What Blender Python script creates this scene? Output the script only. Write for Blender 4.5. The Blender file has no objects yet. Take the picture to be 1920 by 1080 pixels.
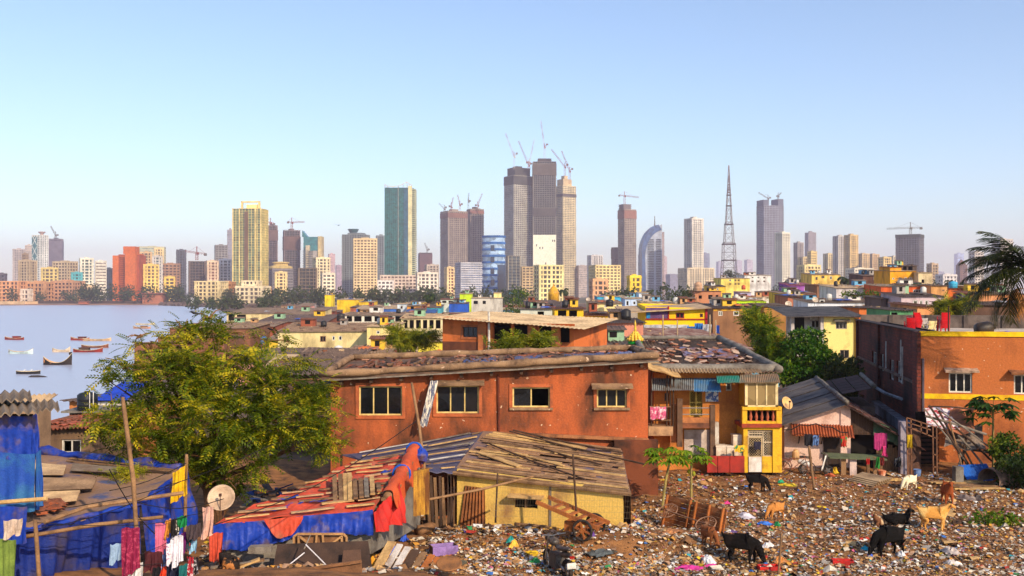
import bpy, bmesh, math, random
import numpy as np
from mathutils import Vector, Matrix, noise
R = math.radians
rnd = random.Random(7)
scene = bpy.context.scene
COL = scene.collection
# ------------------------------------------------------------------ camera, sky, sun, exposure
F, HY, CAMZ = 1867.0, 548.0, 8.0          # photo focal length in px (1920 wide), horizon row, eye height
cam = bpy.data.cameras.new('camera'); cam.sensor_width = 36; cam.lens = 36 * F / 1920
cam.shift_y = (HY - 540) / 1920; cam.clip_start = 0.5; cam.clip_end = 30000
camo = bpy.data.objects.new('camera', cam); COL.objects.link(camo)
camo.location = (0, 0, CAMZ); camo.rotation_euler = (R(90), 0, 0); scene.camera = camo
SUN_EL, SUN_AZ = R(31), R(147)              # azimuth clockwise from +Y (view direction): behind the camera, to the right
world = bpy.data.worlds.new('World'); scene.world = world; world.use_nodes = True
wn = world.node_tree; bg = wn.nodes['Background']
sky = wn.nodes.new('ShaderNodeTexSky'); sky.sky_type = 'NISHITA'; sky.sun_disc = False
sky.sun_elevation = SUN_EL; sky.sun_rotation = SUN_AZ
sky.altitude = 0; sky.air_density = 1.0; sky.dust_density = 0.6; sky.ozone_density = 3.0
wn.links.new(sky.outputs[0], bg.inputs[0]); bg.inputs[1].default_value = 0.15
sl = bpy.data.lights.new('sun', 'SUN'); sl.energy = 3.7; sl.angle = R(0.6); sl.color = (1.0, 0.82, 0.58)
so = bpy.data.objects.new('sun', sl); COL.objects.link(so)
tosun = Vector((math.sin(SUN_AZ) * math.cos(SUN_EL), math.cos(SUN_AZ) * math.cos(SUN_EL), math.sin(SUN_EL)))
so.rotation_euler = tosun.to_track_quat('Z', 'Y').to_euler(); so.location = (20, -20, 40)
vs = scene.view_settings; vs.view_transform = 'Standard'; vs.look = 'None'; vs.exposure = 0.42; vs.gamma = 1; vs.use_curve_mapping = False
scene.render.engine = 'CYCLES'
cy = scene.cycles; cy.use_denoising = True; cy.max_bounces = 5; cy.diffuse_bounces = 2; cy.glossy_bounces = 2
cy.transmission_bounces = 2; cy.volume_bounces = 1; cy.transparent_max_bounces = 6; cy.caustics_reflective = False; cy.caustics_refractive = False
cy.use_adaptive_sampling = True; cy.adaptive_threshold = 0.02

# ------------------------------------------------------------------ helpers
def P(px, py, d):
    return Vector(((px - 960) / F * d, d, CAMZ - (py - HY) / F * d))
def lin(c):
    return tuple(((x / 255) / 12.92 if x <= 10 else (((x / 255) + .055) / 1.055) ** 2.4) for x in c[:3])
MATS = {}
def _nodes(name):
    m = bpy.data.materials.new(name); m.use_nodes = True; nt = m.node_tree
    return m, nt, nt.nodes['Principled BSDF']
def S(c1, c2=None, scale=2.0, rough=.85, bump=.25, streak=0, spec=.3, lo=.42, hi=.68, fine=30, metal=0, kind='', sub=0, brk=None):
    """weathered surface: base colour c1 with patches of c2 (its own dirt, stain or wear), fine grain and relief"""
    key = (c1, c2, scale, rough, bump, streak, spec, lo, hi, fine, metal, kind, brk)
    if key in MATS: return MATS[key]
    m, nt, b = _nodes('surface_%d' % len(MATS)); N = nt.nodes.new; L = nt.links.new
    if c2 is None: c2 = tuple(int(x * .72) for x in c1)
    tc = N('ShaderNodeTexCoord'); mp = N('ShaderNodeMapping'); L(tc.outputs['Object'], mp.inputs[0])
    if streak: mp.inputs['Scale'].default_value = (1, 1, streak)
    n1 = N('ShaderNodeTexNoise'); n1.inputs['Scale'].default_value = scale; n1.inputs['Detail'].default_value = 6; n1.inputs['Roughness'].default_value = .62
    L(mp.outputs[0], n1.inputs['Vector'])
    mr = N('ShaderNodeMapRange'); mr.inputs[1].default_value = lo; mr.inputs[2].default_value = hi; L(n1.outputs[0], mr.inputs[0])
    mx = N('ShaderNodeMix'); mx.data_type = 'RGBA'; mx.inputs[6].default_value = (*lin(c1), 1); mx.inputs[7].default_value = (*lin(c2), 1)
    L(mr.outputs[0], mx.inputs[0]); col = mx.outputs[2]
    if brk:                                   # brick courses: (width, height, mortar rgb)
        bt = N('ShaderNodeTexBrick'); bt.inputs['Scale'].default_value = 1; bt.inputs['Brick Width'].default_value = brk[0]; bt.inputs['Row Height'].default_value = brk[1]
        bt.inputs['Mortar Size'].default_value = .012; bt.inputs['Mortar'].default_value = (*lin(brk[2]), 1); bt.inputs['Bias'].default_value = -.2
        cx = N('ShaderNodeCombineXYZ'); sx = N('ShaderNodeSeparateXYZ'); L(tc.outputs['Object'], sx.inputs[0])
        ad = N('ShaderNodeMath'); L(sx.outputs[0], ad.inputs[0]); L(sx.outputs[1], ad.inputs[1]); L(ad.outputs[0], cx.inputs[0]); L(sx.outputs[2], cx.inputs[1]); L(cx.outputs[0], bt.inputs[0])
        L(col, bt.inputs['Color1']); h2 = N('ShaderNodeHueSaturation'); h2.inputs['Value'].default_value = .6; L(col, h2.inputs['Color']); L(h2.outputs[0], bt.inputs['Color2']); col = bt.outputs[0]
    if kind == 'fleck':                       # pale chips and droppings
        n3 = N('ShaderNodeTexNoise'); n3.inputs['Scale'].default_value = 5.5; n3.inputs['Detail'].default_value = 5; L(tc.outputs['Object'], n3.inputs['Vector'])
        r3 = N('ShaderNodeMapRange'); r3.inputs[1].default_value = .675; r3.inputs[2].default_value = .70; L(n3.outputs[0], r3.inputs[0])
        m3 = N('ShaderNodeMix'); m3.data_type = 'RGBA'; m3.inputs[7].default_value = (*lin((214, 180, 148)), 1); L(r3.outputs[0], m3.inputs[0]); L(col, m3.inputs[6]); col = m3.outputs[2]
    n2 = N('ShaderNodeTexNoise'); n2.inputs['Scale'].default_value = fine; n2.inputs['Detail'].default_value = 4; L(tc.outputs['Object'], n2.inputs['Vector'])
    m2 = N('ShaderNodeMapRange'); m2.inputs[1].default_value = .3; m2.inputs[2].default_value = .7; m2.inputs[3].default_value = .84; m2.inputs[4].default_value = 1.14; L(n2.outputs[0], m2.inputs[0])
    mu = N('ShaderNodeMix'); mu.data_type = 'RGBA'; mu.blend_type = 'MULTIPLY'; mu.inputs[0].default_value = 1; L(col, mu.inputs[6]); L(m2.outputs[0], mu.inputs[7])
    L(mu.outputs[2], b.inputs['Base Color']); b.inputs['Roughness'].default_value = rough; b.inputs['Specular IOR Level'].default_value = spec; b.inputs['Metallic'].default_value = metal
    if bump:
        bp = N('ShaderNodeBump'); bp.inputs['Strength'].default_value = bump; bp.inputs['Distance'].default_value = .04
        if brk: L(bt.outputs['Fac'], bp.inputs['Height']); bp.invert = True
        else:
            am = N('ShaderNodeMath'); L(n1.outputs[0], am.inputs[0]); L(n2.outputs[0], am.inputs[1]); L(am.outputs[0], bp.inputs['Height'])
        L(bp.outputs[0], b.inputs['Normal'])
    MATS[key] = m; return m
def leafmat(c1, c2, c3, tr=.35):
    key = ('leaf', c1, c2, c3)
    if key in MATS: return MATS[key]
    m, nt, b = _nodes('leaf_%d' % len(MATS)); N = nt.nodes.new; L = nt.links.new
    g = N('ShaderNodeNewGeometry'); tc = N('ShaderNodeTexCoord'); n = N('ShaderNodeTexNoise'); n.inputs['Scale'].default_value = .9; n.inputs['Detail'].default_value = 3; L(tc.outputs['Object'], n.inputs['Vector'])
    a = N('ShaderNodeMath'); a.operation = 'MULTIPLY_ADD'; a.inputs[1].default_value = .45; L(g.outputs['Random Per Island'], a.inputs[0])
    s = N('ShaderNodeMapRange'); s.inputs[1].default_value = .35; s.inputs[2].default_value = .68; s.inputs[4].default_value = .6; L(n.outputs[0], s.inputs[0]); L(s.outputs[0], a.inputs[2])
    r = N('ShaderNodeValToRGB'); e = r.color_ramp.elements; e[0].color = (*lin(c1), 1); e[1].color = (*lin(c3), 1); k = e.new(.5); k.color = (*lin(c2), 1)
    L(a.outputs[0], r.inputs[0]); L(r.outputs[0], b.inputs['Base Color']); b.inputs['Roughness'].default_value = .55; b.inputs['Specular IOR Level'].default_value = .25
    t = N('ShaderNodeBsdfTranslucent'); L(r.outputs[0], t.inputs[0]); mx = N('ShaderNodeMixShader'); mx.inputs[0].default_value = tr
    L(b.outputs[0], mx.inputs[1]); L(t.outputs[0], mx.inputs[2]); L(mx.outputs[0], nt.nodes['Material Output'].inputs[0])
    MATS[key] = m; return m
def glassmat(c, rough=.12, var=.5, scale=.6, metal=0):
    key = ('glass', c, rough, var, scale)
    if key in MATS: return MATS[key]
    m, nt, b = _nodes('glass_%d' % len(MATS)); N = nt.nodes.new; L = nt.links.new
    tc = N('ShaderNodeTexCoord'); n = N('ShaderNodeTexVoronoi'); n.inputs['Scale'].default_value = scale; L(tc.outputs['Object'], n.inputs['Vector'])
    mr = N('ShaderNodeMapRange'); mr.inputs[3].default_value = 1 - var; mr.inputs[4].default_value = 1 + var; sx = N('ShaderNodeSeparateColor'); L(n.outputs['Color'], sx.inputs[0]); L(sx.outputs[0], mr.inputs[0])
    mu = N('ShaderNodeMix'); mu.data_type = 'RGBA'; mu.blend_type = 'MULTIPLY'; mu.inputs[0].default_value = 1; mu.inputs[6].default_value = (*lin(c), 1); L(mr.outputs[0], mu.inputs[7])
    L(mu.outputs[2], b.inputs['Base Color']); b.inputs['Roughness'].default_value = rough; b.inputs['Specular IOR Level'].default_value = .6; b.inputs['Metallic'].default_value = metal
    MATS[key] = m; return m

class MB:
    def __init__(s): s.v = []; s.f = []; s.m = []
    def add(s, vs_, fs, mi=0):
        n = len(s.v); s.v += [tuple(v) for v in vs_]; s.f += [tuple(i + n for i in f) for f in fs]; s.m += [mi] * len(fs); return s
    def box(s, c, size, rz=0, mi=0, M=None):
        x, y, z = (k / 2 for k in size); c = Vector(c)
        A = M if M is not None else Matrix.Rotation(rz, 3, 'Z')
        vs_ = [c + A @ Vector((a * x, b * y, e * z)) for a in (-1, 1) for b in (-1, 1) for e in (-1, 1)]
        return s.add(vs_, [(0, 1, 3, 2), (4, 6, 7, 5), (0, 4, 5, 1), (2, 3, 7, 6), (0, 2, 6, 4), (1, 5, 7, 3)], mi)
    def bb(s, x0, x1, y0, y1, z0, z1, mi=0):
        return s.box(((x0 + x1) / 2, (y0 + y1) / 2, (z0 + z1) / 2), (abs(x1 - x0), abs(y1 - y0), abs(z1 - z0)), 0, mi)
    def bar(s, a, b, w, h, mi=0, up=(0, 0, 1)):
        a, b = Vector(a), Vector(b); d = b - a; l = d.length; x = d / l; u = Vector(up)
        if abs(x.dot(u)) > .98: u = Vector((0, 1, 0))
        y = u.cross(x).normalized(); z = x.cross(y)
        return s.box((a + b) / 2, (l, w, h), mi=mi, M=Matrix((x, y, z)).transposed())
    def tube(s, pts, rad, n=6, mi=0):
        pts = [Vector(p) for p in pts]; k = len(pts); rad = rad if isinstance(rad, (list, tuple)) else [rad] * k
        vs_ = []; prev = None
        for i, p in enumerate(pts):
            t = (pts[min(i + 1, k - 1)] - pts[max(i - 1, 0)]).normalized()
            if prev is None: u = t.orthogonal().normalized()
            else:
                u = prev - t * prev.dot(t); u = u.normalized() if u.length > 1e-6 else t.orthogonal().normalized()
            prev = u; w = t.cross(u)
            vs_ += [p + (u * math.cos(2 * math.pi * j / n) + w * math.sin(2 * math.pi * j / n)) * rad[i] for j in range(n)]
        fs = [(i * n + j, i * n + (j + 1) % n, (i + 1) * n + (j + 1) % n, (i + 1) * n + j) for i in range(k - 1) for j in range(n)]
        fs += [tuple(range(n - 1, -1, -1)), tuple((k - 1) * n + j for j in range(n))]
        return s.add(vs_, fs, mi)
    def lathe(s, prof, n=16, c=(0, 0, 0), mi=0, M=None):
        c = Vector(c); A = M if M is not None else Matrix.Identity(3); k = len(prof)
        vs_ = [c + A @ Vector((r * math.cos(2 * math.pi * j / n), r * math.sin(2 * math.pi * j / n), z)) for r, z in prof for j in range(n)]
        fs = [(i * n + j, i * n + (j + 1) % n, (i + 1) * n + (j + 1) % n, (i + 1) * n + j) for i in range(k - 1) for j in range(n)]
        fs += [tuple(range(n - 1, -1, -1)), tuple((k - 1) * n + j for j in range(n))]
        return s.add(vs_, fs, mi)
    def patch(s, c00, c10, c11, c01, nu=1, nv=1, fn=None, th=.03, mi=0):
        """bilinear sheet with thickness; fn(a,b) lifts it along its normal"""
        c00, c10, c11, c01 = map(Vector, (c00, c10, c11, c01)); n = (c10 - c00).cross(c01 - c00).normalized()
        top = []; bot = []
        for j in range(nv + 1):
            for i in range(nu + 1):
                a, b = i / nu, j / nv
                p = (c00 * (1 - a) + c10 * a) * (1 - b) + (c01 * (1 - a) + c11 * a) * b
                if fn: p = p + n * fn(a, b)
                top.append(p); bot.append(p - n * th)
        w = nu + 1; q = len(top)
        fs = [(j * w + i, j * w + i + 1, (j + 1) * w + i + 1, (j + 1) * w + i) for j in range(nv) for i in range(nu)]
        fs += [tuple(q + k for k in reversed(f)) for f in fs]
        e = list(range(w)) + [j * w + nu for j in range(1, nv + 1)] + [nv * w + i for i in range(nu - 1, -1, -1)] + [j * w for j in range(nv - 1, 0, -1)]
        fs += [(e[(k + 1) % len(e)], e[k], q + e[k], q + e[(k + 1) % len(e)]) for k in range(len(e))]
        return s.add(top + bot, fs, mi)
    def corr(s, c00, c10, c11, c01, waves, amp=.03, nv=2, sag=0.0, mi=0, th=.02):
        ph = rnd.random() * 9
        return s.patch(c00, c10, c11, c01, waves * 4, nv, lambda a, b: amp * math.sin(a * waves * 2 * math.pi) + sag * math.sin(ph + a * 7 + b * 4), th, mi)
    def wall(s, w, h, t, ops=(), top=None, y=0.0, mi=0):
        """upright wall in the xz plane (front faces -y) with real openings; top(x) gives a sloped top"""
        xs = sorted({0, w} | {min(max(q, 0), w) for o in ops for q in (o[0], o[2])}); zs = sorted({0, h} | {min(max(q, 0), h) for o in ops for q in (o[1], o[3])})
        T_ = lambda x, z: (top(x) if (top and z >= h - 1e-6) else z)
        inn = lambda x, z: any(o[0] < x < o[2] and o[1] < z < o[3] for o in ops)
        for i in range(len(xs) - 1):
            for j in range(len(zs) - 1):
                x0, x1, z0, z1 = xs[i], xs[i + 1], zs[j], zs[j + 1]
                if inn((x0 + x1) / 2, (z0 + z1) / 2): continue
                for yy, o in ((y, 0), (y + t, 1)):
                    q = [(x0, yy, T_(x0, z0)), (x1, yy, T_(x1, z0)), (x1, yy, T_(x1, z1)), (x0, yy, T_(x0, z1))]
                    s.add(q if not o else q[::-1], [(0, 1, 2, 3)], mi)
        for o in ops:
            a, b, c, d = o[:4]
            for q in (((a, b), (c, b)), ((c, b), (c, d)), ((c, d), (a, d)), ((a, d), (a, b))):
                s.add([(q[0][0], y, q[0][1]), (q[1][0], y, q[1][1]), (q[1][0], y + t, q[1][1]), (q[0][0], y + t, q[0][1])], [(0, 1, 2, 3)], mi)
        for q in (((0, 0), (0, h)), ((w, h), (w, 0)), ((0, h), (w, h))):
            s.add([(q[0][0], y, T_(*q[0])), (q[1][0], y, T_(*q[1])), (q[1][0], y + t, T_(*q[1])), (q[0][0], y + t, T_(*q[0]))], [(0, 1, 2, 3)], mi)
        return s
    def build(s, name, mats, parent=None, smooth=False):
        me = bpy.data.meshes.new(name); me.from_pydata(s.v, [], s.f)
        for m in (mats if isinstance(mats, (list, tuple)) else [mats]): me.materials.append(m)
        if any(s.m): me.polygons.foreach_set('material_index', s.m)
        if smooth: me.polygons.foreach_set('use_smooth', [True] * len(me.polygons))
        me.update(); return link(name, me, parent)
def link(name, me, parent=None):
    o = bpy.data.objects.new(name, me); COL.objects.link(o)
    if parent is not None: o.parent = parent
    return o
USED = {}
def tag(o, label, cat, group=None):
    k = label.lower(); USED[k] = USED.get(k, 0) + 1
    o['label'] = label; o['category'] = cat
    if group: o['group'] = group
    return o
def thing(name, label, cat, loc=(0, 0, 0), rz=0, group=None):
    o = bpy.data.objects.new(name, None); COL.objects.link(o); o.location = loc; o.rotation_euler = (0, 0, rz); o.empty_display_size = .2
    return tag(o, label, cat, group)
def kindof(o, k): o['kind'] = k; return o
def at0(mb, name, mats, label, cat, group=None, smooth=False):
    """a thing that is one mesh: origin moved to its base centre"""
    a = np.array(mb.v); c = ((a[:, 0].min() + a[:, 0].max()) / 2, (a[:, 1].min() + a[:, 1].max()) / 2, a[:, 2].min())
    mb.v = [(x - c[0], y - c[1], z - c[2]) for x, y, z in mb.v]
    o = mb.build(name, mats, None, smooth); o.location = c; return tag(o, label, cat, group)
def sstep(a, b, x):
    t = min(1, max(0, (x - a) / (b - a))); return t * t * (3 - 2 * t)
def interp(x, tab):
    for (a, va), (b, vb) in zip(tab, tab[1:]):
        if x <= b: return va + (vb - va) * max(0, (x - a)) / (b - a)
    return tab[-1][1]
# ------------------------------------------------------------------ the setting: land, sea, far shore, air
SEA = -6.0
COAST = [(-60, -42), (30, -36), (48, -27), (58, -25), (75, -30), (150, -56), (250, -84), (450, -128), (600, -168), (950, -285), (1086, -330)]
def T(x, y):
    return -5.0 * sstep(52, 170, y)
def Zg(x, y):
    """surface of the littered yard and the slope towards the viewer"""
    z = 1.45 * sstep(30.5, 22, y) * sstep(2.5, -3.0, x)
    z += .62 * math.exp(-((x - 3.2) / 3.2) ** 2 - ((y - 31.2) / 1.6) ** 2) + .25 * math.exp(-((x + .6) / 1.8) ** 2 - ((y - 32.4) / 1.2) ** 2)
    z += .16 * noise.noise((x * .35, y * .35, 1.3)) + .07 * noise.noise((x * 1.3, y * 1.3, 5.1))
    return z
def onG(px, py):
    d = 30.0
    for _ in range(25):
        q = P(px, py, d); d += ((CAMZ - Zg(q.x, q.y)) * F / (py - HY) - d) * .6
    q = P(px, py, d); q.z = Zg(q.x, q.y); return q
mb = MB(); rows = [-60, -30, 0, 20, 30, 40, 50, 60, 75, 95, 120, 150, 200, 300, 450, 600, 800, 950, 1086, 1100]
offs = [-14, -4, 0, 3, 10, 25, 50, 100, 250, 600, 1500, 5000]
for y in rows:
    xc = interp(y, COAST)
    for k, o in enumerate(offs):
        x = xc + o; z = T(x, y) - (.35 if 15 < y < 62 else 0)
        if o <= 0: z = SEA - 2.0 + (0 if o < -4 else (.8 if o < 0 else 2.4))
        mb.v.append((x, y, z))
w = len(offs)
for j in range(len(rows) - 1):
    for i in range(w - 1): mb.f.append((j * w + i, j * w + i + 1, (j + 1) * w + i + 1, (j + 1) * w + i)); mb.m.append(0)
GROUND_M = S((116, 92, 70), (70, 54, 42), .8, .95, .5, fine=9)
kindof(mb.build('ground', GROUND_M), 'structure')
# littered yard in front
mb = MB(); nx, ny = 150, 76; X0, X1, Y0, Y1 = -17, 27, 17, 47.5
for j in range(ny + 1):
    for i in range(nx + 1):
        x = X0 + (X1 - X0) * i / nx; y = Y0 + (Y1 - Y0) * j / ny; mb.v.append((x, y, Zg(x, y)))
for j in range(ny):
    for i in range(nx): mb.f.append((j * (nx + 1) + i, j * (nx + 1) + i + 1, (j + 1) * (nx + 1) + i + 1, (j + 1) * (nx + 1) + i)); mb.m.append(0)
kindof(mb.build('littered_ground', S((166, 112, 64), (92, 62, 40), 1.6, .97, .8, lo=.38, hi=.66, fine=26), smooth=True), 'structure')
# far shore: beach, sea wall, land to the horizon
mb = MB(); xs = [-14000, -3000, -900, -620, -500, -330, -250, 0, 600, 3000, 14000]; ys = [(1078, SEA - 1), (1092, SEA + .3), (1112, -4.6), (1120, -4.4), (1500, -4.2), (4000, -4), (20000, -4)]
for y, z in ys:
    for x in xs: mb.v.append((x, y - (60 if x < -520 and y < 1130 else 0), z))
w = len(xs)
for j in range(len(ys) - 1):
    for i in range(w - 1): mb.f.append((j * w + i, j * w + i + 1, (j + 1) * w + i + 1, (j + 1) * w + i)); mb.m.append(0 if j < 2 else 1)
kindof(mb.build('far_shore', [S((168, 126, 100), (120, 88, 72), .05, .95, .2, fine=.8), S((110, 104, 84), (80, 84, 60), .02, .95, .1, fine=.2)]), 'structure')
# water
m, nt, b = _nodes('sea_water'); N = nt.nodes.new; L = nt.links.new
tc = N('ShaderNodeTexCoord'); mp = N('ShaderNodeMapping'); mp.inputs['Scale'].default_value = (.5, 1.2, 1); L(tc.outputs['Object'], mp.inputs[0])
n1 = N('ShaderNodeTexNoise'); n1.inputs['Scale'].default_value = .5; n1.inputs['Detail'].default_value = 5; L(mp.outputs[0], n1.inputs['Vector'])
bp = N('ShaderNodeBump'); bp.inputs['Strength'].default_value = .35; bp.inputs['Distance'].default_value = .5; L(n1.outputs[0], bp.inputs['Height']); L(bp.outputs[0], b.inputs['Normal'])
b.inputs['Base Color'].default_value = (*lin((176, 180, 196)), 1); b.inputs['Roughness'].default_value = .3; b.inputs['IOR'].default_value = 1.33; b.inputs['Specular IOR Level'].default_value = .8
mb = MB(); mb.add([(-6000, -400, SEA), (600, -400, SEA), (600, 1110, SEA), (-6000, 1110, SEA)], [(0, 1, 2, 3)])
kindof(mb.build('sea', m), 'structure')
# air: one closed box of even, pale haze round everything
mb = MB(); mb.bb(-7600, 7600, -80, 9600, -10, 420)
m, nt, b = _nodes('haze_air'); nt.nodes.remove(b); v = nt.nodes.new('ShaderNodeVolumePrincipled'); v.inputs['Color'].default_value = (1.0, .86, 1.0, 1); v.inputs['Density'].default_value = .00013; v.inputs['Anisotropy'].default_value = .1
nt.links.new(v.outputs[0], nt.nodes['Material Output'].inputs['Volume'])
kindof(mb.build('haze', m), 'stuff')

# ------------------------------------------------------------------ skyline
CONC = lambda c, k=.72: S(c, tuple(int(x * k) for x in c), .05, .9, 0, fine=.35, lo=.4, hi=.75)
def prism_slab(mb, pts, z0, z1, mi):
    n = len(pts); mb.add([(x, y, z0) for x, y in pts] + [(x, y, z1) for x, y in pts], [tuple(range(n - 1, -1, -1)), tuple(range(n, 2 * n))] + [(i, (i + 1) % n, n + (i + 1) % n, n + i) for i in range(n)], mi)
def tower(label, x0, x1, yt, d, wall, glass=(58, 66, 74), style='apt', yaw=20, ratio=.8, fl=4.2, bay=4.8, name='apartment_tower', cat='tower', crown=None, slabc=None, netting=None, top_h=0, foot=None, yb=None, cyl=False):
    """storeys, piers and slabs are real relief round a recessed glazed core; sizes from the photo at distance d"""
    xc = ((x0 + x1) / 2 - 960) / F * d; W = (x1 - x0) / F * d; a = abs(R(yaw)); w = W / (math.cos(a) + ratio * math.sin(a)); dp = w * ratio
    zt = CAMZ - (yt - HY) / F * d; zb = -5.0 if yb is None else CAMZ - (yb - HY) / F * d; h = zt - zb
    t = thing(name, label, cat, (xc, d + dp / 2, zb), R(yaw)); hw, hd = w / 2, dp / 2
    gk = .45 if style == 'frame' else .62; W_, G_, S_ = CONC(wall), glassmat(tuple(int(x * gk) for x in glass) if style not in ('band', 'glass') else glass, .25, .55, 1 / bay), CONC(slabc or wall)
    nf = max(3, int(h / fl)); fh = h / nf
    nb = max(2, int(w / bay)); nd = max(2, int(dp / bay))
    if cyl:
        pts = [(hw * math.cos(2 * math.pi * i / 28), hd * math.sin(2 * math.pi * i / 28)) for i in range(28)]
        mb = MB(); prism_slab(mb, [(x * .95, y * .95) for x, y in pts], 0, h - .3, 0); mb.build('glazing', G_, t)
        mb = MB()
        for i in range(nf + 1): prism_slab(mb, pts, i * fh - fh * .16, i * fh + fh * .16, 0)
        mb.build('floor_slabs', S_, t)
    else:
        rec = .9 if style != 'frame' else 2.2
        mb = MB(); mb.bb(-hw + rec, hw - rec, -hd + rec, hd - rec, 0, h - .2, 0); mb.build('glazing' if style != 'frame' else 'core', G_, t)
        th = {'apt': .34, 'glass': .12, 'frame': .16, 'office': .45, 'band': .55}[style] * fh
        mb = MB()
        for i in range(nf + 1):
            e = .0 if style != 'apt' or i % 2 else .35
            mb.bb(-hw - e, hw + e, -hd - e, hd + e, max(0, i * fh - th / 2), i * fh + th / 2)
        mb.build('floor_slabs', S_, t)
        mb = MB(); pw = {'apt': .36, 'glass': .1, 'frame': .13, 'office': .35, 'band': .06}[style] * bay
        for i in range(nb + 1):
            x = -hw + .02 + (w - .04) * i / nb; p = pw * (1 if i % 3 else 1.7 if style == 'apt' else 1)
            for s in (-1, 1): mb.box((min(max(x, -hw + p / 2), hw - p / 2), s * (hd - rec / 2 - .1), h / 2), (p, rec + .1, h - .05))
        for i in range(nd + 1):
            y = -hd + .02 + (dp - .04) * i / nd; p = pw * (1 if i % 3 else 1.7 if style == 'apt' else 1)
            for s in (-1, 1): mb.box((s * (hw - rec / 2 - .1), min(max(y, -hd + p / 2), hd - p / 2), h / 2), (rec + .1, p, h - .05))
        mb.build('piers', W_, t)
    if netting:   # wrapped storeys: (from, to as fraction of height, colour)
        for z0, z1, c in netting:
            mb = MB(); mb.bb(-hw - .6, hw + .6, -hd - .6, hd + .6, h * z0, h * z1); mb.build('safety_netting', CONC(c), t)
    if crown == 'box' or crown is None:
        mb = MB(); mb.bb(-hw * .35, hw * .3, -hd * .4, hd * .4, h, h + max(3, h * .035)); mb.bb(hw * .4, hw * .75, -hd * .3, hd * .3, h, h + max(2, h * .018)); mb.build('lift_housing', W_, t)
        mb = MB(); e = .25
        for q in ((-hw, hw, -hd, -hd + e), (-hw, hw, hd - e, hd), (-hw, -hw + e, -hd, hd), (hw - e, hw, -hd, hd)): mb.bb(*q, h + fh * .17, h + fh * .17 + 1.1)
        mb.build('parapet', W_, t)
    return t, w, dp, h
STEEL = S((150, 60, 50), (120, 80, 70), .3, .6, 0); STEELG = S((120, 112, 104), None, .3, .6, 0); STEELW = S((196, 190, 182), (150, 60, 50), .06, .6, 0, lo=.5, hi=.52)
def crane(label, x, y_base, y_piv, tip, d, tail=None, mat=None, th=1.6):
    """tower crane: lattice mast, lattice jib to the tip pixel, counter-jib, cab"""
    a = P(x, y_base, d); b_ = P(x, y_piv, d); t = thing('tower_crane', label, 'crane', a); mat = mat or STEEL
    hgt = b_.z - a.z
    def lattice(p, q, wd, n, name):
        mb = MB(); p, q = Vector(p), Vector(q); ax = (q - p).normalized(); u = Vector((0, 1, 0)); v = ax.cross(u).normalized(); k = wd / 2
        cs = [u * k + v * k, u * k - v * k, -u * k - v * k, -u * k + v * k]
        for c in cs: mb.bar(p + c, q + c, .22 * th, .22 * th)
        for i in range(n):
            s0, s1 = p + (q - p) * i / n, p + (q - p) * (i + 1) / n
            for j in range(4): mb.bar(s0 + cs[j], s1 + cs[(j + 1) % 4], .13 * th, .13 * th)
        mb.build(name, mat, t)
    lattice((0, 0, 0), (0, 0, hgt), 2.0 * th, max(4, int(hgt / 3)), 'mast')
    tp = P(tip[0], tip[1], d) - a; lattice((0, 0, hgt), tp, 1.4 * th, 14, 'jib')
    tl = (P(tail[0], tail[1], d) - a) if tail else Vector((0, 0, hgt)) - (tp - Vector((0, 0, hgt))).normalized() * 9
    if not tail: tl.z = hgt
    lattice((0, 0, hgt), tl, 1.3 * th, 4, 'counter_jib')
    mb = MB(); mb.box(tl + Vector((0, 0, -1)), (2.6 * th, 2, 2.4 * th)); mb.build('counterweight', STEELG, t)
    mb = MB(); mb.box((.9 * th, 0, hgt - 1.2), (2 * th, 2, 2.2 * th)); mb.build('cab', mat, t)
    mb = MB(); mb.bar((0, 0, hgt), (0, 0, hgt + 6 * th), .7 * th, .7 * th); mb.tube([(0, 0, hgt + 6 * th), tl], .1 * th, 4); mb.tube([(0, 0, hgt + 6 * th), tp * .7 + Vector((0, 0, hgt)) * .3], .1 * th, 4); mb.build('tie_rods', mat, t)
CREAM, YEL, BEI, WHI, PEA, GRY, BRN, PNK = (236, 214, 158), (240, 208, 110), (206, 178, 140), (232, 226, 214), (222, 160, 112), (142, 142, 148), (120, 96, 84), (226, 186, 166)
DK, TEAL, BLU = (52, 56, 64), (30, 104, 104), (60, 92, 132)
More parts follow.
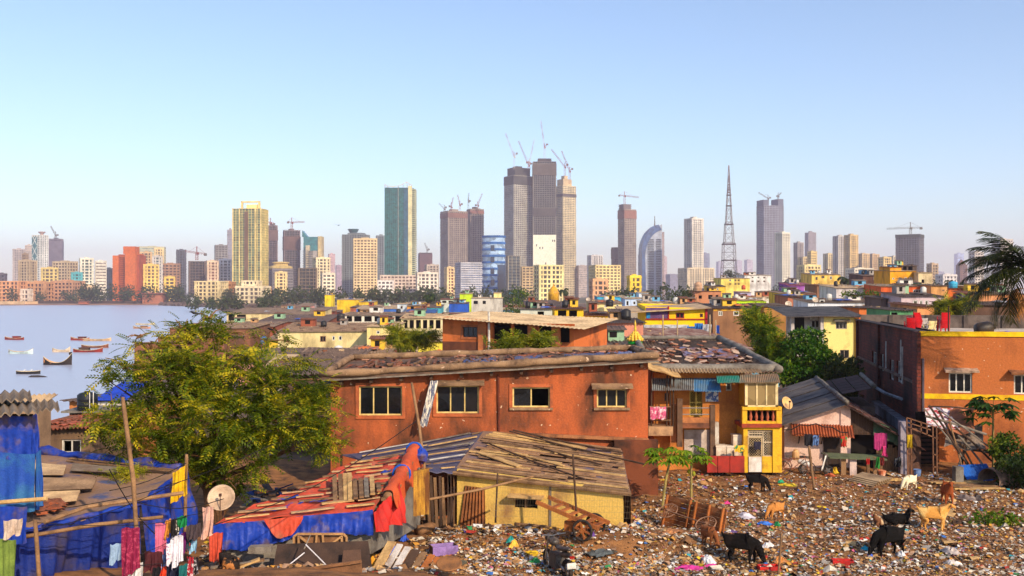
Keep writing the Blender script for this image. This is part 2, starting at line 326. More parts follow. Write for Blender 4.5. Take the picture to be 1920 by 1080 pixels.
# label, x0, x1, ytop, distance, wall, glass, style, yaw, extras
SKY = [
 ('pale grey tower furthest left on the skyline', 18, 45, 468, 2500, (196, 180, 172), (120, 116, 124), 'apt', 25, {}),
 ('plain beige tower tucked behind the cross-braced white tower', 44, 60, 461, 2700, (206, 186, 168), (150, 140, 140), 'band', 20, {}),
 ('grey tower under construction right of the cross-braced white tower', 87, 115, 449, 2500, (126, 116, 126), (86, 84, 98), 'frame', 18, dict(netting=[(.55, .98, (112, 104, 116))])),
 ('beige stepped apartment block left of the cross-braced white tower', 32, 62, 490, 1500, BEI, (92, 84, 76), 'apt', -15, {}),
 ('tan narrow block rising behind the beige stepped apartments', 40, 51, 477, 1620, (180, 150, 116), (110, 92, 80), 'band', -15, {}),
 ('small dark block at the left edge of the skyline', -8, 9, 515, 1400, (96, 86, 92), DK, 'apt', 10, {}),
 ('yellowish apartment block with brown middle, below the cross-braced tower', 70, 106, 504, 1400, (226, 196, 120), (84, 60, 48), 'apt', 22, {}),
 ('cream apartment block with long balconies below the grey construction tower', 95, 137, 492, 1470, (216, 188, 150), (104, 90, 84), 'office', -18, {}),
 ('turquoise low block between cream and white apartments', 128, 153, 513, 1350, (90, 178, 186), (60, 110, 120), 'apt', 25, {}),
 ('white apartment tower with a teal glass strip, left of its twin', 143, 173, 486, 1420, (238, 228, 204), (56, 112, 116), 'apt', 28, {}),
 ('white apartment tower with tall blank bays, right of its twin', 173, 198, 491, 1460, (240, 230, 212), (146, 132, 122), 'band', 24, {}),
 ('dark slate block just left of the orange tower', 193, 211, 505, 1500, (70, 82, 94), (48, 60, 74), 'glass', 10, {}),
 ('peach waterfront apartments at the far left edge', -6, 40, 528, 1180, (232, 164, 112), (116, 74, 60), 'apt', -8, dict(crown='none')),
 ('white waterfront house low in front of the peach apartments', 37, 56, 543, 1150, (240, 214, 190), (140, 100, 84), 'apt', -8, dict(crown='none')),
 ('brown and cream waterfront apartments left of the shore trees', 41, 93, 531, 1190, (206, 150, 104), (96, 62, 52), 'apt', -10, {}),
 ('tan waterfront apartments with dark balconies beside the shore trees', 92, 146, 529, 1200, (200, 148, 110), (84, 58, 52), 'office', -12, {}),
 ('cream low apartments half hidden by the left end of the shore trees', 143, 172, 537, 1230, (226, 194, 152), (110, 84, 72), 'apt', 10, {}),
 ('wide pale green-grey block behind the orange tower', 252, 306, 464, 1750, (206, 200, 172), (140, 156, 150), 'band', 15, {}),
 ('cream slim tower at the right end of the pale green-grey block', 285, 306, 467, 1650, (238, 206, 150), (140, 116, 92), 'apt', 20, {}),
 ('tan apartments touching the right side of the orange tower', 258, 284, 474, 1520, (222, 182, 134), (120, 92, 76), 'apt', 18, {}),
 ('white block with a teal glass corner behind the yellow apartments', 281, 304, 482, 1450, (214, 204, 196), (44, 108, 120), 'apt', 20, {}),
 ('yellow balconied apartments right of the orange tower', 261, 296, 498, 1310, (248, 206, 112), (120, 86, 62), 'apt', 24, {}),
 ('brown flat-topped apartments with pale end wall', 294, 336, 496, 1500, (170, 128, 100), (96, 70, 62), 'office', 22, {}),
 ('small yellow block below the brown flat-topped apartments', 304, 327, 521, 1320, (240, 196, 96), (110, 80, 60), 'apt', 15, {}),
 ('dark grey slim tower left of the low tower crane', 327, 348, 470, 1600, (96, 98, 108), (62, 66, 78), 'apt', 16, {}),
 ('brown concrete frame with a horizontal crane above it', 347, 384, 490, 1500, (120, 100, 90), (58, 50, 50), 'frame', 20, dict(crown='none')),
 ('cream and red striped apartments right of the brown concrete frame', 382, 409, 491, 1420, (238, 206, 176), (176, 84, 66), 'apt', 25, {}),
 ('white and blue-grey apartments left of the tall yellow tower', 405, 434, 488, 1450, (234, 224, 222), (110, 110, 132), 'apt', 18, {}),
 ('grey terraced tower behind the white and blue-grey apartments', 398, 426, 461, 1850, (150, 144, 142), (78, 74, 78), 'office', 22, {}),
 ('blue-grey slab peeping out left of the tall yellow tower', 424, 437, 432, 2600, (170, 160, 166), (110, 124, 150), 'band', 15, {}),
 ('cream flat-roofed apartments on the shore left of the tall yellow tower', 363, 418, 528, 1170, (244, 216, 158), (130, 104, 82), 'apt', -8, dict(crown='none')),
 ('orange-brown block joined to the cream shore apartments', 412, 438, 531, 1200, (196, 136, 84), (150, 100, 64), 'band', -8, {}),
 ('cream stepped apartments in front of the tall yellow tower', 440, 498, 539, 1130, (242, 220, 178), (128, 108, 92), 'apt', -6, {}),
 ('upper terraces of the cream stepped apartments before the yellow tower', 452, 486, 527, 1146, (242, 220, 178), (128, 108, 92), 'apt', -6, dict(crown='none')),
 ('brown tower frame just right of the tall yellow tower', 496, 520, 424, 2050, (136, 116, 116), (70, 62, 68), 'frame', 18, dict(netting=[(.80, .95, (112, 88, 82))])),
 ('brown-capped tower frame with a level crane, right of its twin', 526, 562, 433, 1950, (128, 112, 112), (66, 60, 66), 'frame', 18, dict(netting=[(.72, .92, (116, 88, 80))])),
 ('grey terraced office with a round yellow rooftop', 503, 549, 505, 1620, (140, 132, 134), (88, 84, 92), 'band', 16, dict(crown='none')),
 ('cream small block in front of the round-topped office', 511, 538, 512, 1320, (246, 212, 150), (124, 92, 70), 'apt', 16, {}),
 ('dark bare concrete frame low before the teal stepped tower', 552, 594, 503, 1320, (132, 112, 92), (48, 46, 48), 'frame', 16, dict(crown='none', netting=[])),
 ('cream stepped block with green netting on its side', 583, 618, 485, 1450, (244, 222, 178), (122, 104, 90), 'apt', 28, {}),
 ('white terraced block right of the bare concrete frame', 598, 628, 514, 1260, (244, 226, 198), (116, 100, 92), 'office', 20, {}),
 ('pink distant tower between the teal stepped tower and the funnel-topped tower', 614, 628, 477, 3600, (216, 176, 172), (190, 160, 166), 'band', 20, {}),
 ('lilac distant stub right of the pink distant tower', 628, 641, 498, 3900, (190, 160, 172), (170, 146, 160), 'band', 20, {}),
 ('cream balconied slab with red recesses in front of the funnel-topped tower', 657, 707, 449, 1500, (244, 212, 160), (130, 78, 60), 'office', 10, {}),
 ('blue-grey tower wedged left of the tall teal tower', 703, 724, 443, 2000, (132, 140, 146), (70, 96, 106), 'apt', 14, {}),
 ('brown netted stub with two small cranes right of the tall teal tower', 783, 810, 474, 2600, (120, 92, 96), (92, 108, 138), 'frame', 14, dict(netting=[(.35, .98, (116, 86, 88))], crown='none')),
 ('long low white podium under the tall teal tower', 706, 794, 517, 1350, (232, 206, 186), (150, 110, 96), 'office', 6, dict(crown='none')),
 ('white shopping block in front of the long low podium', 705, 738, 527, 1250, (240, 226, 216), (150, 140, 140), 'office', 6, dict(crown='none')),
 ('white gridded apartments right of the tall teal tower', 777, 821, 513, 1300, (242, 226, 206), (112, 96, 92), 'apt', 10, {}),
 ('grey-beige apartments behind the white gridded apartments', 795, 823, 498, 1650, (196, 178, 162), (128, 116, 112), 'apt', 16, {}),
 ('cream slim block with a red side, below the twin brown towers', 832, 852, 503, 1400, (246, 214, 158), (170, 76, 60), 'apt', 30, {}),
 ('left one of the twin brown towers under construction', 824, 876, 397, 2300, (160, 144, 132), (90, 88, 96), 'apt', 30, dict(netting=[(.93, .985, (140, 100, 88))], fl=4.5, bay=5)),
 ('right one of the twin brown towers under construction', 874, 907, 393, 2360, (152, 136, 124), (86, 78, 78), 'apt', 22, dict(netting=[(.955, .99, (142, 96, 84))], fl=4.5, bay=5)),
 ('white and blue finished lower block before the twin brown towers', 852, 906, 493, 1950, (214, 210, 214), (70, 92, 130), 'band', 20, dict(crown='none')),
 ('dark glass box in a concrete frame right of the blue round building', 949, 976, 480, 1450, (186, 172, 150), (40, 56, 68), 'glass', 10, dict(crown='none')),
 ('tan low office at the foot of the left crane-topped tower', 975, 1001, 501, 1500, (214, 182, 134), (120, 92, 72), 'office', 10, dict(crown='none')),
 ('pale twin slabs behind the cream offices right of the crane-topped trio', 1080, 1106, 499, 2300, (206, 190, 184), (160, 150, 152), 'band', 16, {}),
 ('white ribbed block peeping above the long cream office', 1102, 1131, 480, 2100, (224, 216, 212), (130, 128, 138), 'apt', 20, {}),
 ('long cream office with white floor bands', 1106, 1165, 498, 1400, (250, 220, 150), (148, 116, 84), 'office', 14, dict(crown='none')),
 ('peach old apartment house before the long cream office', 1106, 1141, 526, 1020, (226, 170, 124), (112, 80, 64), 'apt', 12, {}),
 ('stub of brown concrete frame left of the lone crane tower', 1147, 1165, 464, 2250, (132, 110, 104), (78, 70, 74), 'frame', 16, dict(netting=[(.78, .98, (122, 98, 92))], crown='none')),
 ('bright yellow small apartments left of the curved-top tower', 1177, 1203, 520, 900, (250, 206, 60), (130, 96, 50), 'apt', 12, {}),
 ('brown slab half hidden behind the curved-top tower', 1228, 1246, 436, 2500, (172, 150, 146), (150, 132, 134), 'band', 20, {}),
 ('far pink frame just left of the curved-top tower', 1197, 1206, 478, 3300, (184, 150, 148), (150, 130, 136), 'frame', 16, {}),
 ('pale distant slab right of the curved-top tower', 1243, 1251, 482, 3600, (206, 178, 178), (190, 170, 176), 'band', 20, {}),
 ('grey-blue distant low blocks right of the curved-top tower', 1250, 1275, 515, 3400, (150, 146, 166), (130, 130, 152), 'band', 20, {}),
 ('white and blue apartment tower standing on a wide podium', 1285, 1321, 411, 1900, (232, 222, 208), (96, 110, 132), 'apt', 30, {}),
 ('wide cream podium block below the white and blue tower', 1277, 1341, 504, 1800, (232, 210, 176), (112, 98, 92), 'apt', 14, {}),
 ('blue far slab right of the white and blue tower', 1316, 1331, 476, 3200, (150, 152, 172), (126, 138, 168), 'band', 20, {}),
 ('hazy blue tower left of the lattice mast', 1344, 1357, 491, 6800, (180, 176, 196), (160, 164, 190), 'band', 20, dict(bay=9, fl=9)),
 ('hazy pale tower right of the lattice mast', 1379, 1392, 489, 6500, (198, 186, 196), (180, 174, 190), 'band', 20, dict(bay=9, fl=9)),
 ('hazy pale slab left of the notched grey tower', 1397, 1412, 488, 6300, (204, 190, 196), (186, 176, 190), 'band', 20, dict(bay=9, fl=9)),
 ('white slender balconied block before the notched grey tower', 1455, 1484, 438, 1500, (246, 236, 216), (150, 140, 132), 'office', 35, {}),
 ('grey slender slab right of the white balconied block', 1490, 1508, 456, 2300, (170, 158, 154), (130, 122, 124), 'apt', 24, {}),
 ('tall grey far slab above the cream cluster', 1512, 1531, 437, 3000, (158, 148, 152), (132, 126, 134), 'band', 14, {}),
 ('cream block stepped below the tall grey far slab', 1499, 1524, 484, 1850, (222, 196, 148), (140, 116, 92), 'apt', 20, {}),
 ('yellow slim block below the tall grey far slab', 1516, 1533, 473, 1750, (244, 212, 140), (170, 140, 96), 'band', 20, {}),
 ('pale yellow terrace houses at the foot of the cream cluster', 1500, 1541, 499, 1350, (244, 216, 150), (140, 112, 84), 'apt', 15, {}),
 ('cream block left of the two-tone beige tower', 1546, 1567, 477, 2000, (232, 208, 160), (140, 122, 106), 'apt', 24, {}),
 ('white ribbed half of the two-tone tower', 1565, 1590, 444, 1850, (214, 206, 198), (108, 106, 112), 'apt', 20, {}),
 ('beige taller half of the two-tone tower', 1586, 1611, 442, 1800, (232, 196, 136), (132, 108, 84), 'apt', 24, {}),
 ('beige apartments right of the two-tone tower', 1610, 1632, 477, 2000, (218, 186, 140), (130, 108, 92), 'apt', 22, {}),
 ('tan apartments between beige apartments and the dark crane tower', 1628, 1651, 478, 2050, (214, 178, 134), (122, 100, 88), 'apt', 26, {}),
 ('yellow apartments left of the dark crane tower', 1650, 1673, 484, 1700, (242, 208, 140), (134, 106, 82), 'apt', 22, {}),
 ('cream slim apartments touching the dark crane tower', 1668, 1690, 482, 1900, (220, 206, 180), (136, 124, 116), 'apt', 22, {}),
 ('white low terraces before the two-tone tower', 1594, 1640, 505, 1500, (240, 226, 200), (160, 144, 130), 'office', 12, {}),
 ('tan low apartments right of the dark crane tower', 1741, 1761, 496, 1500, (196, 166, 130), (110, 92, 82), 'apt', 22, {}),
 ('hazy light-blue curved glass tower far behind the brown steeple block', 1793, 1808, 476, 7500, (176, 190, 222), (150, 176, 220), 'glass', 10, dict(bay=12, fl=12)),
 ('brown steeple-topped block beside the palm', 1797, 1815, 497, 2300, (140, 104, 92), (84, 64, 62), 'apt', 14, dict(crown='none')),
 ('white balconied tower behind the palm fronds', 1822, 1846, 474, 1500, (226, 212, 202), (130, 118, 118), 'office', 16, {}),
 ('white upper tower hidden behind the palm crown', 1868, 1902, 450, 1600, (224, 212, 204), (140, 128, 124), 'office', 16, {}),
 ('white low houses left of the brown steeple block', 1762, 1796, 517, 1300, (226, 216, 212), (120, 120, 140), 'apt', 12, {}),
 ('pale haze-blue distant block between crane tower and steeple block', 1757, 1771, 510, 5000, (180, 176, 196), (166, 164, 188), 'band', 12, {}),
]
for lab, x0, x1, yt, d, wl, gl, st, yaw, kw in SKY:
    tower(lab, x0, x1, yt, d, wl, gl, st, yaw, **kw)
# orange windowless tower: two slabs and a ribbed brick side
def blocks(name, label, cat, parts, group=None):
    """thing made of boxes: parts = (part name, x0, x1, ytop, d, depth, colour, ybottom)"""
    b0 = parts[0]; o = P((b0[1] + b0[2]) / 2, HY, b0[4]); o.z = -5; t = thing(name, label, cat, o, 0, group)
    for nm, x0, x1, yt, d, dp, c, yb in parts:
        a, b_ = P(x0, yt, d), P(x1, yt, d); z0 = -5 if yb is None else P(x0, yb, d).z
        mb = MB(); mb.bb(a.x - o.x, b_.x - o.x, d - o.y, d + dp - o.y, z0 + 5, a.z + 5); mb.build(nm, c if not isinstance(c, tuple) else CONC(c), t)
    return t
OR_, OR2 = CONC((206, 106, 48), .85), CONC((168, 80, 42), .8)
t = blocks('orange_tower', 'bright orange windowless concrete tower behind the shore trees', 'tower', [('front_slab', 234, 254, 475, 1290, 30, OR_, None), ('left_slab', 211, 222, 479, 1296, 26, OR_, None), ('ribbed_infill', 222, 234, 477, 1300, 22, OR2, None), ('lift_tower', 231, 253, 462, 1302, 16, OR_, 476), ('brick_side', 254, 261, 478, 1296, 24, OR2, None)])
mb = MB()
for i in range(22): mb.bb(-4.6, 3.6, 3, 5.4, 4 + i * 2.6, 5.0 + i * 2.6)
o = mb.build('balcony_rows', OR_, t); o.location = (-11.5, 4.2, 0)
# tall yellow tower on an orange podium with an open roof frame
t, w, dp, h = tower('tall yellow balconied tower with an open frame on its roof', 435, 495, 391, 1370, (250, 222, 140), (96, 116, 92), 'glass', -8, .7, 3.4, 4.4, crown='none')
mb = MB(); Wy = CONC((252, 224, 146)); hw, hd = w / 2, dp / 2
for x in (-hw * .62, hw * .62): mb.bb(x - 1, x + 1, -2, 2, h, h + 11)
mb.bb(-hw * .62 - 1, hw * .62 + 1, -2, 2, h + 9.4, h + 11.4); mb.bb(-hw * .25, hw * .5, -3, 4, h, h + 6.5); mb.build('roof_frame', Wy, t)
mb = MB(); mb.bb(-hw * .14, hw * .12, -hd - .9, -hd + .5, 26, h - 4); mb.build('brown_spine', CONC((128, 100, 78)), t)
mb = MB()
for x in (-hw - .4, -hw * .55, hw * .62, hw - .8): mb.bb(x, x + 1.3, -hd - .7, -hd + .6, 26, h + 1)
mb.build('corner_piers', Wy, t)
mb = MB(); mb.bb(-hw - 2.5, hw + 3.5, -hd - 3, hd + 3, 0, 21); mb.build('orange_podium', CONC((210, 138, 74)), t)
mb = MB(); mb.bb(-hw * .8, hw * .7, -hd - 3.3, -hd - 2.6, 13.5, 16.5); mb.bb(-hw * .8, hw * .7, -hd - 3.3, -hd - 2.6, 8, 9); mb.build('podium_windows', glassmat((58, 46, 40)), t)
# cross-braced white tower
t, w, dp, h = tower('white tower with cross-braced teal glazing and a tray-shaped crown', 58, 85, 441, 2050, (244, 240, 232), (40, 110, 112), 'office', -14, .7, 3.6, 6, crown='none')
mb = MB()
for k in range(6):
    z0, z1 = h * (k / 6 + .01), h * ((k + 1) / 6 - .01)
    for a, b_ in ((-w * .42, 0), (0, -w * .42)): mb.bar((a, -dp / 2 - .8, z0), (b_, -dp / 2 - .8, z1), .8, 1.0)
mb.build('cross_bracing', CONC((246, 244, 238)), t)
mb = MB(); mb.bb(-w * .48, w * .02, -dp / 2 - .35, -dp / 2 + .4, 2, h - 3); mb.build('teal_glazing', glassmat((36, 104, 108)), t)
mb = MB(); mb.lathe([(3, h), (3.4, h + 3), (7, h + 6), (7, h + 7.5)], 12, (w * .15, 0, 0)); mb.build('crown', CONC((170, 140, 130)), t)
# round yellow top
a = P(522, 505, 1622); mb = MB(); mb.lathe([(17, 0), (19, 2), (19, 5), (12, 6.5), (11.5, 10), (14, 10.6), (14, 12), (4, 13)], 24); o = mb.build('round_rooftop', CONC((226, 194, 120)), None); o.location = a + Vector((0, 16, 0)); tag(o, 'round yellow disc-shaped rooftop on the grey terraced office', 'rooftop')
# teal stepped tower
t = blocks('glass_tower', 'teal glass tower with a slanted crest and cream stepped front', 'tower', [('teal_body', 569, 597, 444, 1920, 24, glassmat((34, 112, 118), .2, .3, .2), None), ('cream_end', 596, 603, 443, 1918, 24, (214, 190, 140), None), ('cream_strip', 573, 580, 460, 1910, 8, (226, 206, 170), None), ('grey_step', 580, 593, 470, 1906, 10, (176, 166, 158), None)])
mb = MB(); k = 1920 / F; mb.add([(-17 * k, 2, h * 0), (-17 * k, 20, 0), (-7 * k, 2, 0), (-7 * k, 20, 0), (-17 * k, 2, 12 * k), (-17 * k, 20, 12 * k)], [(0, 2, 4), (1, 5, 3), (0, 4, 5, 1), (2, 3, 5, 4), (0, 1, 3, 2)])
o = mb.build('crest', glassmat((34, 112, 118), .2, .3, .2), t); o.location = (0, 0, P(0, 444, 1920).z + 5)
mb = MB()
for i in range(26):
    for x0_, x1_ in ((-13, -7), (-6, 7)): mb.bb(x0_ * k * .95, x1_ * k * .95, -15.2, -14.6, 6 + i * 3.4, 7.4 + i * 3.4)
mb.build('window_bands', glassmat((84, 84, 84)), t)
# funnel-topped tower
t, w, dp, h = tower('blue-grey tower with an inverted funnel top', 640, 690, 440, 1950, (136, 142, 142), (72, 94, 98), 'apt', -12, .7, crown='none')
mb = MB(); mb.lathe([(6, h), (6, h + 3), (11, h + 11), (11, h + 12)], 20, (-w * .12, 0, 0)); mb.build('funnel', glassmat((44, 88, 92), .3), t)
mb = MB(); mb.bb(-w * .3, w * .35, -dp * .3, dp * .3, h, h + 4); mb.build('roof_block', CONC((120, 130, 132)), t)
# tall teal tower: glass front, cream balconied right side, curled roof crest
t, w, dp, h = tower('tall teal glass tower with cream balconies and a curved roof crest', 721, 772, 352, 1700, (56, 130, 124), (22, 96, 96), 'glass', 0, .8, 3.5, 3.2, crown='none', slabc=(48, 116, 112))
hw, hd = w / 2, dp / 2
mb = MB(); mb.bb(-hw * .02, hw * .03, -hd - .8, -hd + .4, 0, h + 2); mb.build('grey_fin', CONC((150, 156, 150)), t)
mb = MB(); mb.bb(hw * .42, hw * 1.0, -hd - .5, -hd + .3, 0, h); mb.build('blue_glass_bay', glassmat((36, 84, 104), .15, .35, .3), t)
mb = MB(); mb.bb(hw * .74, hw * 1.02, -hd - 1.2, -hd + 2, 0, h + 3); mb.build('cream_edge', CONC((236, 222, 170)), t)
mb = MB()
for i in range(int(h / 3.5)): mb.bb(hw, hw + 6, -hd - 1, hd * .5, 2 + i * 3.5, 3.3 + i * 3.5); mb.bb(hw + 5, hw + 6, -hd - 1, hd * .5, 3.3 + i * 3.5, 4.2 + i * 3.5)
mb.build('side_balconies', CONC((214, 214, 176)), t)
mb = MB(); mb.bb(hw, hw + 3.6, -hd + 1, hd * .4, 0, h - 1); mb.build('side_core', CONC((86, 110, 100)), t)
mb = MB(); pts = [(-hw, 6), (-hw * .8, 3), (-hw * .4, 2), (0, 3), (hw * .35, 6), (hw * .62, 10.5), (hw * .8, 7), (hw * 1.05, 4)]
for (xa, za), (xb, zb_) in zip(pts, pts[1:]): mb.bar((xa, -hd, h + za), (xb, -hd, h + zb_), 1.2, .9); mb.bar((xa, -hd, h), (xa, -hd, h + za), .5, .5); mb.bar((xa, hd * .6, h), (xa, -hd, h + za), .4, .4)
mb.build('roof_crest', CONC((226, 214, 190)), t)
# blue round-fronted building
t, w, dp, h = tower('blue and silver drum-shaped office with dark square windows', 903, 948, 443, 1500, (90, 150, 206), (150, 176, 204), 'glass', 0, .8, 9, 6, name='office_building', cat='building', crown='none', cyl=True, slabc=(40, 104, 176))
mb = MB()
for k, (a_, zr) in enumerate([(a_, zr) for zr in (.28, .46, .64, .82) for a_ in (-125, -95, -60)]):
    if (k + k // 3) % 2: 
        q = R(a_); mb.box((w * .485 * math.cos(q), dp * .485 * math.sin(q), h * zr), (5.5, 1.6, h * .085), q + math.pi / 2)
mb.build('dark_windows', glassmat((30, 44, 70)), t)
mb = MB(); mb.bb(w * .16, w * .5, -dp * .46, -dp * .1, 0, h * .56); mb.build('dark_glass_wing', glassmat((38, 58, 88), .15, .4, .12), t)
a = P(962, 533, 1440); mb = MB(); mb.bb(-8, 8, 0, 6, 0, 15); o = mb.build('glass_entrance', glassmat((30, 130, 160), .2, .3, .2)); o.location = (a.x, a.y, -5); tag(o, 'cyan glass box at the foot of the dark framed building', 'building')
# the crane-topped trio
DKN = (84, 74, 72)
t, w, dp, h = tower('left tower of the crane-topped trio, grey with a dark netted top', 945, 999, 330, 2200, (178, 172, 160), (56, 60, 66), 'office', 32, .8, 4.2, 5, crown='none', netting=[(.93, 1.0, (76, 74, 72))])
mb = MB(); mb.bb(-w * .38, w * .42, -dp * .4, dp * .4, h, h + 19); mb.bb(-w * .2, w * .1, -dp * .2, dp * .2, h + 19, h + 23); mb.build('netted_core', CONC((74, 72, 70)), t)
t, w, dp, h = tower('central and tallest tower of the crane-topped trio, dark over a white screen', 999, 1043, 303, 2190, (140, 132, 122), (60, 56, 54), 'frame', 0, .8, 4.2, 5, crown='none', netting=[(.90, .985, (96, 86, 78)), (.6, .66, (84, 78, 74))])
mb = MB(); mb.bb(-w * .49, w * .49, -dp / 2 - 3, -dp / 2 - 1, 55, 139); mb.build('white_screen', CONC((248, 240, 214), .95), t)
mb = MB()
for x, z in ((.34, 126), (.42, 126), (-.34, 116), (-.2, 110), (-.08, 110), (.05, 76)): mb.bb(w * x - 1.2, w * x + 1.2, -dp / 2 - 3.2, -dp / 2 - 2.4, z - 2, z + 2.5)
mb.bb(-w * .49, w * .49, -dp / 2 - 3.2, -dp / 2 - 2.4, 69, 70.2); mb.build('screen_openings', glassmat((60, 54, 52)), t)
mb = MB(); mb.bb(-w * .28, w * .3, -dp * .3, dp * .3, h, h + 8); mb.build('core_head', CONC((80, 70, 68)), t)
t, w, dp, h = tower('right tower of the crane-topped trio, cream with finished balconies', 1041, 1081, 349, 2300, (226, 206, 166), (96, 86, 78), 'office', 34, .8, 4.0, 4.5, crown='none', netting=[(.905, .93, (98, 90, 88))])
mb = MB(); mb.bb(-w * .45, w * .2, -dp * .45, dp * .3, h, h + 16); mb.bb(-w * .2, w * .05, -dp * .2, dp * .2, h + 16, h + 25); mb.build('upper_frame', CONC((206, 180, 140)), t)
# cream office with square windows, in front of the trio
t, w, dp, h = tower('cream office with six rows of square windows before the crane-topped trio', 1001, 1058, 498, 1340, (252, 228, 158), (70, 60, 52), 'apt', 24, .45, 5.6, 5.6, name='office_building', cat='building', crown='none')
# lone crane tower
t, w, dp, h = tower('lone brown tower with a level red crane on top', 1160, 1194, 393, 2200, (166, 148, 134), (84, 78, 80), 'office', 28, .8, 3.8, 4.4, crown='none', netting=[(.90, .99, (150, 104, 90))])
mb = MB(); mb.bb(-w * .5, w * .1, -dp * .4, dp * .3, h, h + 12)
for i in range(4): mb.bb(-w * .56, w * .14, -dp * .45, dp * .35, h + i * 3.6, h + i * 3.6 + .9)
mb.build('core_head', CONC((132, 118, 118)), t)
# curved-top tower: quarter-round roof line, spire, blue left flank
d = 2000; o = P(1223, HY, d); o.z = -5; t = thing('curved_tower', 'blue and silver tower with a quarter-round top and a spire', 'tower', o, R(8)); k = d / F; H = (548 - 419) * k + 13
prof = [(-20, 0), (19, 0), (19, H - 2 * k)] + [(19 - 39 * math.sin(R(a_)), H - 2 * k - 52 * k * (1 - math.cos(R(a_)))) for a_ in range(10, 91, 8)]
def extr(mb, pr, y0, y1, mi=0):
    n = len(pr); mb.add([(x * k, y0, z) for x, z in pr] + [(x * k, y1, z) for x, z in pr], [tuple(range(n)), tuple(range(2 * n - 1, n - 1, -1))] + [(i, n + i, n + (i + 1) % n, (i + 1) % n) for i in range(n)], mi)
mb = MB(); extr(mb, prof, 0, 26); mb.build('silver_shell', CONC((176, 182, 196)), t)
arc = [q for q in prof[3:]]
mb = MB(); extr(mb, [(-20.4, 0)] + [(x - .4, z + .8) for x, z in arc[::-1]] + [(x + 6, z - 9 * k) for x, z in arc] + [(-12, 0)], -1.5, 20); mb.build('blue_flank', glassmat((58, 84, 128), .3, .3, .2), t)
mb = MB()
for i in range(34):
    z = 6 + i * 3.4
    if z < H - 30: mb.bb(-9 * k, 3 * k, -1.1, -.3, z, z + 1.7); mb.bb(7 * k, 17 * k, -1.1, -.3, z, z + 1.7)
mb.build('window_bands', glassmat((70, 78, 92)), t)
mb = MB(); mb.lathe([(4.2, -1.4), (4.2, -.2)], 16, (12 * k, 0, H - 13), M=Matrix.Rotation(R(90), 3, 'X')); mb.build('round_window', glassmat((60, 54, 60)), t)
mb = MB(); mb.tube([(8 * k, 12, H - 6), (8 * k, 12, H + 16)], [1.4, .5], 6); mb.build('spire', CONC((120, 104, 96)), t)
# notched grey-blue tower
t, w, dp, h = tower('grey-blue tower with two raised corners on its roof', 1424, 1471, 386, 2500, (128, 130, 146), (92, 98, 120), 'office', 14, .7, 4.4, 7, crown='none', slabc=(146, 146, 160))
for s, nm in ((-1, 'raised_corner'), (1, 'raised_corner')):
    mb = MB(); z = h + 15 if s < 0 else h + 18; mb.bb(s * w * .5 - (0 if s < 0 else w * .27), s * w * .5 + (w * .27 if s < 0 else 0), -dp * .45, dp * .45, h, z)
    for i in range(4): mb.bb(s * w * .51 - (0 if s < 0 else w * .29), s * w * .51 + (w * .29 if s < 0 else 0), -dp * .47, dp * .47, h + 2 + i * 4, h + 3 + i * 4)
    mb.build(nm, CONC((116, 120, 140)), t)
# dark round-cornered tower with the level crane
t, w, dp, h = tower('dark grey tower shell with pale right flank under a level crane', 1685, 1742, 441, 1700, (104, 102, 110), (52, 52, 60), 'apt', -34, .9, 3.6, 4.2, crown='none', slabc=(112, 110, 116), netting=[(.965, 1.015, (74, 78, 76))])
a = P(1806, 497, 2300); mb = MB(); mb.lathe([(12, 0), (7, 7), (1, 14)], 4, M=Matrix.Rotation(R(45), 3, 'Z')); o = mb.build('steeple_roof', CONC((120, 84, 76))); o.location = a + Vector((0, 10, -.5)); tag(o, 'brown pyramid roof crowning the steeple-topped block', 'roof')
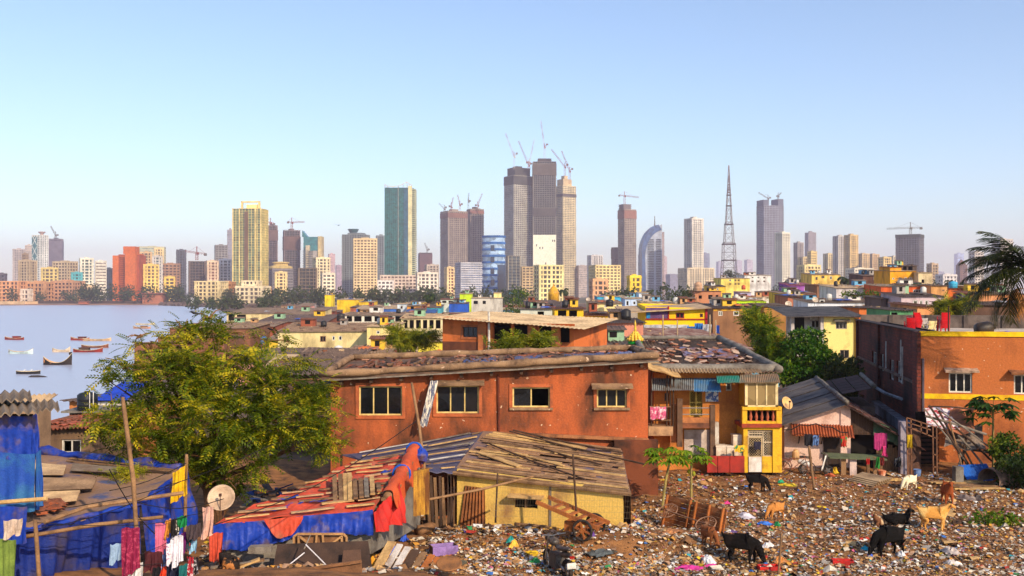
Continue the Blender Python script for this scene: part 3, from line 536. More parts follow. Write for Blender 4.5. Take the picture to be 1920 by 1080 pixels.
# cranes
for lab, x, yb_, yp, tip, d, tail, mt in [
 ('red luffing crane on the left tower of the trio', 964, 318, 294, (948, 250), 2190, (969, 287), STEELW),
 ('red luffing crane leaning left between the left and middle towers', 991, 318, 310, (972, 264), 2195, (996, 306), STEEL),
 ('red luffing crane leaning right between the left and middle towers', 993, 318, 305, (1002, 261), 2225, (988, 304), STEELW),
 ('tallest red luffing crane above the middle tower of the trio', 1021, 304, 276, (1014, 226), 2235, (1026, 270), STEELW),
 ('red luffing crane with a long left jib on the right tower of the trio', 1059, 330, 313, (1034, 280), 2180, (1064, 308), STEEL),
 ('small luffing crane furthest right on the trio', 1068, 345, 321, (1053, 283), 2178, (1073, 316), STEEL),
 ('level red crane on the lone brown tower', 1171, 384, 367, (1198, 370), 2200, (1161, 366), STEEL),
 ('level crane on the dark grey tower', 1707, 441, 427, (1663, 429), 1700, (1727, 427), STEELG),
 ('level crane above the brown concrete frame on the left', 369, 488, 474, (348, 471), 1500, (385, 476), STEEL),
 ('level crane on the brown-capped tower frame', 547, 430, 417, (571, 416), 1950, (540, 416), STEEL),
 ('small crane on the brown tower frame beside the yellow tower', 507, 422, 417, (497, 415), 2050, (514, 419), STEEL),
 ('thin luffing crane on the far grey tower at left', 104, 449, 441, (95, 424), 2500, (108, 440), STEELG),
 ('thin crane at the left end of the twin brown towers', 833, 402, 392, (823, 381), 2290, (836, 388), STEELG),
 ('crane standing straight over the left twin brown tower', 846, 396, 388, (850, 370), 2300, (843, 386), STEEL),
 ('crane over the middle of the twin brown towers', 862, 394, 384, (858, 365), 2320, (866, 382), STEEL),
 ('thin upright crane between the twin brown towers', 878, 394, 378, (879, 362), 2350, (881, 376), STEELG),
 ('crane over the right twin brown tower', 896, 393, 385, (904, 363), 2360, (892, 384), STEEL),
 ('small crane on the brown netted stub', 801, 474, 469, (796, 455), 2600, (804, 467), STEELG),
 ('left luffing crane on the notched grey-blue tower', 1440, 380, 372, (1422, 361), 2500, (1444, 370), STEELG),
 ('right luffing crane on the notched grey-blue tower', 1459, 375, 368, (1465, 361), 2500, (1457, 367), STEELG),
]: crane(lab, x, yb_, yp, tip, d, tail, mt)
# lattice broadcast mast
d = 1500; o = P(1366.5, 516, d); t = thing('broadcast_mast', 'tall grey lattice broadcast mast tapering to a needle', 'mast', o); k = d / F
lev = [(0, 13.5), (28, 11), (58, 10.4), (62, 8.4), (95, 6.6), (100, 5.4), (130, 4), (150, 3), (168, 2), (188, 1.3), (206, .5)]
mb = MB()
for (za, ra), (zb_, rb) in zip(lev, lev[1:]):
    n = max(1, int((zb_ - za) / 12)) if zb_ - za > 6 else 1
    for i in range(n):
        z0, z1 = za + (zb_ - za) * i / n, za + (zb_ - za) * (i + 1) / n; r0, r1 = ra + (rb - ra) * i / n, ra + (rb - ra) * (i + 1) / n
        c0 = [(sx * r0 * k, sy * r0 * k, z0 * k) for sx, sy in ((-1, -1), (1, -1), (1, 1), (-1, 1))]; c1 = [(sx * r1 * k, sy * r1 * k, z1 * k) for sx, sy in ((-1, -1), (1, -1), (1, 1), (-1, 1))]
        for j in range(4):
            mb.bar(c0[j], c1[j], .75, .75); mb.bar(c0[j], c1[(j + 1) % 4], .34, .34); mb.bar(c0[(j + 1) % 4], c1[j], .34, .34); mb.bar(c1[j], c1[(j + 1) % 4], .4, .4)
mb.build('lattice', S((112, 100, 104), (150, 140, 140), .05, .6, 0), t)
mb = MB()
for z, r in ((28, 11.3), (58, 10.6), (95, 6.8), (130, 4.3), (150, 3.4)):
    for a_, b_ in (((-r, -r), (r, -r)), ((r, -r), (r, r)), ((r, r), (-r, r)), ((-r, r), (-r, -r))): mb.bar((a_[0] * k, a_[1] * k, z * k), (b_[0] * k, b_[1] * k, z * k), 1.1, 1.6)
mb.build('platform', S((84, 74, 78), None, .05, .6, 0), t)
mb = MB()
for z in range(150, 190, 5): mb.box((0, 0, z * k), (4.2 * k * (1 - (z - 150) / 70), 4.2 * k * (1 - (z - 150) / 70), 2.4 * k))
mb.build('antenna_drums', S((110, 96, 98), None, .05, .6, 0), t)
# ------------------------------------------------------------------ vegetation builders
def np_mesh(name, V, Fc, mats, parent=None, mi=None):
    me = bpy.data.meshes.new(name); me.from_pydata(V.tolist() if hasattr(V, 'tolist') else V, [], Fc.tolist() if hasattr(Fc, 'tolist') else Fc)
    for m in (mats if isinstance(mats, (list, tuple)) else [mats]): me.materials.append(m)
    if mi is not None: me.polygons.foreach_set('material_index', np.asarray(mi, dtype=np.int32))
    me.update(); return link(name, me, parent)
def rots(n, rg, tilt=1.0):
    """n random rotation matrices: yaw free, tilt limited"""
    a = rg.uniform(0, 2 * np.pi, n); b = rg.normal(0, tilt, n); c = rg.normal(0, tilt, n)
    ca, sa, cb, sb, cc, sc = np.cos(a), np.sin(a), np.cos(b), np.sin(b), np.cos(c), np.sin(c); o, z = np.ones(n), np.zeros(n)
    Rz = np.stack([ca, -sa, z, sa, ca, z, z, z, o], 1).reshape(n, 3, 3); Ry = np.stack([cb, z, sb, z, o, z, -sb, z, cb], 1).reshape(n, 3, 3); Rx = np.stack([o, z, z, z, cc, -sc, z, sc, cc], 1).reshape(n, 3, 3)
    return Rz @ Ry @ Rx
def spray(pairs, length, lw, ll, droop=.25):
    """a feathered leaf: pairs of leaflets on a drooping stalk along +x"""
    V = []
    for i in range(pairs):
        t = (i + .6) / pairs; x = t * length; z = -droop * length * t * t; s = 1 - .45 * abs(t - .45)
        for sd in (-1, 1):
            b = np.array((x, 0, z)); dr = np.array((.5, sd * .85, -.15)); dr /= np.linalg.norm(dr); pr = np.array((.85, -sd * .5, 0)); l_, w_ = ll * s, lw * s
            V += [b, b + dr * l_ * .5 + pr * w_ * .5, b + dr * l_ + np.array((0, 0, -.1 * l_)), b + dr * l_ * .5 - pr * w_ * .5]
    return np.array(V)
def single(l, w): return np.array([(0, 0, 0), (l * .5, w * .5, .06 * l), (l, 0, -.06 * l), (l * .5, -w * .5, .06 * l)])
def foliage(name, centers, tmpl, size, mat, parent, seed=1, tilt=.5, svar=.3):
    rg = np.random.default_rng(seed); n = len(centers); M = rots(n, rg, tilt); s = size * (1 + rg.uniform(-svar, svar, n))
    V = np.einsum('nij,kj->nki', M, tmpl) * s[:, None, None] + np.asarray(centers)[:, None, :]
    q = len(tmpl); Fc = np.arange(n * q).reshape(-1, 4)
    return np_mesh(name, V.reshape(-1, 3), Fc, mat, parent)
def blob_points(blobs, n, seed, shell=.55, gap=.0, gs=.6):
    """points through the volume of ellipsoids, thicker towards the skin, thinned where a noise leaves gaps"""
    rg = np.random.default_rng(seed); vol = np.array([b[3] * b[4] * b[5] for b in blobs]); out = []
    while len(out) < n:
        b = blobs[rg.choice(len(blobs), p=vol / vol.sum())]; v = rg.normal(size=3); v /= np.linalg.norm(v); r = rg.uniform(0, 1) ** (1 / 3); r = shell + (1 - shell) * r if rg.uniform() < .75 else r
        p = (b[0] + v[0] * r * b[3], b[1] + v[1] * r * b[4], b[2] + v[2] * r * b[5])
        if gap and noise.noise((p[0] * gs, p[1] * gs, p[2] * gs * 1.6)) < gap - .5 + .0: continue
        out.append(p)
    return out
BARK = S((104, 82, 62), (60, 46, 36), 3, .95, .6, streak=.2)
def limbs(mb, base, tips, r0, fork=.35, n=6, seed=0):
    rr = random.Random(seed); base = Vector(base)
    for tp in tips:
        tp = Vector(tp); f = base.lerp(tp, fork); f.x = base.x + (tp.x - base.x) * fork * .5; f.y = base.y + (tp.y - base.y) * fork * .5
        m = f.lerp(tp, .5) + Vector((rr.uniform(-.2, .2), rr.uniform(-.2, .2), rr.uniform(-.05, .25))) * (tp - f).length * .4
        mb.tube([base, f, m, tp], [r0, r0 * .62, r0 * .38, r0 * .1], n)
LEAF_DARK = leafmat((22, 40, 18), (44, 66, 26), (92, 104, 44)); LEAF_FAR = leafmat((40, 54, 30), (62, 76, 40), (98, 102, 56)); LEAF_YG = leafmat((40, 58, 12), (120, 128, 20), (206, 186, 40), .4)
LEAF_MID = leafmat((24, 52, 12), (66, 100, 18), (150, 158, 36), .4)
def bush_tree(name, label, base, h, w, mat, n=500, leaf=.5, cat='tree', group=None, seed=0, trunk=.35, dp=None):
    t = thing(name, label, cat, base, 0, group); rr = random.Random(seed); dp = dp or w; hw = w / 2; bl = []
    for i in range(7):
        a = rr.uniform(0, 6.28); q = rr.uniform(.25, .62); bl.append((hw * q * math.cos(a), dp / 2 * q * math.sin(a), h * rr.uniform(trunk + .15, .82), hw * rr.uniform(.34, .55), dp / 2 * rr.uniform(.34, .55), h * rr.uniform(.13, .22)))
    bl.append((0, 0, h * .66, hw * .6, dp / 2 * .6, h * .3))
    mb = MB(); mb.tube([(0, 0, -.3), (0, 0, h * trunk)], [w * .045, w * .03], 7); limbs(mb, (0, 0, h * trunk * .8), [b[:3] for b in bl], w * .03, seed=seed); mb.build('trunk', BARK, t)
    foliage('crown', blob_points(bl, n, seed, gap=.42, gs=3 / w), single(1, .55), leaf, mat, t, seed, .8); return t
def palm(name, label, base, h, fl, nf, seed, mats=None, lean=(0, 0), nl=22, wid=.1, group=None):
    t = thing(name, label, 'palm tree', base, 0, group); rr = random.Random(seed); mb = MB()
    mb.tube([(lean[0] * q * q, lean[1] * q * q, h * q) for q in (0, .25, .5, .75, 1)], [fl * .07, fl * .05, fl * .045, fl * .045, fl * .05], 8); mb.build('trunk', S((124, 108, 88), (84, 70, 58), 2, .95, .5), t)
    top = Vector((lean[0], lean[1], h)); g = mats or LEAF_DARK
    for i in range(nf): frond(t, top, rr.uniform(0, 6.28) if seed else 6.28 * i / nf, rr.uniform(-.25, 1.15), fl * rr.uniform(.8, 1.1), nl, wid, g, rr)
    return t
def frond(t, top, az, el, L_, nl, wid, mat, rr, drp=1.0, name='frond'):
    V = []; Fc = []; dirh = Vector((math.cos(az), math.sin(az), 0)); side = Vector((-math.sin(az), math.cos(az), 0)); p = Vector(top); e = el; pts = [p.copy()]; ds = []
    for i in range(14):
        d_ = dirh * math.cos(e) + Vector((0, 0, math.sin(e))); p = p + d_ * L_ / 14; pts.append(p.copy()); ds.append(d_); e -= drp * .13 * (1 + i / 9)
    mb = MB(); mb.tube(pts, [L_ * .012 * (1 - .85 * i / 14) for i in range(15)], 4)
    for k in range(nl):
        u = .1 + .88 * k / nl; q = u * 14; i = min(13, int(q)); b = pts[i].lerp(pts[i + 1], q - i); ll = L_ * .34 * math.sin(math.pi * min(1, .18 + u * .8)) ** .7 + .05
        for sd in (-1, 1):
            v = (side * sd * .8 + ds[i] * .65 + Vector((0, 0, -.45 * drp + rr.uniform(-.2, .15)))).normalized(); m_ = b + v * ll * .5; tp = b + v * ll + Vector((0, 0, -ll * .28 * drp)); wv = ds[i] * wid * .5
            mb.add([b - wv * .6, b + wv * .6, m_ + wv, tp, m_ - wv], [(0, 1, 2, 4), (4, 2, 3)])
    return mb.build(name, mat, t)
# ------------------------------------------------------------------ far shore: trees, sea wall, rocks
def belt(name, spans, seed, mat=LEAF_FAR, n=5200, leaf=2.5):
    rr = random.Random(seed); pts = []
    for x0, x1, y0, y1, d, k in spans:
        for i in range(k):
            px = rr.uniform(x0, x1); dd = d * rr.uniform(.97, 1.04); w_ = rr.uniform(7, 12) * dd / F; zt = CAMZ - (rr.uniform(y0, y1) - HY) / F * dd; zb = -5.0
            bl = [((px - 960) / F * dd + rr.uniform(-.4, .4) * w_, dd + rr.uniform(-6, 6), zb + (zt - zb) * q, w_ * .6, 5, (zt - zb) * .3) for q in (.35, .55, .72)]
            pts += blob_points(bl, max(40, int(n * w_ * (zt - zb) / 12000)), rr.randrange(9999), .5)
    return kindof(foliage(name, pts, single(1, .7), leaf, mat, None, seed, .9), 'stuff')
belt('shore_wood', [(118, 145, 540, 548, 1140, 7), (150, 345, 530, 545, 1135, 85), (335, 365, 545, 552, 1120, 8), (415, 440, 540, 545, 1120, 7), (18, 32, 540, 546, 1140, 4), (70, 84, 545, 549, 1140, 3)], 3)
belt('woodland_belt', [(497, 640, 536, 546, 900, 50), (630, 830, 536, 548, 860, 70), (820, 1000, 537, 548, 800, 46), (1240, 1360, 532, 546, 640, 26), (1350, 1420, 512, 525, 900, 12), (1150, 1250, 538, 548, 640, 16), (330, 520, 556, 562, 760, 26), (1730, 1830, 532, 545, 560, 22), (1470, 1530, 522, 534, 640, 12), (1130, 1180, 540, 548, 560, 8)], 5)
mb = MB(); mb.box((-800, 1062, -3.3), (560, 1.2, 3.4)); mb.box((-560, 1092, -3.4), (80, 1.2, 3.0)); o = mb.build('sea_wall', CONC((214, 176, 132))); tag(o, 'long low tan sea wall along the far beach at left', 'wall')
mb = MB(); mb.box((-455, 1117, -3.2), (190, 1.4, 3.0)); o = mb.build('sea_wall', CONC((84, 66, 58))); tag(o, 'dark low wall below the far shore trees', 'wall')
t = blocks('shore_house', 'low terracotta house with a terrace among the shore trees', 'house', [('wall', 267, 305, 551, 1110, 12, (176, 112, 84), None), ('terrace_roof', 265, 307, 549, 1108, 15, (150, 96, 80), 551), ('stair_block', 276, 286, 546, 1112, 6, (206, 160, 130), 551)])
t = blocks('shore_house', 'small white house on the rocky far shore', 'house', [('wall', 358, 369, 559, 1060, 8, (240, 236, 230), None), ('roof', 357, 370, 558, 1059, 9, (190, 180, 176), 559)])
t = blocks('shore_shed', 'small brick shed at the end of the far beach', 'shed', [('wall', 147, 163, 566, 1090, 6, (176, 100, 70), None), ('roof', 146, 164, 565, 1089, 8, (140, 90, 70), 566)])
rg = np.random.default_rng(4); pts = []
for i in range(1500):
    u = rg.uniform(); px = 300 + 240 * u; d = 1085 - 330 * u + rg.uniform(-30, 12); pts.append(((px - 960) / F * d, d, SEA + rg.uniform(0, 1.6)))
cube = np.array([(x, y, z) for x in (-.5, .5) for y in (-.5, .5) for z in (-.5, .5)])[[0, 1, 3, 2, 4, 6, 7, 5, 0, 4, 5, 1, 2, 3, 7, 6, 0, 2, 6, 4, 1, 5, 7, 3]]
kindof(foliage('shore_rocks', pts, cube, 2.3, S((112, 92, 80), (62, 52, 48), .4, .95, .3), None, 2, .6, .5), 'stuff')

# ------------------------------------------------------------------ fishing boats
def boat(label, px, py, L0, hull, inner, yaw, rise=.5, canopy=None, flag=False, moor=True):
    L_ = L0 * .85; rise *= .8; d = (CAMZ - SEA) * F / (py - HY); q = P(px, py, d); q.z = SEA - .12; t = thing('fishing_boat', label, 'boat', q, R(yaw), 'moored fishing boats'); n = 12
    mb = MB(); W_ = L_ * .13; secs = []
    for i in range(n + 1):
        u = i / n * 2 - 1; w_ = W_ * max(.04, (1 - abs(u) ** 2.6)); sh = .55 + rise * abs(u) ** 2.6 * (1.5 if u > 0 else 1); secs.append((u * L_ / 2 * (1 + .04 * abs(u)), w_, sh))
    ring = lambda x, w_, sh: [(x, -w_, sh), (x, -w_ * .72, .12), (x, 0, -.08), (x, w_ * .72, .12), (x, w_, sh), (x, w_ * .86, sh - .02), (x, w_ * .5, .22), (x, -w_ * .5, .22), (x, -w_ * .86, sh - .02)]
    for s_ in secs: mb.v += ring(*s_)
    for i in range(n):
        for j in range(9): mb.f.append((i * 9 + j, i * 9 + (j + 1) % 9, (i + 1) * 9 + (j + 1) % 9, (i + 1) * 9 + j)); mb.m.append(0 if j in (0, 1, 2, 3) else 1)
    mb.add(ring(*secs[0]), [tuple(range(9))]); mb.add(ring(*secs[-1]), [tuple(range(9))])
    mb.build('hull', [S(hull, None, 1, .6, 0), S(inner, None, 1, .8, 0)], t)
    mb = MB()
    for u in (-.45, -.1, .3): mb.box((u * L_ / 2, 0, .5), (.25, W_ * 1.7, .06))
    mb.build('thwart', S(inner, None, 1, .8, 0), t)
    mb = MB()
    for sd in (-1, 1): mb.tube([(x, sd * w_, sh + .02) for x, w_, sh in secs], .05, 4)
    mb.build('gunwale', S((226, 206, 170), None, 1, .7, 0), t)
    if canopy:
        mb = MB(); mb.bb(-L_ * .3, L_ * .05, -W_ * .7, W_ * .7, .5, 1.1); mb.box((-L_ * .12, 0, 1.15), (L_ * .42, W_ * 1.6, .08)); mb.build('cabin', S(canopy, None, 1, .8, 0), t)
    if flag:
        mb = MB(); x = secs[-1][0]; mb.tube([(x, 0, 1), (x, 0, 2.6)], .04, 4); mb.patch((x, 0, 2.0), (x - .6, .1, 2.05), (x - .6, .1, 2.5), (x, 0, 2.6), 2, 1, None, .02); mb.build('flag', S((40, 34, 34), None, 1, .9, 0), t)
RED, WH_, BRNB = (178, 60, 44), (222, 214, 206), (104, 62, 46)
for a in [('red-brown boat lying alone at the far left of the bay', 27, 637, 7, (150, 52, 40), (176, 66, 50), 172, .45, (140, 50, 40)),
 ('small white and teal rowing boat below the lone red-brown boat', 39, 663, 6.2, (206, 226, 222), (150, 120, 100), 4, .6),
 ('red boat with a white bow left of a tan boat', 150, 638, 7, (192, 58, 44), (170, 90, 70), 168, .5, (110, 56, 48)),
 ('tan long boat touching the red boat with the white bow', 182, 639, 9, (222, 180, 136), (196, 140, 90), 4, .4),
 ('small cream rowing boat above the high-prowed boat', 115, 660, 4.6, (224, 200, 172), (150, 110, 84), 6, .7),
 ('long dark red boat moored alongside a smaller boat', 165, 660, 7.6, (158, 50, 38), (90, 60, 50), 5, .5, (84, 62, 52)),
 ('slim brown boat right behind the long dark red boat', 178, 652, 7.6, (146, 84, 58), (110, 74, 56), 4, .5),
 ('high-prowed black and orange boat flying a dark flag', 108, 684, 6.0, (46, 36, 32), (226, 150, 90), 6, 1.5, None, True),
 ('white and red boat nearest the big tree', 266, 616, 8, (206, 150, 120), (232, 210, 180), 174, .5, (150, 110, 80)),
 ('cream boat behind the white and red boat', 272, 609, 9, (236, 218, 180), (206, 170, 120), 3, .4),
 ('flat black skiff low in the water with white birds on it', 53, 701, 4.6, (40, 38, 42), (60, 56, 56), 4, .12)]: boat(*a)
mb = MB(); d = 14 * F / (707 - HY); q = P(71, 707, d)
mb.lathe([(.05, -1.6), (.28, -1.1), (.3, 0), (.22, 1), (.04, 1.6)], 8, (0, 0, 0), M=Matrix.Rotation(R(90), 3, 'Y')); o = mb.build('drift_log', S((60, 52, 50))); o.location = (q.x, q.y, SEA); tag(o, 'dark log drifting beside the flat black skiff', 'log')
# ------------------------------------------------------------------ houses
SHEET = S((150, 122, 96), (90, 70, 58), .8, .88, .15, fine=14, kind='fleck'); SHEET_L = S((196, 166, 128), (132, 106, 84), .8, .88, .15, fine=14); SHEET_D = S((116, 94, 80), (68, 54, 50), .8, .88, .15, fine=14, kind='fleck')
RUST = S((134, 84, 58), (88, 54, 42), 1.5, .9, .2); SHEET_B = S((120, 108, 96), (92, 64, 50), .7, .9, .2, fine=8)
PANE = glassmat((26, 28, 32), .08, .5, 1.5); PANE_L = glassmat((62, 74, 78), .1, .4, 1.2); DARKIN = S((26, 22, 20), None, 1, .95, 0)  # DARKIN: near-black sheets behind openings, the indoor shade put into their colour
def wallm(c, dirt=None, k=.55, sc=.9, brk=None): return S(c, dirt or (int(c[0] * k), int(c[1] * k * .92), int(c[2] * k * .88)), sc, .92, .3, .45, lo=.46, hi=.74, fine=16, brk=brk)
BRICKM = (.24, .085, (120, 96, 84))
FOOT = []
class House:
    def __init__(s, name, label, px0, px1, yf, d0, D, wm, rm=None, yb=None, d1=None, base=None, group=None, over=.35, waves=None, amp=.035, t=.2, cat='house', rooflift=.03, side=None, back=True):
        d1 = d1 or d0; s.A = P(px0, HY, d0); s.B = P(px1, HY, d1); s.A.z = s.B.z = 0; v = s.B - s.A; s.w = v.length; s.ux = v / s.w; s.uy = Vector((-s.ux.y, s.ux.x, 0)); s.rz = math.atan2(v.y, v.x)
        yl, yr = yf if isinstance(yf, tuple) else (yf, yf); m = (s.A + s.B) / 2
        s.base = T(m.x, m.y) - .4 if base is None else base; s.D = D
        s.hl = CAMZ - (yl - HY) / F * d0 - s.base; s.hr = CAMZ - (yr - HY) / F * d1 - s.base; s.wm = wm; s.tk = t
        bl, br = s.A + s.uy * D, s.B + s.uy * D
        if yb is None: s.bl, s.br = s.hl + .12 * D, s.hr + .12 * D
        else:
            y0, y1 = yb if isinstance(yb, tuple) else (yb, yb); s.bl = CAMZ - (y0 - HY) / F * bl.y - s.base; s.br = CAMZ - (y1 - HY) / F * br.y - s.base
        s.t = thing(name, label, cat, (s.A.x, s.A.y, s.base), s.rz, group); s.ops = []; s.rm = rm; s.over = over; FOOT.append((min(s.A.x, s.B.x), max(s.A.x, s.B.x), min(s.A.y, s.B.y), max(s.A.y, s.B.y) + D)); s.waves = waves; s.amp = amp; s.side = side
    def loc(s, px, py, off=0.0):
        dx = Vector(((px - 960) / F, 1, 0)); A = s.A + s.uy * off; k = A.dot(s.uy) / dx.dot(s.uy); h = dx * k
        return (h - s.A).dot(s.ux), CAMZ - (py - HY) / F * k - s.base
    def rect(s, x0, y0, x1, y1):
        a = s.loc(x0, y1); b = s.loc(x1, y0); return a[0], a[1], b[0], b[1]
    def win(s, x0, y0, x1, y1, panes=2, fc=(222, 200, 150), hood=None, sill=None, fw=.06, pm=None, slide=None, surround=None, name='window', depth=.1, openp=()):
        a, b, c, d = s.rect(x0, y0, x1, y1); s.ops.append((a, b, c, d)); fm = fc if not isinstance(fc, tuple) else S(fc, None, 3, .6, .05)
        mb = MB(); y = depth
        for q in ((a, c, b, b + fw), (a, c, d - fw, d), (a, a + fw, b + fw, d - fw), (c - fw, c, b + fw, d - fw)): mb.bb(q[0], q[1], y - .04, y + .05, q[2], q[3])
        for i in range(1, panes): x = a + (c - a) * i / panes; mb.bb(x - fw * .4, x + fw * .4, y - .03, y + .04, b + fw, d - fw)
        o = mb.build(name, fm, s.t)
        for i in range(panes):
            if i in openp: continue
            x0_, x1_ = a + (c - a) * i / panes + fw * .5, a + (c - a) * (i + 1) / panes - fw * .5
            mb = MB(); mb.bb(x0_, x1_, y, y + .012, b + fw, d - fw); mb.build('pane', pm or PANE, o)
        if surround: 
            mb = MB(); e = surround[1]
            for q in ((a - e, c + e, b - e, b - .002), (a - e, c + e, d + .002, d + e), (a - e, a - .002, b, d), (c + .002, c + e, b, d)): mb.bb(q[0], q[1], -.05, .04, q[2], q[3])
            mb.build('window_surround', surround[0], s.t)
        if hood: mb = MB(); mb.patch((a - .22, -.42, d + .10), (c + .22, -.42, d + .12), (c + .22, .0, d + .22), (a - .22, .0, d + .22), 6, 2, lambda u, v: .012 * math.sin(u * 25 + v * 9), .09); mb.build('window_hood', hood, s.t)
        if sill: mb = MB(); mb.bb(a - .12, c + .12, -.1, .05, b - .1, b - .004); mb.build('window_sill', sill, s.t)
        return o
    def hole(s, x0, y0, x1, y1): s.ops.append(s.rect(x0, y0, x1, y1))
    def walls(s, name='wall'):
        w, D, tk = s.w, s.D, s.tk; mb = MB(); h = max(s.hl, s.hr) + .001; top = lambda x: s.hl + (s.hr - s.hl) * x / w
        ops = [(max(a, .02), max(b, .02), min(c, w - .02), min(d, h - .03)) for a, b, c, d in s.ops]; mb.wall(w, h, tk, ops, top)
        for x0, hf, hb in ((0, s.hl, s.bl), (w - tk, s.hr, s.br)):
            mb.add([(x, y, z) for x in (x0, x0 + tk) for y, z in ((tk, 0), (D, 0), (D, hb), (tk, hf))], [(0, 1, 2, 3), (7, 6, 5, 4), (3, 2, 6, 7), (1, 5, 6, 2), (0, 3, 7, 4)])
        mb.add([(tk, D - tk, 0), (w - tk, D - tk, 0), (w - tk, D - tk, s.br - .02), (tk, D - tk, s.bl - .02)], [(0, 1, 2, 3)]); mb.add([(0, D, 0), (w, D, 0), (w, D, s.br), (0, D, s.bl)], [(3, 2, 1, 0)])
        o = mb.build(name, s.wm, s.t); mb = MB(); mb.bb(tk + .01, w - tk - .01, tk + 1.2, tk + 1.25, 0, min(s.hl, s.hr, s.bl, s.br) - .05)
        if s.ops: mb.build('interior_shade', DARKIN, s.t)
        return o
    def roof(s, rm=None, name='roof', lift=.05, over=None, split=1):
        o_ = s.over if over is None else over; rm = rm or s.rm; w, D = s.w, s.D; fl, fr, bl, br = s.hl + lift, s.hr + lift, s.bl + lift, s.br + lift
        sl, sr = (bl - fl) / D, (br - fr) / D; mb = MB(); c = [(-o_, -o_, fl - sl * o_), (w + o_, -o_, fr - sr * o_), (w + o_, D + o_ * .5, br + sr * o_ * .5), (-o_, D + o_ * .5, bl + sl * o_ * .5)]
        wv = s.waves if s.waves is not None else (int((w + 2 * o_) / .3) if s.A.y < 210 else 0)
        if wv: mb.corr(*c, min(wv, 60), s.amp * (1 if s.A.y < 60 else 1.5), 3, .03)
        else: mb.patch(*c, 8, 4, lambda u, v: .05 * math.sin(u * 23 + v * 7), .07)
        o = mb.build(name, rm, s.t)
        if 60 < s.A.y < 300:
            rb = MB()
            for i in range(int(w * 1.6)):
                a, b = rnd.random(), rnd.random(); x, y = a * w, b * D; z = (fl * (1 - a) + fr * a) * (1 - b) + (bl * (1 - a) + br * a) * b + .07
                if i % 4: rb.box((x, y, z), (rnd.uniform(.15, .5), rnd.uniform(.15, .4), rnd.uniform(.06, .22)), rnd.random() * 3, i % 3)
                else: rb.bar((x, y, z), (x + rnd.uniform(-1, 1), y + rnd.uniform(.4, 1.6), z + .12), .08, .06, 2)
            kindof(rb.build('roof_rubble', [RUST, SHEET_L, SHEET_D], s.t), 'stuff')
        return o
    def done(s): s.walls(); return s.roof() if s.rm else None
ORG, YLW, CRM, PNKW, WHT, LIME, CYN, PUR, TAN, BRK, TRQ, GRYW, LILAC = (206, 110, 50), (240, 196, 40), (228, 204, 148), (206, 140, 116), (222, 216, 210), (196, 220, 40), (84, 176, 204), (150, 84, 158), (190, 150, 110), (136, 76, 54), (90, 170, 176), (168, 160, 158), (196, 176, 196)
GRP = 'houses of the shanty quarter'
WB = (226, 222, 214)
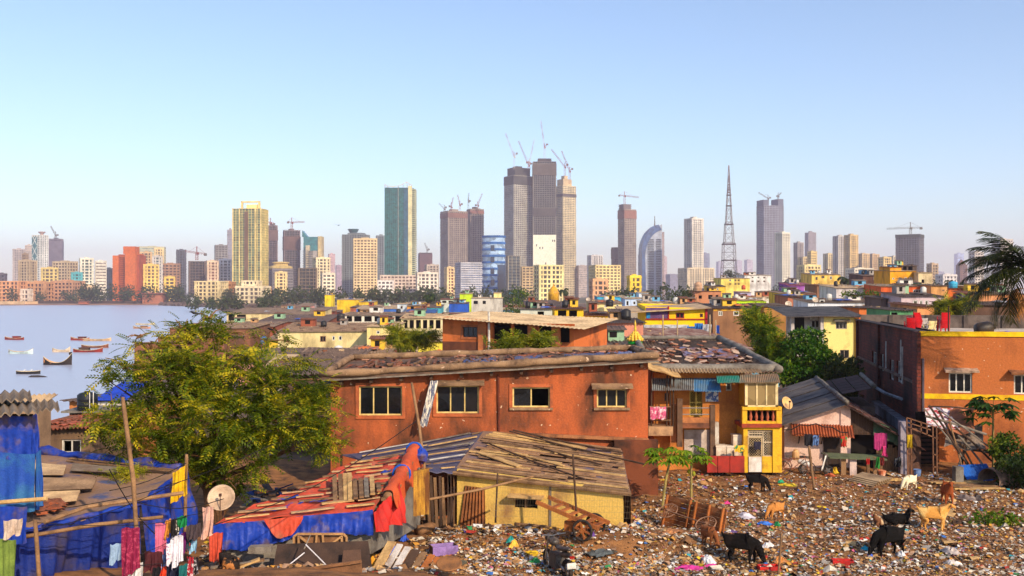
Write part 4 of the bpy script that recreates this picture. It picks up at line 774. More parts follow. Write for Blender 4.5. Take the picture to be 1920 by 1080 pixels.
# label, x0, x1, y eave, d, depth, wall, roof, y back, windows[(x0,y0,x1,y1,panes)]
MID = [
 ('long pale yellow house with a dark open left end near the water', 425, 597, 588, 330, 24, CRM, SHEET, 577, [(428, 589, 440, 601, 0), (444, 590, 461, 601, 0)]),
 ('low dark-roofed sheds in front of the long pale yellow house', 482, 612, 603, 275, 22, BRK, SHEET_D, 590, []),
 ('brick house with a flat brown roof just right of the tree top', 402, 512, 612, 235, 14, (156, 84, 58), SHEET, 603, [(440, 626, 448, 632, 1)]),
 ('stained cream house with a row of small windows under a grey sheet roof', 521, 690, 622, 182, 14, (232, 210, 150), SHEET, 605, [(531, 632, 543, 642, 2), (600, 630, 611, 641, 2), (623, 630, 628, 638, 1), (635, 630, 641, 638, 1)]),
 ('cream house end with a corrugated lean-to right of the stained cream house', 688, 738, 613, 176, 18, (240, 216, 140), SHEET_L, 604, [(706, 620, 712, 626, 1)]),
 ('low house with blue and red shuttered panels', 668, 746, 579, 420, 20, (60, 110, 190), SHEET_L, 572, [(671, 580, 676, 586, 0), (690, 580, 696, 586, 0), (706, 580, 712, 586, 0)]),
 ('bright yellow two-step block among far roofs', 632, 673, 562, 520, 16, YLW, SHEET_L, 560, []),
 ('small bright yellow box far off left of centre', 609, 621, 553, 700, 14, (244, 210, 30), SHEET_L, 552, []),
 ('bright yellow low annex right of the two-step block', 673, 700, 566, 515, 16, (236, 190, 40), SHEET_L, 564, []),
 ('white cube house with one window left of the orange shed', 745, 764, 570, 380, 12, (214, 226, 236), SHEET_L, 568, [(751, 574, 755, 579, 1)]),
 ('small orange shed beside the white cube house', 763, 792, 574, 372, 12, (220, 150, 60), SHEET, 570, [(770, 575, 776, 580, 0)]),
 ('turquoise hut under a dark slanting roof', 790, 826, 577, 350, 16, (80, 176, 190), SHEET_D, 571, []),
 ('low hut with a bright blue sheet roof', 758, 814, 587, 300, 14, (110, 96, 88), S((50, 92, 150), (40, 70, 120), .5, .7, .1), 580, []),
 ('lime green tall house end among grey roofs', 862, 884, 551, 430, 14, LIME, SHEET_L, 549, []),
 ('white low veranda house left of the lime green end', 826, 860, 562, 440, 14, (220, 224, 210), RUST, 559, [(829, 564, 837, 568, 0), (841, 564, 849, 568, 0)]),
 ('bright blue hut in front of the lime green end', 842, 877, 569, 380, 14, (40, 90, 190), SHEET_D, 566, []),
 ('pale grey flat-roofed house with a yellow stair block', 884, 942, 559, 430, 16, (206, 198, 184), SHEET_L, 557, [(888, 564, 896, 570, 0), (905, 564, 911, 570, 0)]),
 ('pale yellow stair block on the grey flat-roofed house', 926, 940, 549, 436, 8, (244, 226, 150), SHEET_L, 548, []),
 ('dark long shed roofs left of the orange hall', 640, 735, 598, 250, 22, (110, 92, 80), SHEET, 587, []),
 ('white-columned gallery house left of the orange hall', 646, 772, 591, 240, 10, (232, 220, 200), SHEET, 585, [(650, 593, 660, 603, 0), (664, 593, 678, 603, 0), (683, 593, 697, 603, 0), (702, 593, 716, 603, 0), (722, 593, 736, 603, 0), (741, 593, 754, 603, 0), (757, 593, 769, 603, 0)]),
 ('cream pillared veranda house touching the orange hall', 752, 832, 597, 200, 12, (226, 206, 160), SHEET_L, 588, [(756, 600, 764, 616, 0), (768, 600, 776, 616, 0), (780, 600, 789, 616, 0), (793, 600, 801, 616, 0), (805, 600, 813, 616, 0), (817, 600, 826, 616, 0)]),
 ('yellow-walled terrace left of the orange hall', 784, 832, 641, 125, 10, (228, 206, 70), SHEET_L, 637, []),
 ('tan house under a small grey roof, below the cream houses', 650, 742, 662, 92, 7, (196, 150, 110), SHEET, 649, []),
 ('orange house under a dark sheet roof with yellow gable end', 986, 1046, 572, 215, 16, (216, 122, 40), SHEET_D, 563, [(994, 573, 998, 580, 0)]),
 ('yellow front adjoining the orange house under the dark roof', 1042, 1076, 576, 205, 14, (244, 186, 40), SHEET_D, 565, []),
 ('yellow-pillared open house behind the orange hall', 1040, 1094, 580, 145, 9, (240, 186, 40), RUST, 575, [(1046, 582, 1062, 606, 0), (1067, 582, 1082, 606, 0)]),
 ('white shed with a blue mural left of the yellow pillars', 976, 1042, 580, 160, 9, (206, 206, 190), SHEET, 577, [(1008, 584, 1020, 596, 0)]),
 ('cream house with paired windows and a black tank', 1108, 1166, 569, 225, 14, (238, 216, 150), SHEET, 562, [(1113, 572, 1116, 575, 1), (1118, 572, 1121, 575, 1), (1133, 571, 1138, 577, 2), (1155, 571, 1160, 575, 1)]),
 ('yellow house behind the pink house', 1094, 1148, 592, 150, 8, (246, 190, 30), RUST, 584, []),
 ('sky blue long house with white piers among the far roofs', 1120, 1173, 556, 330, 12, (70, 176, 216), SHEET_L, 554, []),
 ('blue and white cube house beside the orange water tank', 1172, 1206, 560, 300, 12, (196, 214, 240), SHEET_L, 557, [(1174, 564, 1179, 573, 1), (1187, 565, 1192, 571, 1)]),
 ('small white rooftop room above the blue and white house', 1198, 1216, 549, 330, 8, (216, 226, 236), SHEET_L, 547, [(1203, 551, 1206, 554, 1)]),
 ('cream wall house right of the orange water tank', 1205, 1262, 567, 250, 12, (236, 220, 176), SHEET_L, 563, []),
 ('grey-walled house with a yellow corner left of the yellow house', 1172, 1212, 582, 142, 8, (172, 160, 150), SHEET, 577, []),
 ('pink house with a dark doorway and clothes outside', 1100, 1206, 606, 96, 8, (206, 136, 112), SHEET_D, 597, [(1114, 613, 1122, 622, 1), (1142, 612, 1168, 640, 0)]),
 ('long rust and grey roofs below the pink house', 1076, 1216, 650, 78, 9, (150, 110, 90), SHEET_B, 632, [(1084, 656, 1102, 664, 0)]),
 ('white roofed cream hut left of the mottled house', 1258, 1326, 573, 170, 9, (240, 216, 150), SHEET_L, 567, []),
 ('mottled brown house with a yellow painted upper band', 1337, 1440, 578, 140, 8, (150, 108, 78), SHEET_D, 570, [(1347, 583, 1355, 592, 2), (1375, 583, 1386, 592, 1), (1420, 583, 1426, 590, 1)]),
 ('mottled brown house end with one white window', 1432, 1482, 575, 138, 8, (170, 120, 62), SHEET, 569, [(1466, 582, 1475, 592, 2)]),
 ('lime green wall below white roofs', 1358, 1437, 563, 220, 12, (190, 226, 30), SHEET_L, 560, []),
 ('white long shed behind the lime green wall', 1392, 1466, 558, 260, 12, (226, 222, 200), SHEET_L, 555, []),
 ('white little house with two windows left of the lime wall', 1343, 1362, 563, 230, 8, (220, 220, 220), SHEET_L, 561, [(1346, 566, 1349, 569, 1), (1356, 566, 1359, 569, 1)]),
 ('terracotta terrace house with arched porch', 1303, 1352, 546, 330, 12, (196, 130, 92), RUST, 545, [(1310, 554, 1316, 560, 0), (1328, 553, 1336, 561, 0), (1342, 553, 1347, 560, 0)]),
 ('yellow shed with lilac neighbour behind the lime wall', 1330, 1360, 537, 360, 10, (240, 190, 60), SHEET_D, 534, [(1344, 540, 1347, 544, 1)]),
 ('lilac low house below the yellow apartments', 1388, 1408, 548, 330, 10, (190, 176, 206), SHEET_L, 546, [(1391, 551, 1401, 554, 0)]),
 ('purple house with white corner posts', 1479, 1523, 535, 270, 10, (164, 92, 176), S((150, 80, 100)), 530, [(1488, 540, 1495, 546, 2), (1508, 539, 1517, 546, 1), (1481, 540, 1484, 543, 1)]),
 ('yellow low house under the purple house', 1462, 1528, 550, 235, 10, (242, 194, 60), SHEET, 546, [(1470, 553, 1475, 560, 0), (1490, 549, 1496, 553, 0)]),
 ('brown brick house right of the purple house', 1532, 1560, 535, 240, 10, (150, 108, 82), RUST, 533, []),
 ('terracotta house with slanting dark roof below the yellow low house', 1477, 1518, 557, 200, 10, (176, 108, 80), SHEET_D, 552, [(1506, 562, 1514, 572, 0)]),
 ('white long house with two windows behind the cream balcony house', 1515, 1646, 567, 170, 9, (224, 226, 232), SHEET, 560, [(1537, 562, 1546, 569, 1), (1617, 572, 1623, 578, 1), (1643, 568, 1648, 574, 1)]),
 ('pale house with rooftop plants under a flat grey roof', 1568, 1652, 540, 215, 12, (214, 206, 204), SHEET_L, 534, [(1640, 543, 1643, 548, 1), (1646, 543, 1649, 548, 1)]),
 ('brown-black house with two white windows', 1618, 1665, 517, 290, 12, (110, 76, 66), SHEET_D, 513, [(1638, 519, 1646, 525, 2), (1651, 519, 1660, 525, 2)]),
 ('bright orange-yellow block of two storeys on the right', 1669, 1718, 508, 265, 12, (244, 170, 36), SHEET_L, 507, [(1673, 521, 1677, 524, 1), (1685, 520, 1691, 526, 1), (1696, 520, 1700, 524, 1), (1705, 520, 1710, 525, 1)]),
 ('upper left room of the orange-yellow block', 1669, 1690, 501, 267, 8, (236, 160, 40), RUST, 500, []),
 ('dark pergola room on the orange-yellow block', 1690, 1719, 498, 272, 7, (90, 76, 70), SHEET_D, 497, [(1693, 500, 1700, 507, 0), (1703, 500, 1711, 507, 0)]),
 ('cream blank gable beside the orange-yellow block', 1722, 1748, 511, 262, 12, (228, 204, 160), SHEET_L, 510, [(1728, 524, 1733, 531, 0)]),
 ('green shed at the foot of the orange-yellow block', 1698, 1728, 530, 240, 6, (40, 140, 90), SHEET_D, 528, []),
 ('long orange-red house under a pale roof edge', 1652, 1736, 537, 205, 10, (222, 100, 46), SHEET_L, 533, [(1677, 538, 1682, 542, 1), (1712, 543, 1727, 549, 3)]),
 ('tan house with a round arch beside the long orange-red house', 1746, 1776, 536, 200, 9, (220, 160, 96), SHEET, 533, [(1766, 543, 1771, 546, 1)]),
 ('orange low house with a cyan tank on it', 1775, 1802, 541, 215, 9, (216, 110, 50), RUST, 539, []),
 ('yellow-orange roofs behind the palm', 1826, 1860, 538, 210, 9, (236, 160, 50), SHEET_L, 535, []),
 ('peach houses behind the lower palm fronds', 1834, 1925, 552, 180, 9, (222, 150, 100), SHEET, 546, [(1880, 558, 1888, 566, 0)]),
 ('dark open shed with turquoise door right of the white long house', 1652, 1690, 560, 150, 7, (110, 90, 84), SHEET_D, 555, [(1661, 562, 1672, 573, 0)]),
 ('lilac-pink house with white window row under a long grey roof', 1690, 1770, 556, 145, 8, (204, 180, 184), SHEET_D, 549, [(1712, 563, 1721, 573, 1), (1724, 563, 1730, 573, 1), (1734, 563, 1741, 573, 1)]),
 ('orange house with white twin window behind the terrace wall', 1611, 1671, 578, 118, 8, (206, 112, 56), SHEET_D, 575, [(1634, 588, 1650, 596, 2)]),
 ('green-walled shack with a slanting sheet roof behind the terrace', 1669, 1712, 582, 105, 7, (100, 160, 110), SHEET_D, 577, [(1671, 586, 1683, 600, 0)]),
 ('peach wall house behind the yellow-green tree', 1720, 1752, 575, 112, 8, (224, 150, 96), RUST, 568, []),
 ('brown timber house in shade behind the palm fronds', 1806, 1925, 572, 110, 8, (100, 72, 58), SHEET_D, 566, []),
 ('yellow cottage far right of the mast', 1522, 1576, 515, 370, 14, (246, 202, 100), SHEET, 512, [(1529, 519, 1533, 525, 1), (1540, 517, 1546, 522, 1), (1556, 518, 1560, 524, 1)]),
 ('pale yellow three-storey house below the lattice mast', 1352, 1406, 522, 430, 16, (250, 222, 112), SHEET_L, 521, [(1367, 524, 1371, 527, 1), (1377, 524, 1381, 527, 1), (1383, 524, 1387, 527, 1), (1367, 531, 1371, 534, 1), (1377, 531, 1381, 534, 1), (1383, 531, 1387, 534, 1)]),
 ('white three-storey house right of the pale yellow house', 1396, 1446, 516, 490, 18, (228, 222, 216), SHEET_L, 515, [(1409, 519, 1413, 522, 1), (1420, 519, 1424, 522, 1), (1431, 519, 1435, 522, 1), (1409, 526, 1413, 529, 1), (1420, 526, 1424, 529, 1), (1431, 526, 1435, 529, 1)]),
]
HS = []
for lab, x0, x1, yf, d, D, wc, rm, yb, wins in MID:
    H_ = House('house', lab, x0, x1, yf, d, D, wallm(wc, sc=.35), rm, yb, group=GRP)
    for x0_, y0_, x1_, y1_, n in wins:
        if n: H_.win(x0_, y0_, x1_, y1_, n, WB if rnd.random() < .6 else (150, 110, 80), fw=.12, depth=.08)
        else: H_.hole(x0_, y0_, x1_, y1_)
    H_.done(); HS.append((lab, H_))
    if lab[:7] == 'mottled': mb = MB(); q = H_.rect(x0 + .5, yf + 1, x1 - .5, yf + 5); mb.bb(q[0], q[2], -.05, -.004, q[1], q[3]); mb.build('yellow_band', S((222, 166, 50), (124, 88, 60), .8, .9, .2, lo=.45, hi=.6), H_.t)
# water tanks, dome and small rooftop things of the quarter
def tank(label, px, py, d, r, h, c, cat='water tank'):
    q = P(px, py, d); mb = MB(); mb.lathe([(r * .94, 0), (r, .08 * h), (r, .3 * h), (r * 1.03, .33 * h), (r, .36 * h), (r, .6 * h), (r * 1.03, .63 * h), (r, .66 * h), (r, .84 * h), (r * .75, .95 * h), (r * .3, h), (r * .28, h * 1.05), (.01, h * 1.06)], 20); o = mb.build('water_tank', S(c, None, 1, .5, 0), None, True); o.location = q; return tag(o, label, cat, 'rooftop water tanks')
tank('orange round tank beside the blue and white house', 1213, 565, 290, .9, 1.9, (224, 140, 40)); tank('black tank on the cream house with paired windows', 1143, 575, 222, .85, 1.6, (40, 38, 40)); tank('black tank beside the white-columned gallery', 639, 602, 232, .95, 1.8, (52, 46, 44)); tank('cyan box-like tank on the orange low house', 1787, 540, 213, .9, 1.4, (60, 170, 206)); tank('terracotta tank by the pale yellow three-storey house', 1394, 543, 400, .8, 1.8, (206, 90, 54)); tank('pale tall tank tower on the terracotta terrace house', 1309, 546, 330, 1.3, 3, (206, 160, 124))
t = thing('shrine_dome', 'golden ribbed temple dome among the far roofs', 'dome', P(1038, 552, 420), 0); mb = MB(); mb.lathe([(2.3, -4), (2.3, 0), (2.45, .3), (2.2, .9), (1.7, 2), (1.1, 2.9), (.6, 3.4), (.25, 3.7), (.18, 4.3), (.03, 4.8)], 14); mb.build('dome', S((226, 170, 40), (180, 120, 30), .6, .5, .1), t, True)
# the brick houses at the water's edge behind the big tree
BW = wallm((150, 92, 62), (96, 62, 46), sc=.5, brk=(.3, .11, (126, 96, 78)))
for lab, x0, x1, yf, d, D, yb in [('large bare brick house at the water behind the big tree', 252, 335, 643, 150, 14, 641), ('second storey of bare brick right of the water-side brick house', 296, 420, 632, 156, 12, 630), ('brick house with a grey roof edge behind the tree top', 318, 470, 616, 200, 16, 606)]:
    H_ = House('house', lab, x0, x1, yf, d, D, BW, SHEET, yb, group=GRP, base=-6.5)
    for k in range(3): u = x0 + (x1 - x0) * (.2 + .28 * k); H_.hole(u, yf + 14, u + 9, yf + 26)
    H_.done()
# ------------------------------------------------------------------ near buildings
def pbox(H, mb, x0, y0, x1, y1, off, dp, mi=0):
    a = H.loc(x0, y1, off); b = H.loc(x1, y0, off); mb.bb(a[0], b[0], off, off + dp, a[1], b[1], mi); return mb
WOOD = S((142, 108, 76), (92, 66, 46), 2.5, .9, .4, streak=.25, fine=22); WOOD_L = S((206, 166, 108), (150, 112, 72), 2.5, .9, .3, streak=.25, fine=22); WOOD_D = S((82, 60, 46), (50, 36, 28), 2.5, .9, .4, streak=.25, fine=22); WOOD_G = S((138, 126, 112), (96, 82, 70), 2.5, .9, .4, streak=.25, fine=22)
WOOD_O = S((178, 104, 50), (116, 62, 34), 2.5, .9, .4, streak=.25, fine=22)
CEM = S((158, 124, 92), (92, 70, 54), 1.6, .95, .5, fine=20, kind='fleck'); CEMG = S((132, 124, 114), (84, 74, 66), 1.6, .95, .5, fine=20); GOLDF = S((226, 196, 124), (180, 146, 84), 3, .5, .1)
TILE = S((146, 86, 62), (92, 58, 46), 4, .9, .4); TILE_D = S((84, 60, 54), (50, 40, 40), 3, .9, .4)
def tile_mesh(name, l=.34, w=.2, h=.05, n=4):
    mb = MB(); mb.patch((0, 0, 0), (w, 0, 0), (w, l, 0), (0, l, 0), n, 1, lambda a, b: h * math.sin(a * math.pi), .018); me = bpy.data.meshes.new(name); me.from_pydata(mb.v, [], mb.f); return me
def scatter_parts(name, me, mats, parent, places):
    ms = []
    for m in mats: c = me.copy(); c.materials.append(m); ms.append(c)
    for i, (loc, rot) in enumerate(places): o = link(name, ms[rnd.randrange(len(ms))], parent); o.location = loc; o.rotation_euler = rot
# --- long red building with four windows
RED_W = S((182, 92, 50), (88, 54, 37), .6, .93, .3, lo=.40, hi=.62, fine=14, streak=.45, kind='fleck')
H_ = House('red_building', 'long red plastered building with four windows and a debris-strewn flat roof', 620, 1215, (706, 672), 40, 7, RED_W, None, (674, 657), base=-.3, cat='building'); RB = H_
SUR = (S((190, 100, 58), (120, 66, 44), 1.5, .93, .3), .13)
H_.win(673, 724, 754, 779, 3, GOLDF, surround=SUR); H_.win(818, 723, 898, 775, 3, GOLDF, hood=CEM, surround=SUR); H_.win(961, 726, 1031, 764, 2, GOLDF, surround=SUR, sill=CEM, openp=(1,)); H_.win(1119, 729, 1175, 764, 3, GOLDF, hood=CEM, surround=SUR, sill=CEM)
H_.win(1176, 846, 1196, 864, 1, WOOD, fw=.07)
H_.walls(); w, D = H_.w, H_.D; lf = lambda x, y: (H_.hl + (H_.hr - H_.hl) * x / w) * (1 - y / D) + (H_.bl + (H_.br - H_.bl) * x / w) * y / D
mb = MB(); mb.patch((-.3, -.3, lf(0, 0) - .02), (w + .3, -.3, lf(w, 0) - .02), (w + .3, D, lf(w, D) - .02), (-.3, D, lf(0, D) - .02), 10, 4, lambda a, b: .02 * math.sin(a * 31 + b * 11), .1); mb.build('roof', S((120, 92, 74), (70, 56, 50), 1.2, .95, .5), H_.t)
for nm, a, b in (('parapet', (-.32, -.3), (w + .35, -.3)), ('parapet', (-.2, D), (w + .2, D)), ('parapet', (-.28, -.3), (-.28, D)), ('parapet', (w + .25, -.3), (w + .25, D))):
    mb = MB(); n = 24; mb.tube([(a[0] + (b[0] - a[0]) * i / n, a[1] + (b[1] - a[1]) * i / n + rnd.uniform(-.03, .03), lf(min(max(a[0] + (b[0] - a[0]) * i / n, 0), w), max(a[1] + (b[1] - a[1]) * i / n, 0)) + .12 + rnd.uniform(-.02, .03)) for i in range(n + 1)], [.15 + rnd.uniform(-.03, .03) for i in range(n + 1)], 7); mb.build(nm, CEM, H_.t, True)
mb = MB(); mb.bb(-.4, w + .4, -.46, -.1, 0, .05); o = mb.build('eave_board', WOOD_G, H_.t); o.location = (0, 0, H_.hl - .14); o.rotation_euler = (0, -math.atan2(H_.hr - H_.hl, w), 0)
for i in range(11): x = .4 + i * 1.2; mb = MB(); mb.bb(x, x + .12, -.32, .1, lf(x, 0) - .32, lf(x, 0) - .18); mb.build('beam_end', WOOD_D, H_.t)
tm = tile_mesh('roof_tile'); pl = []
for i in range(190): x, y = rnd.uniform(.5, w - .5), rnd.uniform(.5, D - .6); pl.append(((x, y, lf(x, y) + .05), (rnd.uniform(-.2, .2), rnd.uniform(-.2, .2), rnd.uniform(0, 3.1))))
scatter_parts('roof_tile', tm, [TILE, TILE_D, S((170, 120, 92))], H_.t, pl)
for i in range(26): x = .9 + i * .28; y = rnd.uniform(1.8, 3); mb = MB(); mb.bar((x, y, lf(x, y) + .09), (x + rnd.uniform(-.3, .5), y + 2.2, lf(x, y + 2.2) + .1), .1, .07); mb.build('roof_batten', rnd.choice([WOOD_D, RUST, WOOD]), H_.t)
for x0, x1, c in ((5.2, 6.6, (60, 76, 120)), (7.4, 8.6, (70, 84, 128)), (9.6, 11.3, (66, 80, 120)), (11.5, 12.5, (110, 120, 160))):
    mb = MB(); mb.patch((x0, 1.2, lf(x0, 1.2) + .08), (x1, 1.6, lf(x1, 1.5) + .08), (x1, 4, lf(x1, 4) + .08), (x0, 4.3, lf(x0, 4) + .08), 10, 8, lambda a, b: .06 * math.sin(a * 17 + b * 13) + .05 * math.sin(b * 29), .01); mb.build('roof_tarpaulin', S(c, (120, 100, 90), 2, .6, .3), H_.t)
x, z = H_.loc(935, 760); mb = MB(); mb.tube([(x, -.05, .4), (x + .02, -.06, 2.5), (x - .02, -.05, lf(x, 0) - .3)], .05, 6); mb.build('drain_pipe', S((110, 52, 34)), H_.t)
a = H_.loc(905, 808); b = H_.loc(1215, 824); mb = MB(); mb.bar((a[0], -.1, a[1] - .05), (b[0], -.1, b[1]), .24, .12); mb.build('wall_ledge', S((170, 110, 70), (96, 62, 44), 2, .95, .5), H_.t)
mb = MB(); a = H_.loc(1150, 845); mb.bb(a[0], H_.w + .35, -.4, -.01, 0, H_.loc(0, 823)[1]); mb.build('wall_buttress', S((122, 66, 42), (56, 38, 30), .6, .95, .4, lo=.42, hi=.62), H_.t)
# --- two-storey orange house with balconies
OW = S((196, 122, 56), (130, 74, 38), .8, .92, .25, lo=.46, hi=.75, fine=15); YW = S((222, 170, 40), (136, 90, 40), 1.1, .9, .25, lo=.5, hi=.72, fine=12)
H_ = House('orange_house', 'two-storey orange house with a glazed yellow balcony bay and sheet-metal awnings', 1226, 1397, 698, 44.3, 9, OW, None, 641, base=-.3); OH = H_
LAT = S((214, 180, 80), (150, 110, 50), 3, .6, .1)
H_.win(1287, 815, 1323, 853, 2, (150, 140, 132), surround=(S((70, 52, 44)), .08)); H_.win(1361, 717, 1372, 733, 1, (200, 190, 170)); H_.win(1246, 737, 1254, 752, 1, (70, 60, 56)); H_.hole(1293, 733, 1317, 781)
H_.walls()
def lattice_door(H, x0, y0, x1, y1, off, fm, n=2, name='lattice_door'):
    a = H.loc(x0, y1, off); b = H.loc(x1, y0, off); X0, Z0, X1, Z1 = a[0], a[1], b[0], b[1]; mb = MB(); f = .05
    for i in range(n + 1): x = X0 + (X1 - X0) * i / n; mb.bb(x - f / 2, x + f / 2, off - .03, off + .03, Z0, Z1)
    for z in (Z0, Z0 + (Z1 - Z0) * .55, Z1): mb.bb(X0, X1, off - .028, off + .028, z - f / 2, z + f / 2)
    k = .11
    for i in range(-int((Z1 - Z0) / k), int((X1 - X0) / k) + 1):
        for s in (1, -1):
            p = [(X0 + i * k + t * (Z1 - Z0), Z0 + t * (Z1 - Z0)) if s > 0 else (X0 + i * k + (1 - t) * (Z1 - Z0), Z0 + t * (Z1 - Z0)) for t in np.linspace(0, 1, 25)]; p = [q for q in p if X0 <= q[0] <= X1]
            if len(p) > 1: mb.bar((p[0][0], off, p[0][1]), (p[-1][0], off, p[-1][1]), .012, .014)
    mb.build(name, fm, H.t)
lattice_door(H_, 1293, 733, 1317, 781, .06, LAT)
fr = lambda px, py, off: (lambda q: (q[0], off, q[1]))(H_.loc(px, py, off))
# roof: corrugated sheets with cement edges and tile rubble
w, D = H_.w, H_.D; mb = MB(); F0, F1, B1, B0 = (-.1, -.5, H_.hl + .05), (w + 1.4, -.5, H_.hl + .05), (w + .7, D, H_.bl + .1), (.3, D, H_.bl + .1); mb.corr(F0, F1, B1, B0, 26, .05, 4, .02); mb.build('roof', SHEET, H_.t)
rp = lambda a, b: (Vector(F0) * (1 - a) + Vector(F1) * a) * (1 - b) + (Vector(B0) * (1 - a) + Vector(B1) * a) * b
for p, q, r_ in ((rp(-.01, .03), rp(1.0, .03), .2), (rp(0, 0), rp(0, 1), .16), (rp(1, 0), rp(1, 1), .18), (rp(0, 1), rp(1, 1), .12)):
    mb = MB(); mb.tube([p.lerp(q, i / 10) + Vector((0, 0, .12 + rnd.uniform(-.02, .02))) for i in range(11)], r_, 8); mb.build('roof_edge', CEMG, H_.t, True)
pl = []
for i in range(260):
    a, b = rnd.random(), rnd.random() ** .8; 
    if b > .62 and rnd.random() < .8: continue
    pl.append((rp(.04 + .92 * a, .05 + .9 * b) + Vector((0, 0, .09 + rnd.random() * .05)), (rnd.uniform(-.2, .3), rnd.uniform(-.25, .25), rnd.uniform(0, 3.1))))
scatter_parts('roof_tile', tm, [TILE, TILE_D, S((170, 120, 92)), S((190, 160, 140))], H_.t, pl)
mb = MB(); q = [rp(.35, .35), rp(.85, .3), rp(.88, .6), rp(.4, .66)]; mb.patch(*[p + Vector((0, 0, .12)) for p in q], 12, 8, lambda a, b: .05 * math.sin(a * 23) * math.sin(b * 15), .01); mb.build('roof_tarpaulin', S((110, 112, 150), (130, 92, 76), 1.6, .7, .3, lo=.4, hi=.55), H_.t)
# eave strip and awnings
mb = MB(); a, b = fr(1246, 696, -.7), fr(1428, 697, -.7); mb.corr((a[0], -.8, a[2] - .02), (b[0], -.8, b[2] - .02), (b[0], -.2, b[2] + .16), (a[0], -.2, a[2] + .16), 30, .045, 1); mb.build('eave_sheet', SHEET_L, H_.t)
GAL = S((150, 156, 160), (110, 92, 76), 2, .55, .1, metal=.3)
for nm, q, m_, wv in (('awning', ((1222, 732), (1302, 731), (1302, 709), (1222, 709)), GAL, 22), ('awning', ((1301, 733), (1352, 734), (1349, 709), (1301, 709)), S((80, 140, 190), (130, 150, 160), 2, .55, .1), 16), ('awning', ((1345, 717), (1388, 716), (1386, 704), (1343, 705)), S((60, 160, 140), (120, 150, 140), 2, .6, .1), 14), ('awning', ((1386, 717), (1463, 716), (1458, 700), (1388, 703)), S((170, 140, 110), (110, 120, 110), 2, .7, .15), 22)):
    k = -1.5 if q[0][0] > 1340 else -1.0
    c = [fr(*q[0], k), fr(*q[1], k), fr(*q[2], k + .8), fr(*q[3], k + .8)]; mb = MB(); mb.corr(*c, wv, .03, 1); mb.build(nm, m_, H_.t)
# balcony with two rails between dark posts
mb = MB(); pbox(H_, mb, 1278, 793, 1336, 803, -.9, .9); mb.build('balcony_floor', S((140, 84, 54), (80, 52, 40), 2), H_.t)
for x0, x1, y0, y1 in ((1270, 1280, 748, 838), (1332, 1341, 760, 856)): mb = MB(); pbox(H_, mb, x0, y0, x1, y1, -.95, .22); mb.build('balcony_post', S((110, 82, 62), (64, 50, 42), 2, .95, .4), H_.t)
for y in (765, 777): mb = MB(); mb.tube([fr(1280, y, -.85), fr(1333, y, -.85)], .025, 6); mb.build('balcony_rail', S((180, 172, 164), None, 2, .4, 0, metal=.6), H_.t)
mb = MB(); pbox(H_, mb, 1280, 783, 1333, 794, -.88, .06); mb.build('balcony_kerb', S((190, 120, 70), (120, 76, 50)), H_.t)
mb = MB(); pbox(H_, mb, 1283, 806, 1338, 853, -.06, .05); mb.build('ground_floor_panel', S((206, 190, 180), (150, 130, 116), 1.5), H_.t)
mb = MB(); pbox(H_, mb, 1341, 792, 1348, 850, -.5, .3); mb.build('white_pier', S((214, 206, 196), (160, 140, 120)), H_.t)
mb = MB(); pbox(H_, mb, 1323, 733, 1347, 753, -.03, .04); mb.build('tile_panel', S((60, 90, 150), (200, 200, 200), 6, .4, 0, lo=.48, hi=.5), H_.t)
# yellow bay: ground-floor pillars and grille, baluster balcony, glazed box
o0 = -1.3
mb = MB()
for q in ((1394, 1402, 802, 886), (1449, 1466, 802, 886)): pbox(H_, mb, q[0], q[2], q[1], q[3], o0, 1.3)
pbox(H_, mb, 1402, 802, 1449, 806, o0, .2); pbox(H_, mb, 1429, 856, 1449, 886, o0 + .05, .12); mb.build('bay_pillars', YW, H_.t)
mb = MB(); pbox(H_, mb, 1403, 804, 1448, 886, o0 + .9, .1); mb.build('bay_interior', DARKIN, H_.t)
lattice_door(H_, 1403, 820, 1428, 856, o0 + .12, S((196, 170, 130)), 1, 'grille_door'); lattice_door(H_, 1431, 808, 1448, 855, o0 + .12, S((200, 180, 150)), 1, 'grille_panel'); lattice_door(H_, 1403, 808, 1430, 818, o0 + .12, S((200, 180, 150)), 1, 'grille_panel')
mb = MB(); pbox(H_, mb, 1404, 857, 1428, 885, o0 + .06, .06); mb.build('door_panel', S((220, 214, 206), (180, 160, 140), 2), H_.t)
mb = MB(); pbox(H_, mb, 1391, 795, 1466, 802, o0 - .12, 1.4); mb.build('bay_floor', S((160, 66, 42), (110, 50, 36), 2), H_.t)
mb = MB(); pbox(H_, mb, 1392, 763, 1466, 769, o0 - .06, .3); pbox(H_, mb, 1392, 769, 1401, 795, o0, .3); pbox(H_, mb, 1456, 769, 1466, 795, o0, .3); pbox(H_, mb, 1400, 790, 1457, 795, o0, .28); pbox(H_, mb, 1458, 763, 1466, 795, o0 + .3, 1.0); mb.build('balcony_frame', YW, H_.t)
for i in range(5):
    q = fr(1407.5 + i * 10.5, 790, o0 + .14); h = fr(0, 769, o0)[2] - q[2]; mb = MB(); mb.lathe([(r_ * .075, z * h) for r_, z in ((1, 0), (1, .08), (.55, .14), (.95, .3), (1, .42), (.6, .62), (.5, .78), (.9, .9), (1, 1))], 10, q); mb.build('baluster', S((176, 92, 62), (120, 66, 48), 4, .85, .2), H_.t, True)
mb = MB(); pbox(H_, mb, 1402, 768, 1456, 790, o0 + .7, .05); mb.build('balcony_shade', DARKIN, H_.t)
fb = MB(); 
for q in ((1397, 716, 1402, 763), (1418, 718, 1420.5, 761), (1436, 718, 1438.5, 761), (1454, 716, 1459, 763), (1397, 715, 1459, 719), (1397, 760, 1459, 764)): pbox(H_, fb, *q, o0, .09)
fo = fb.build('bay_window', S((232, 206, 150), None, 3, .5, 0), H_.t)
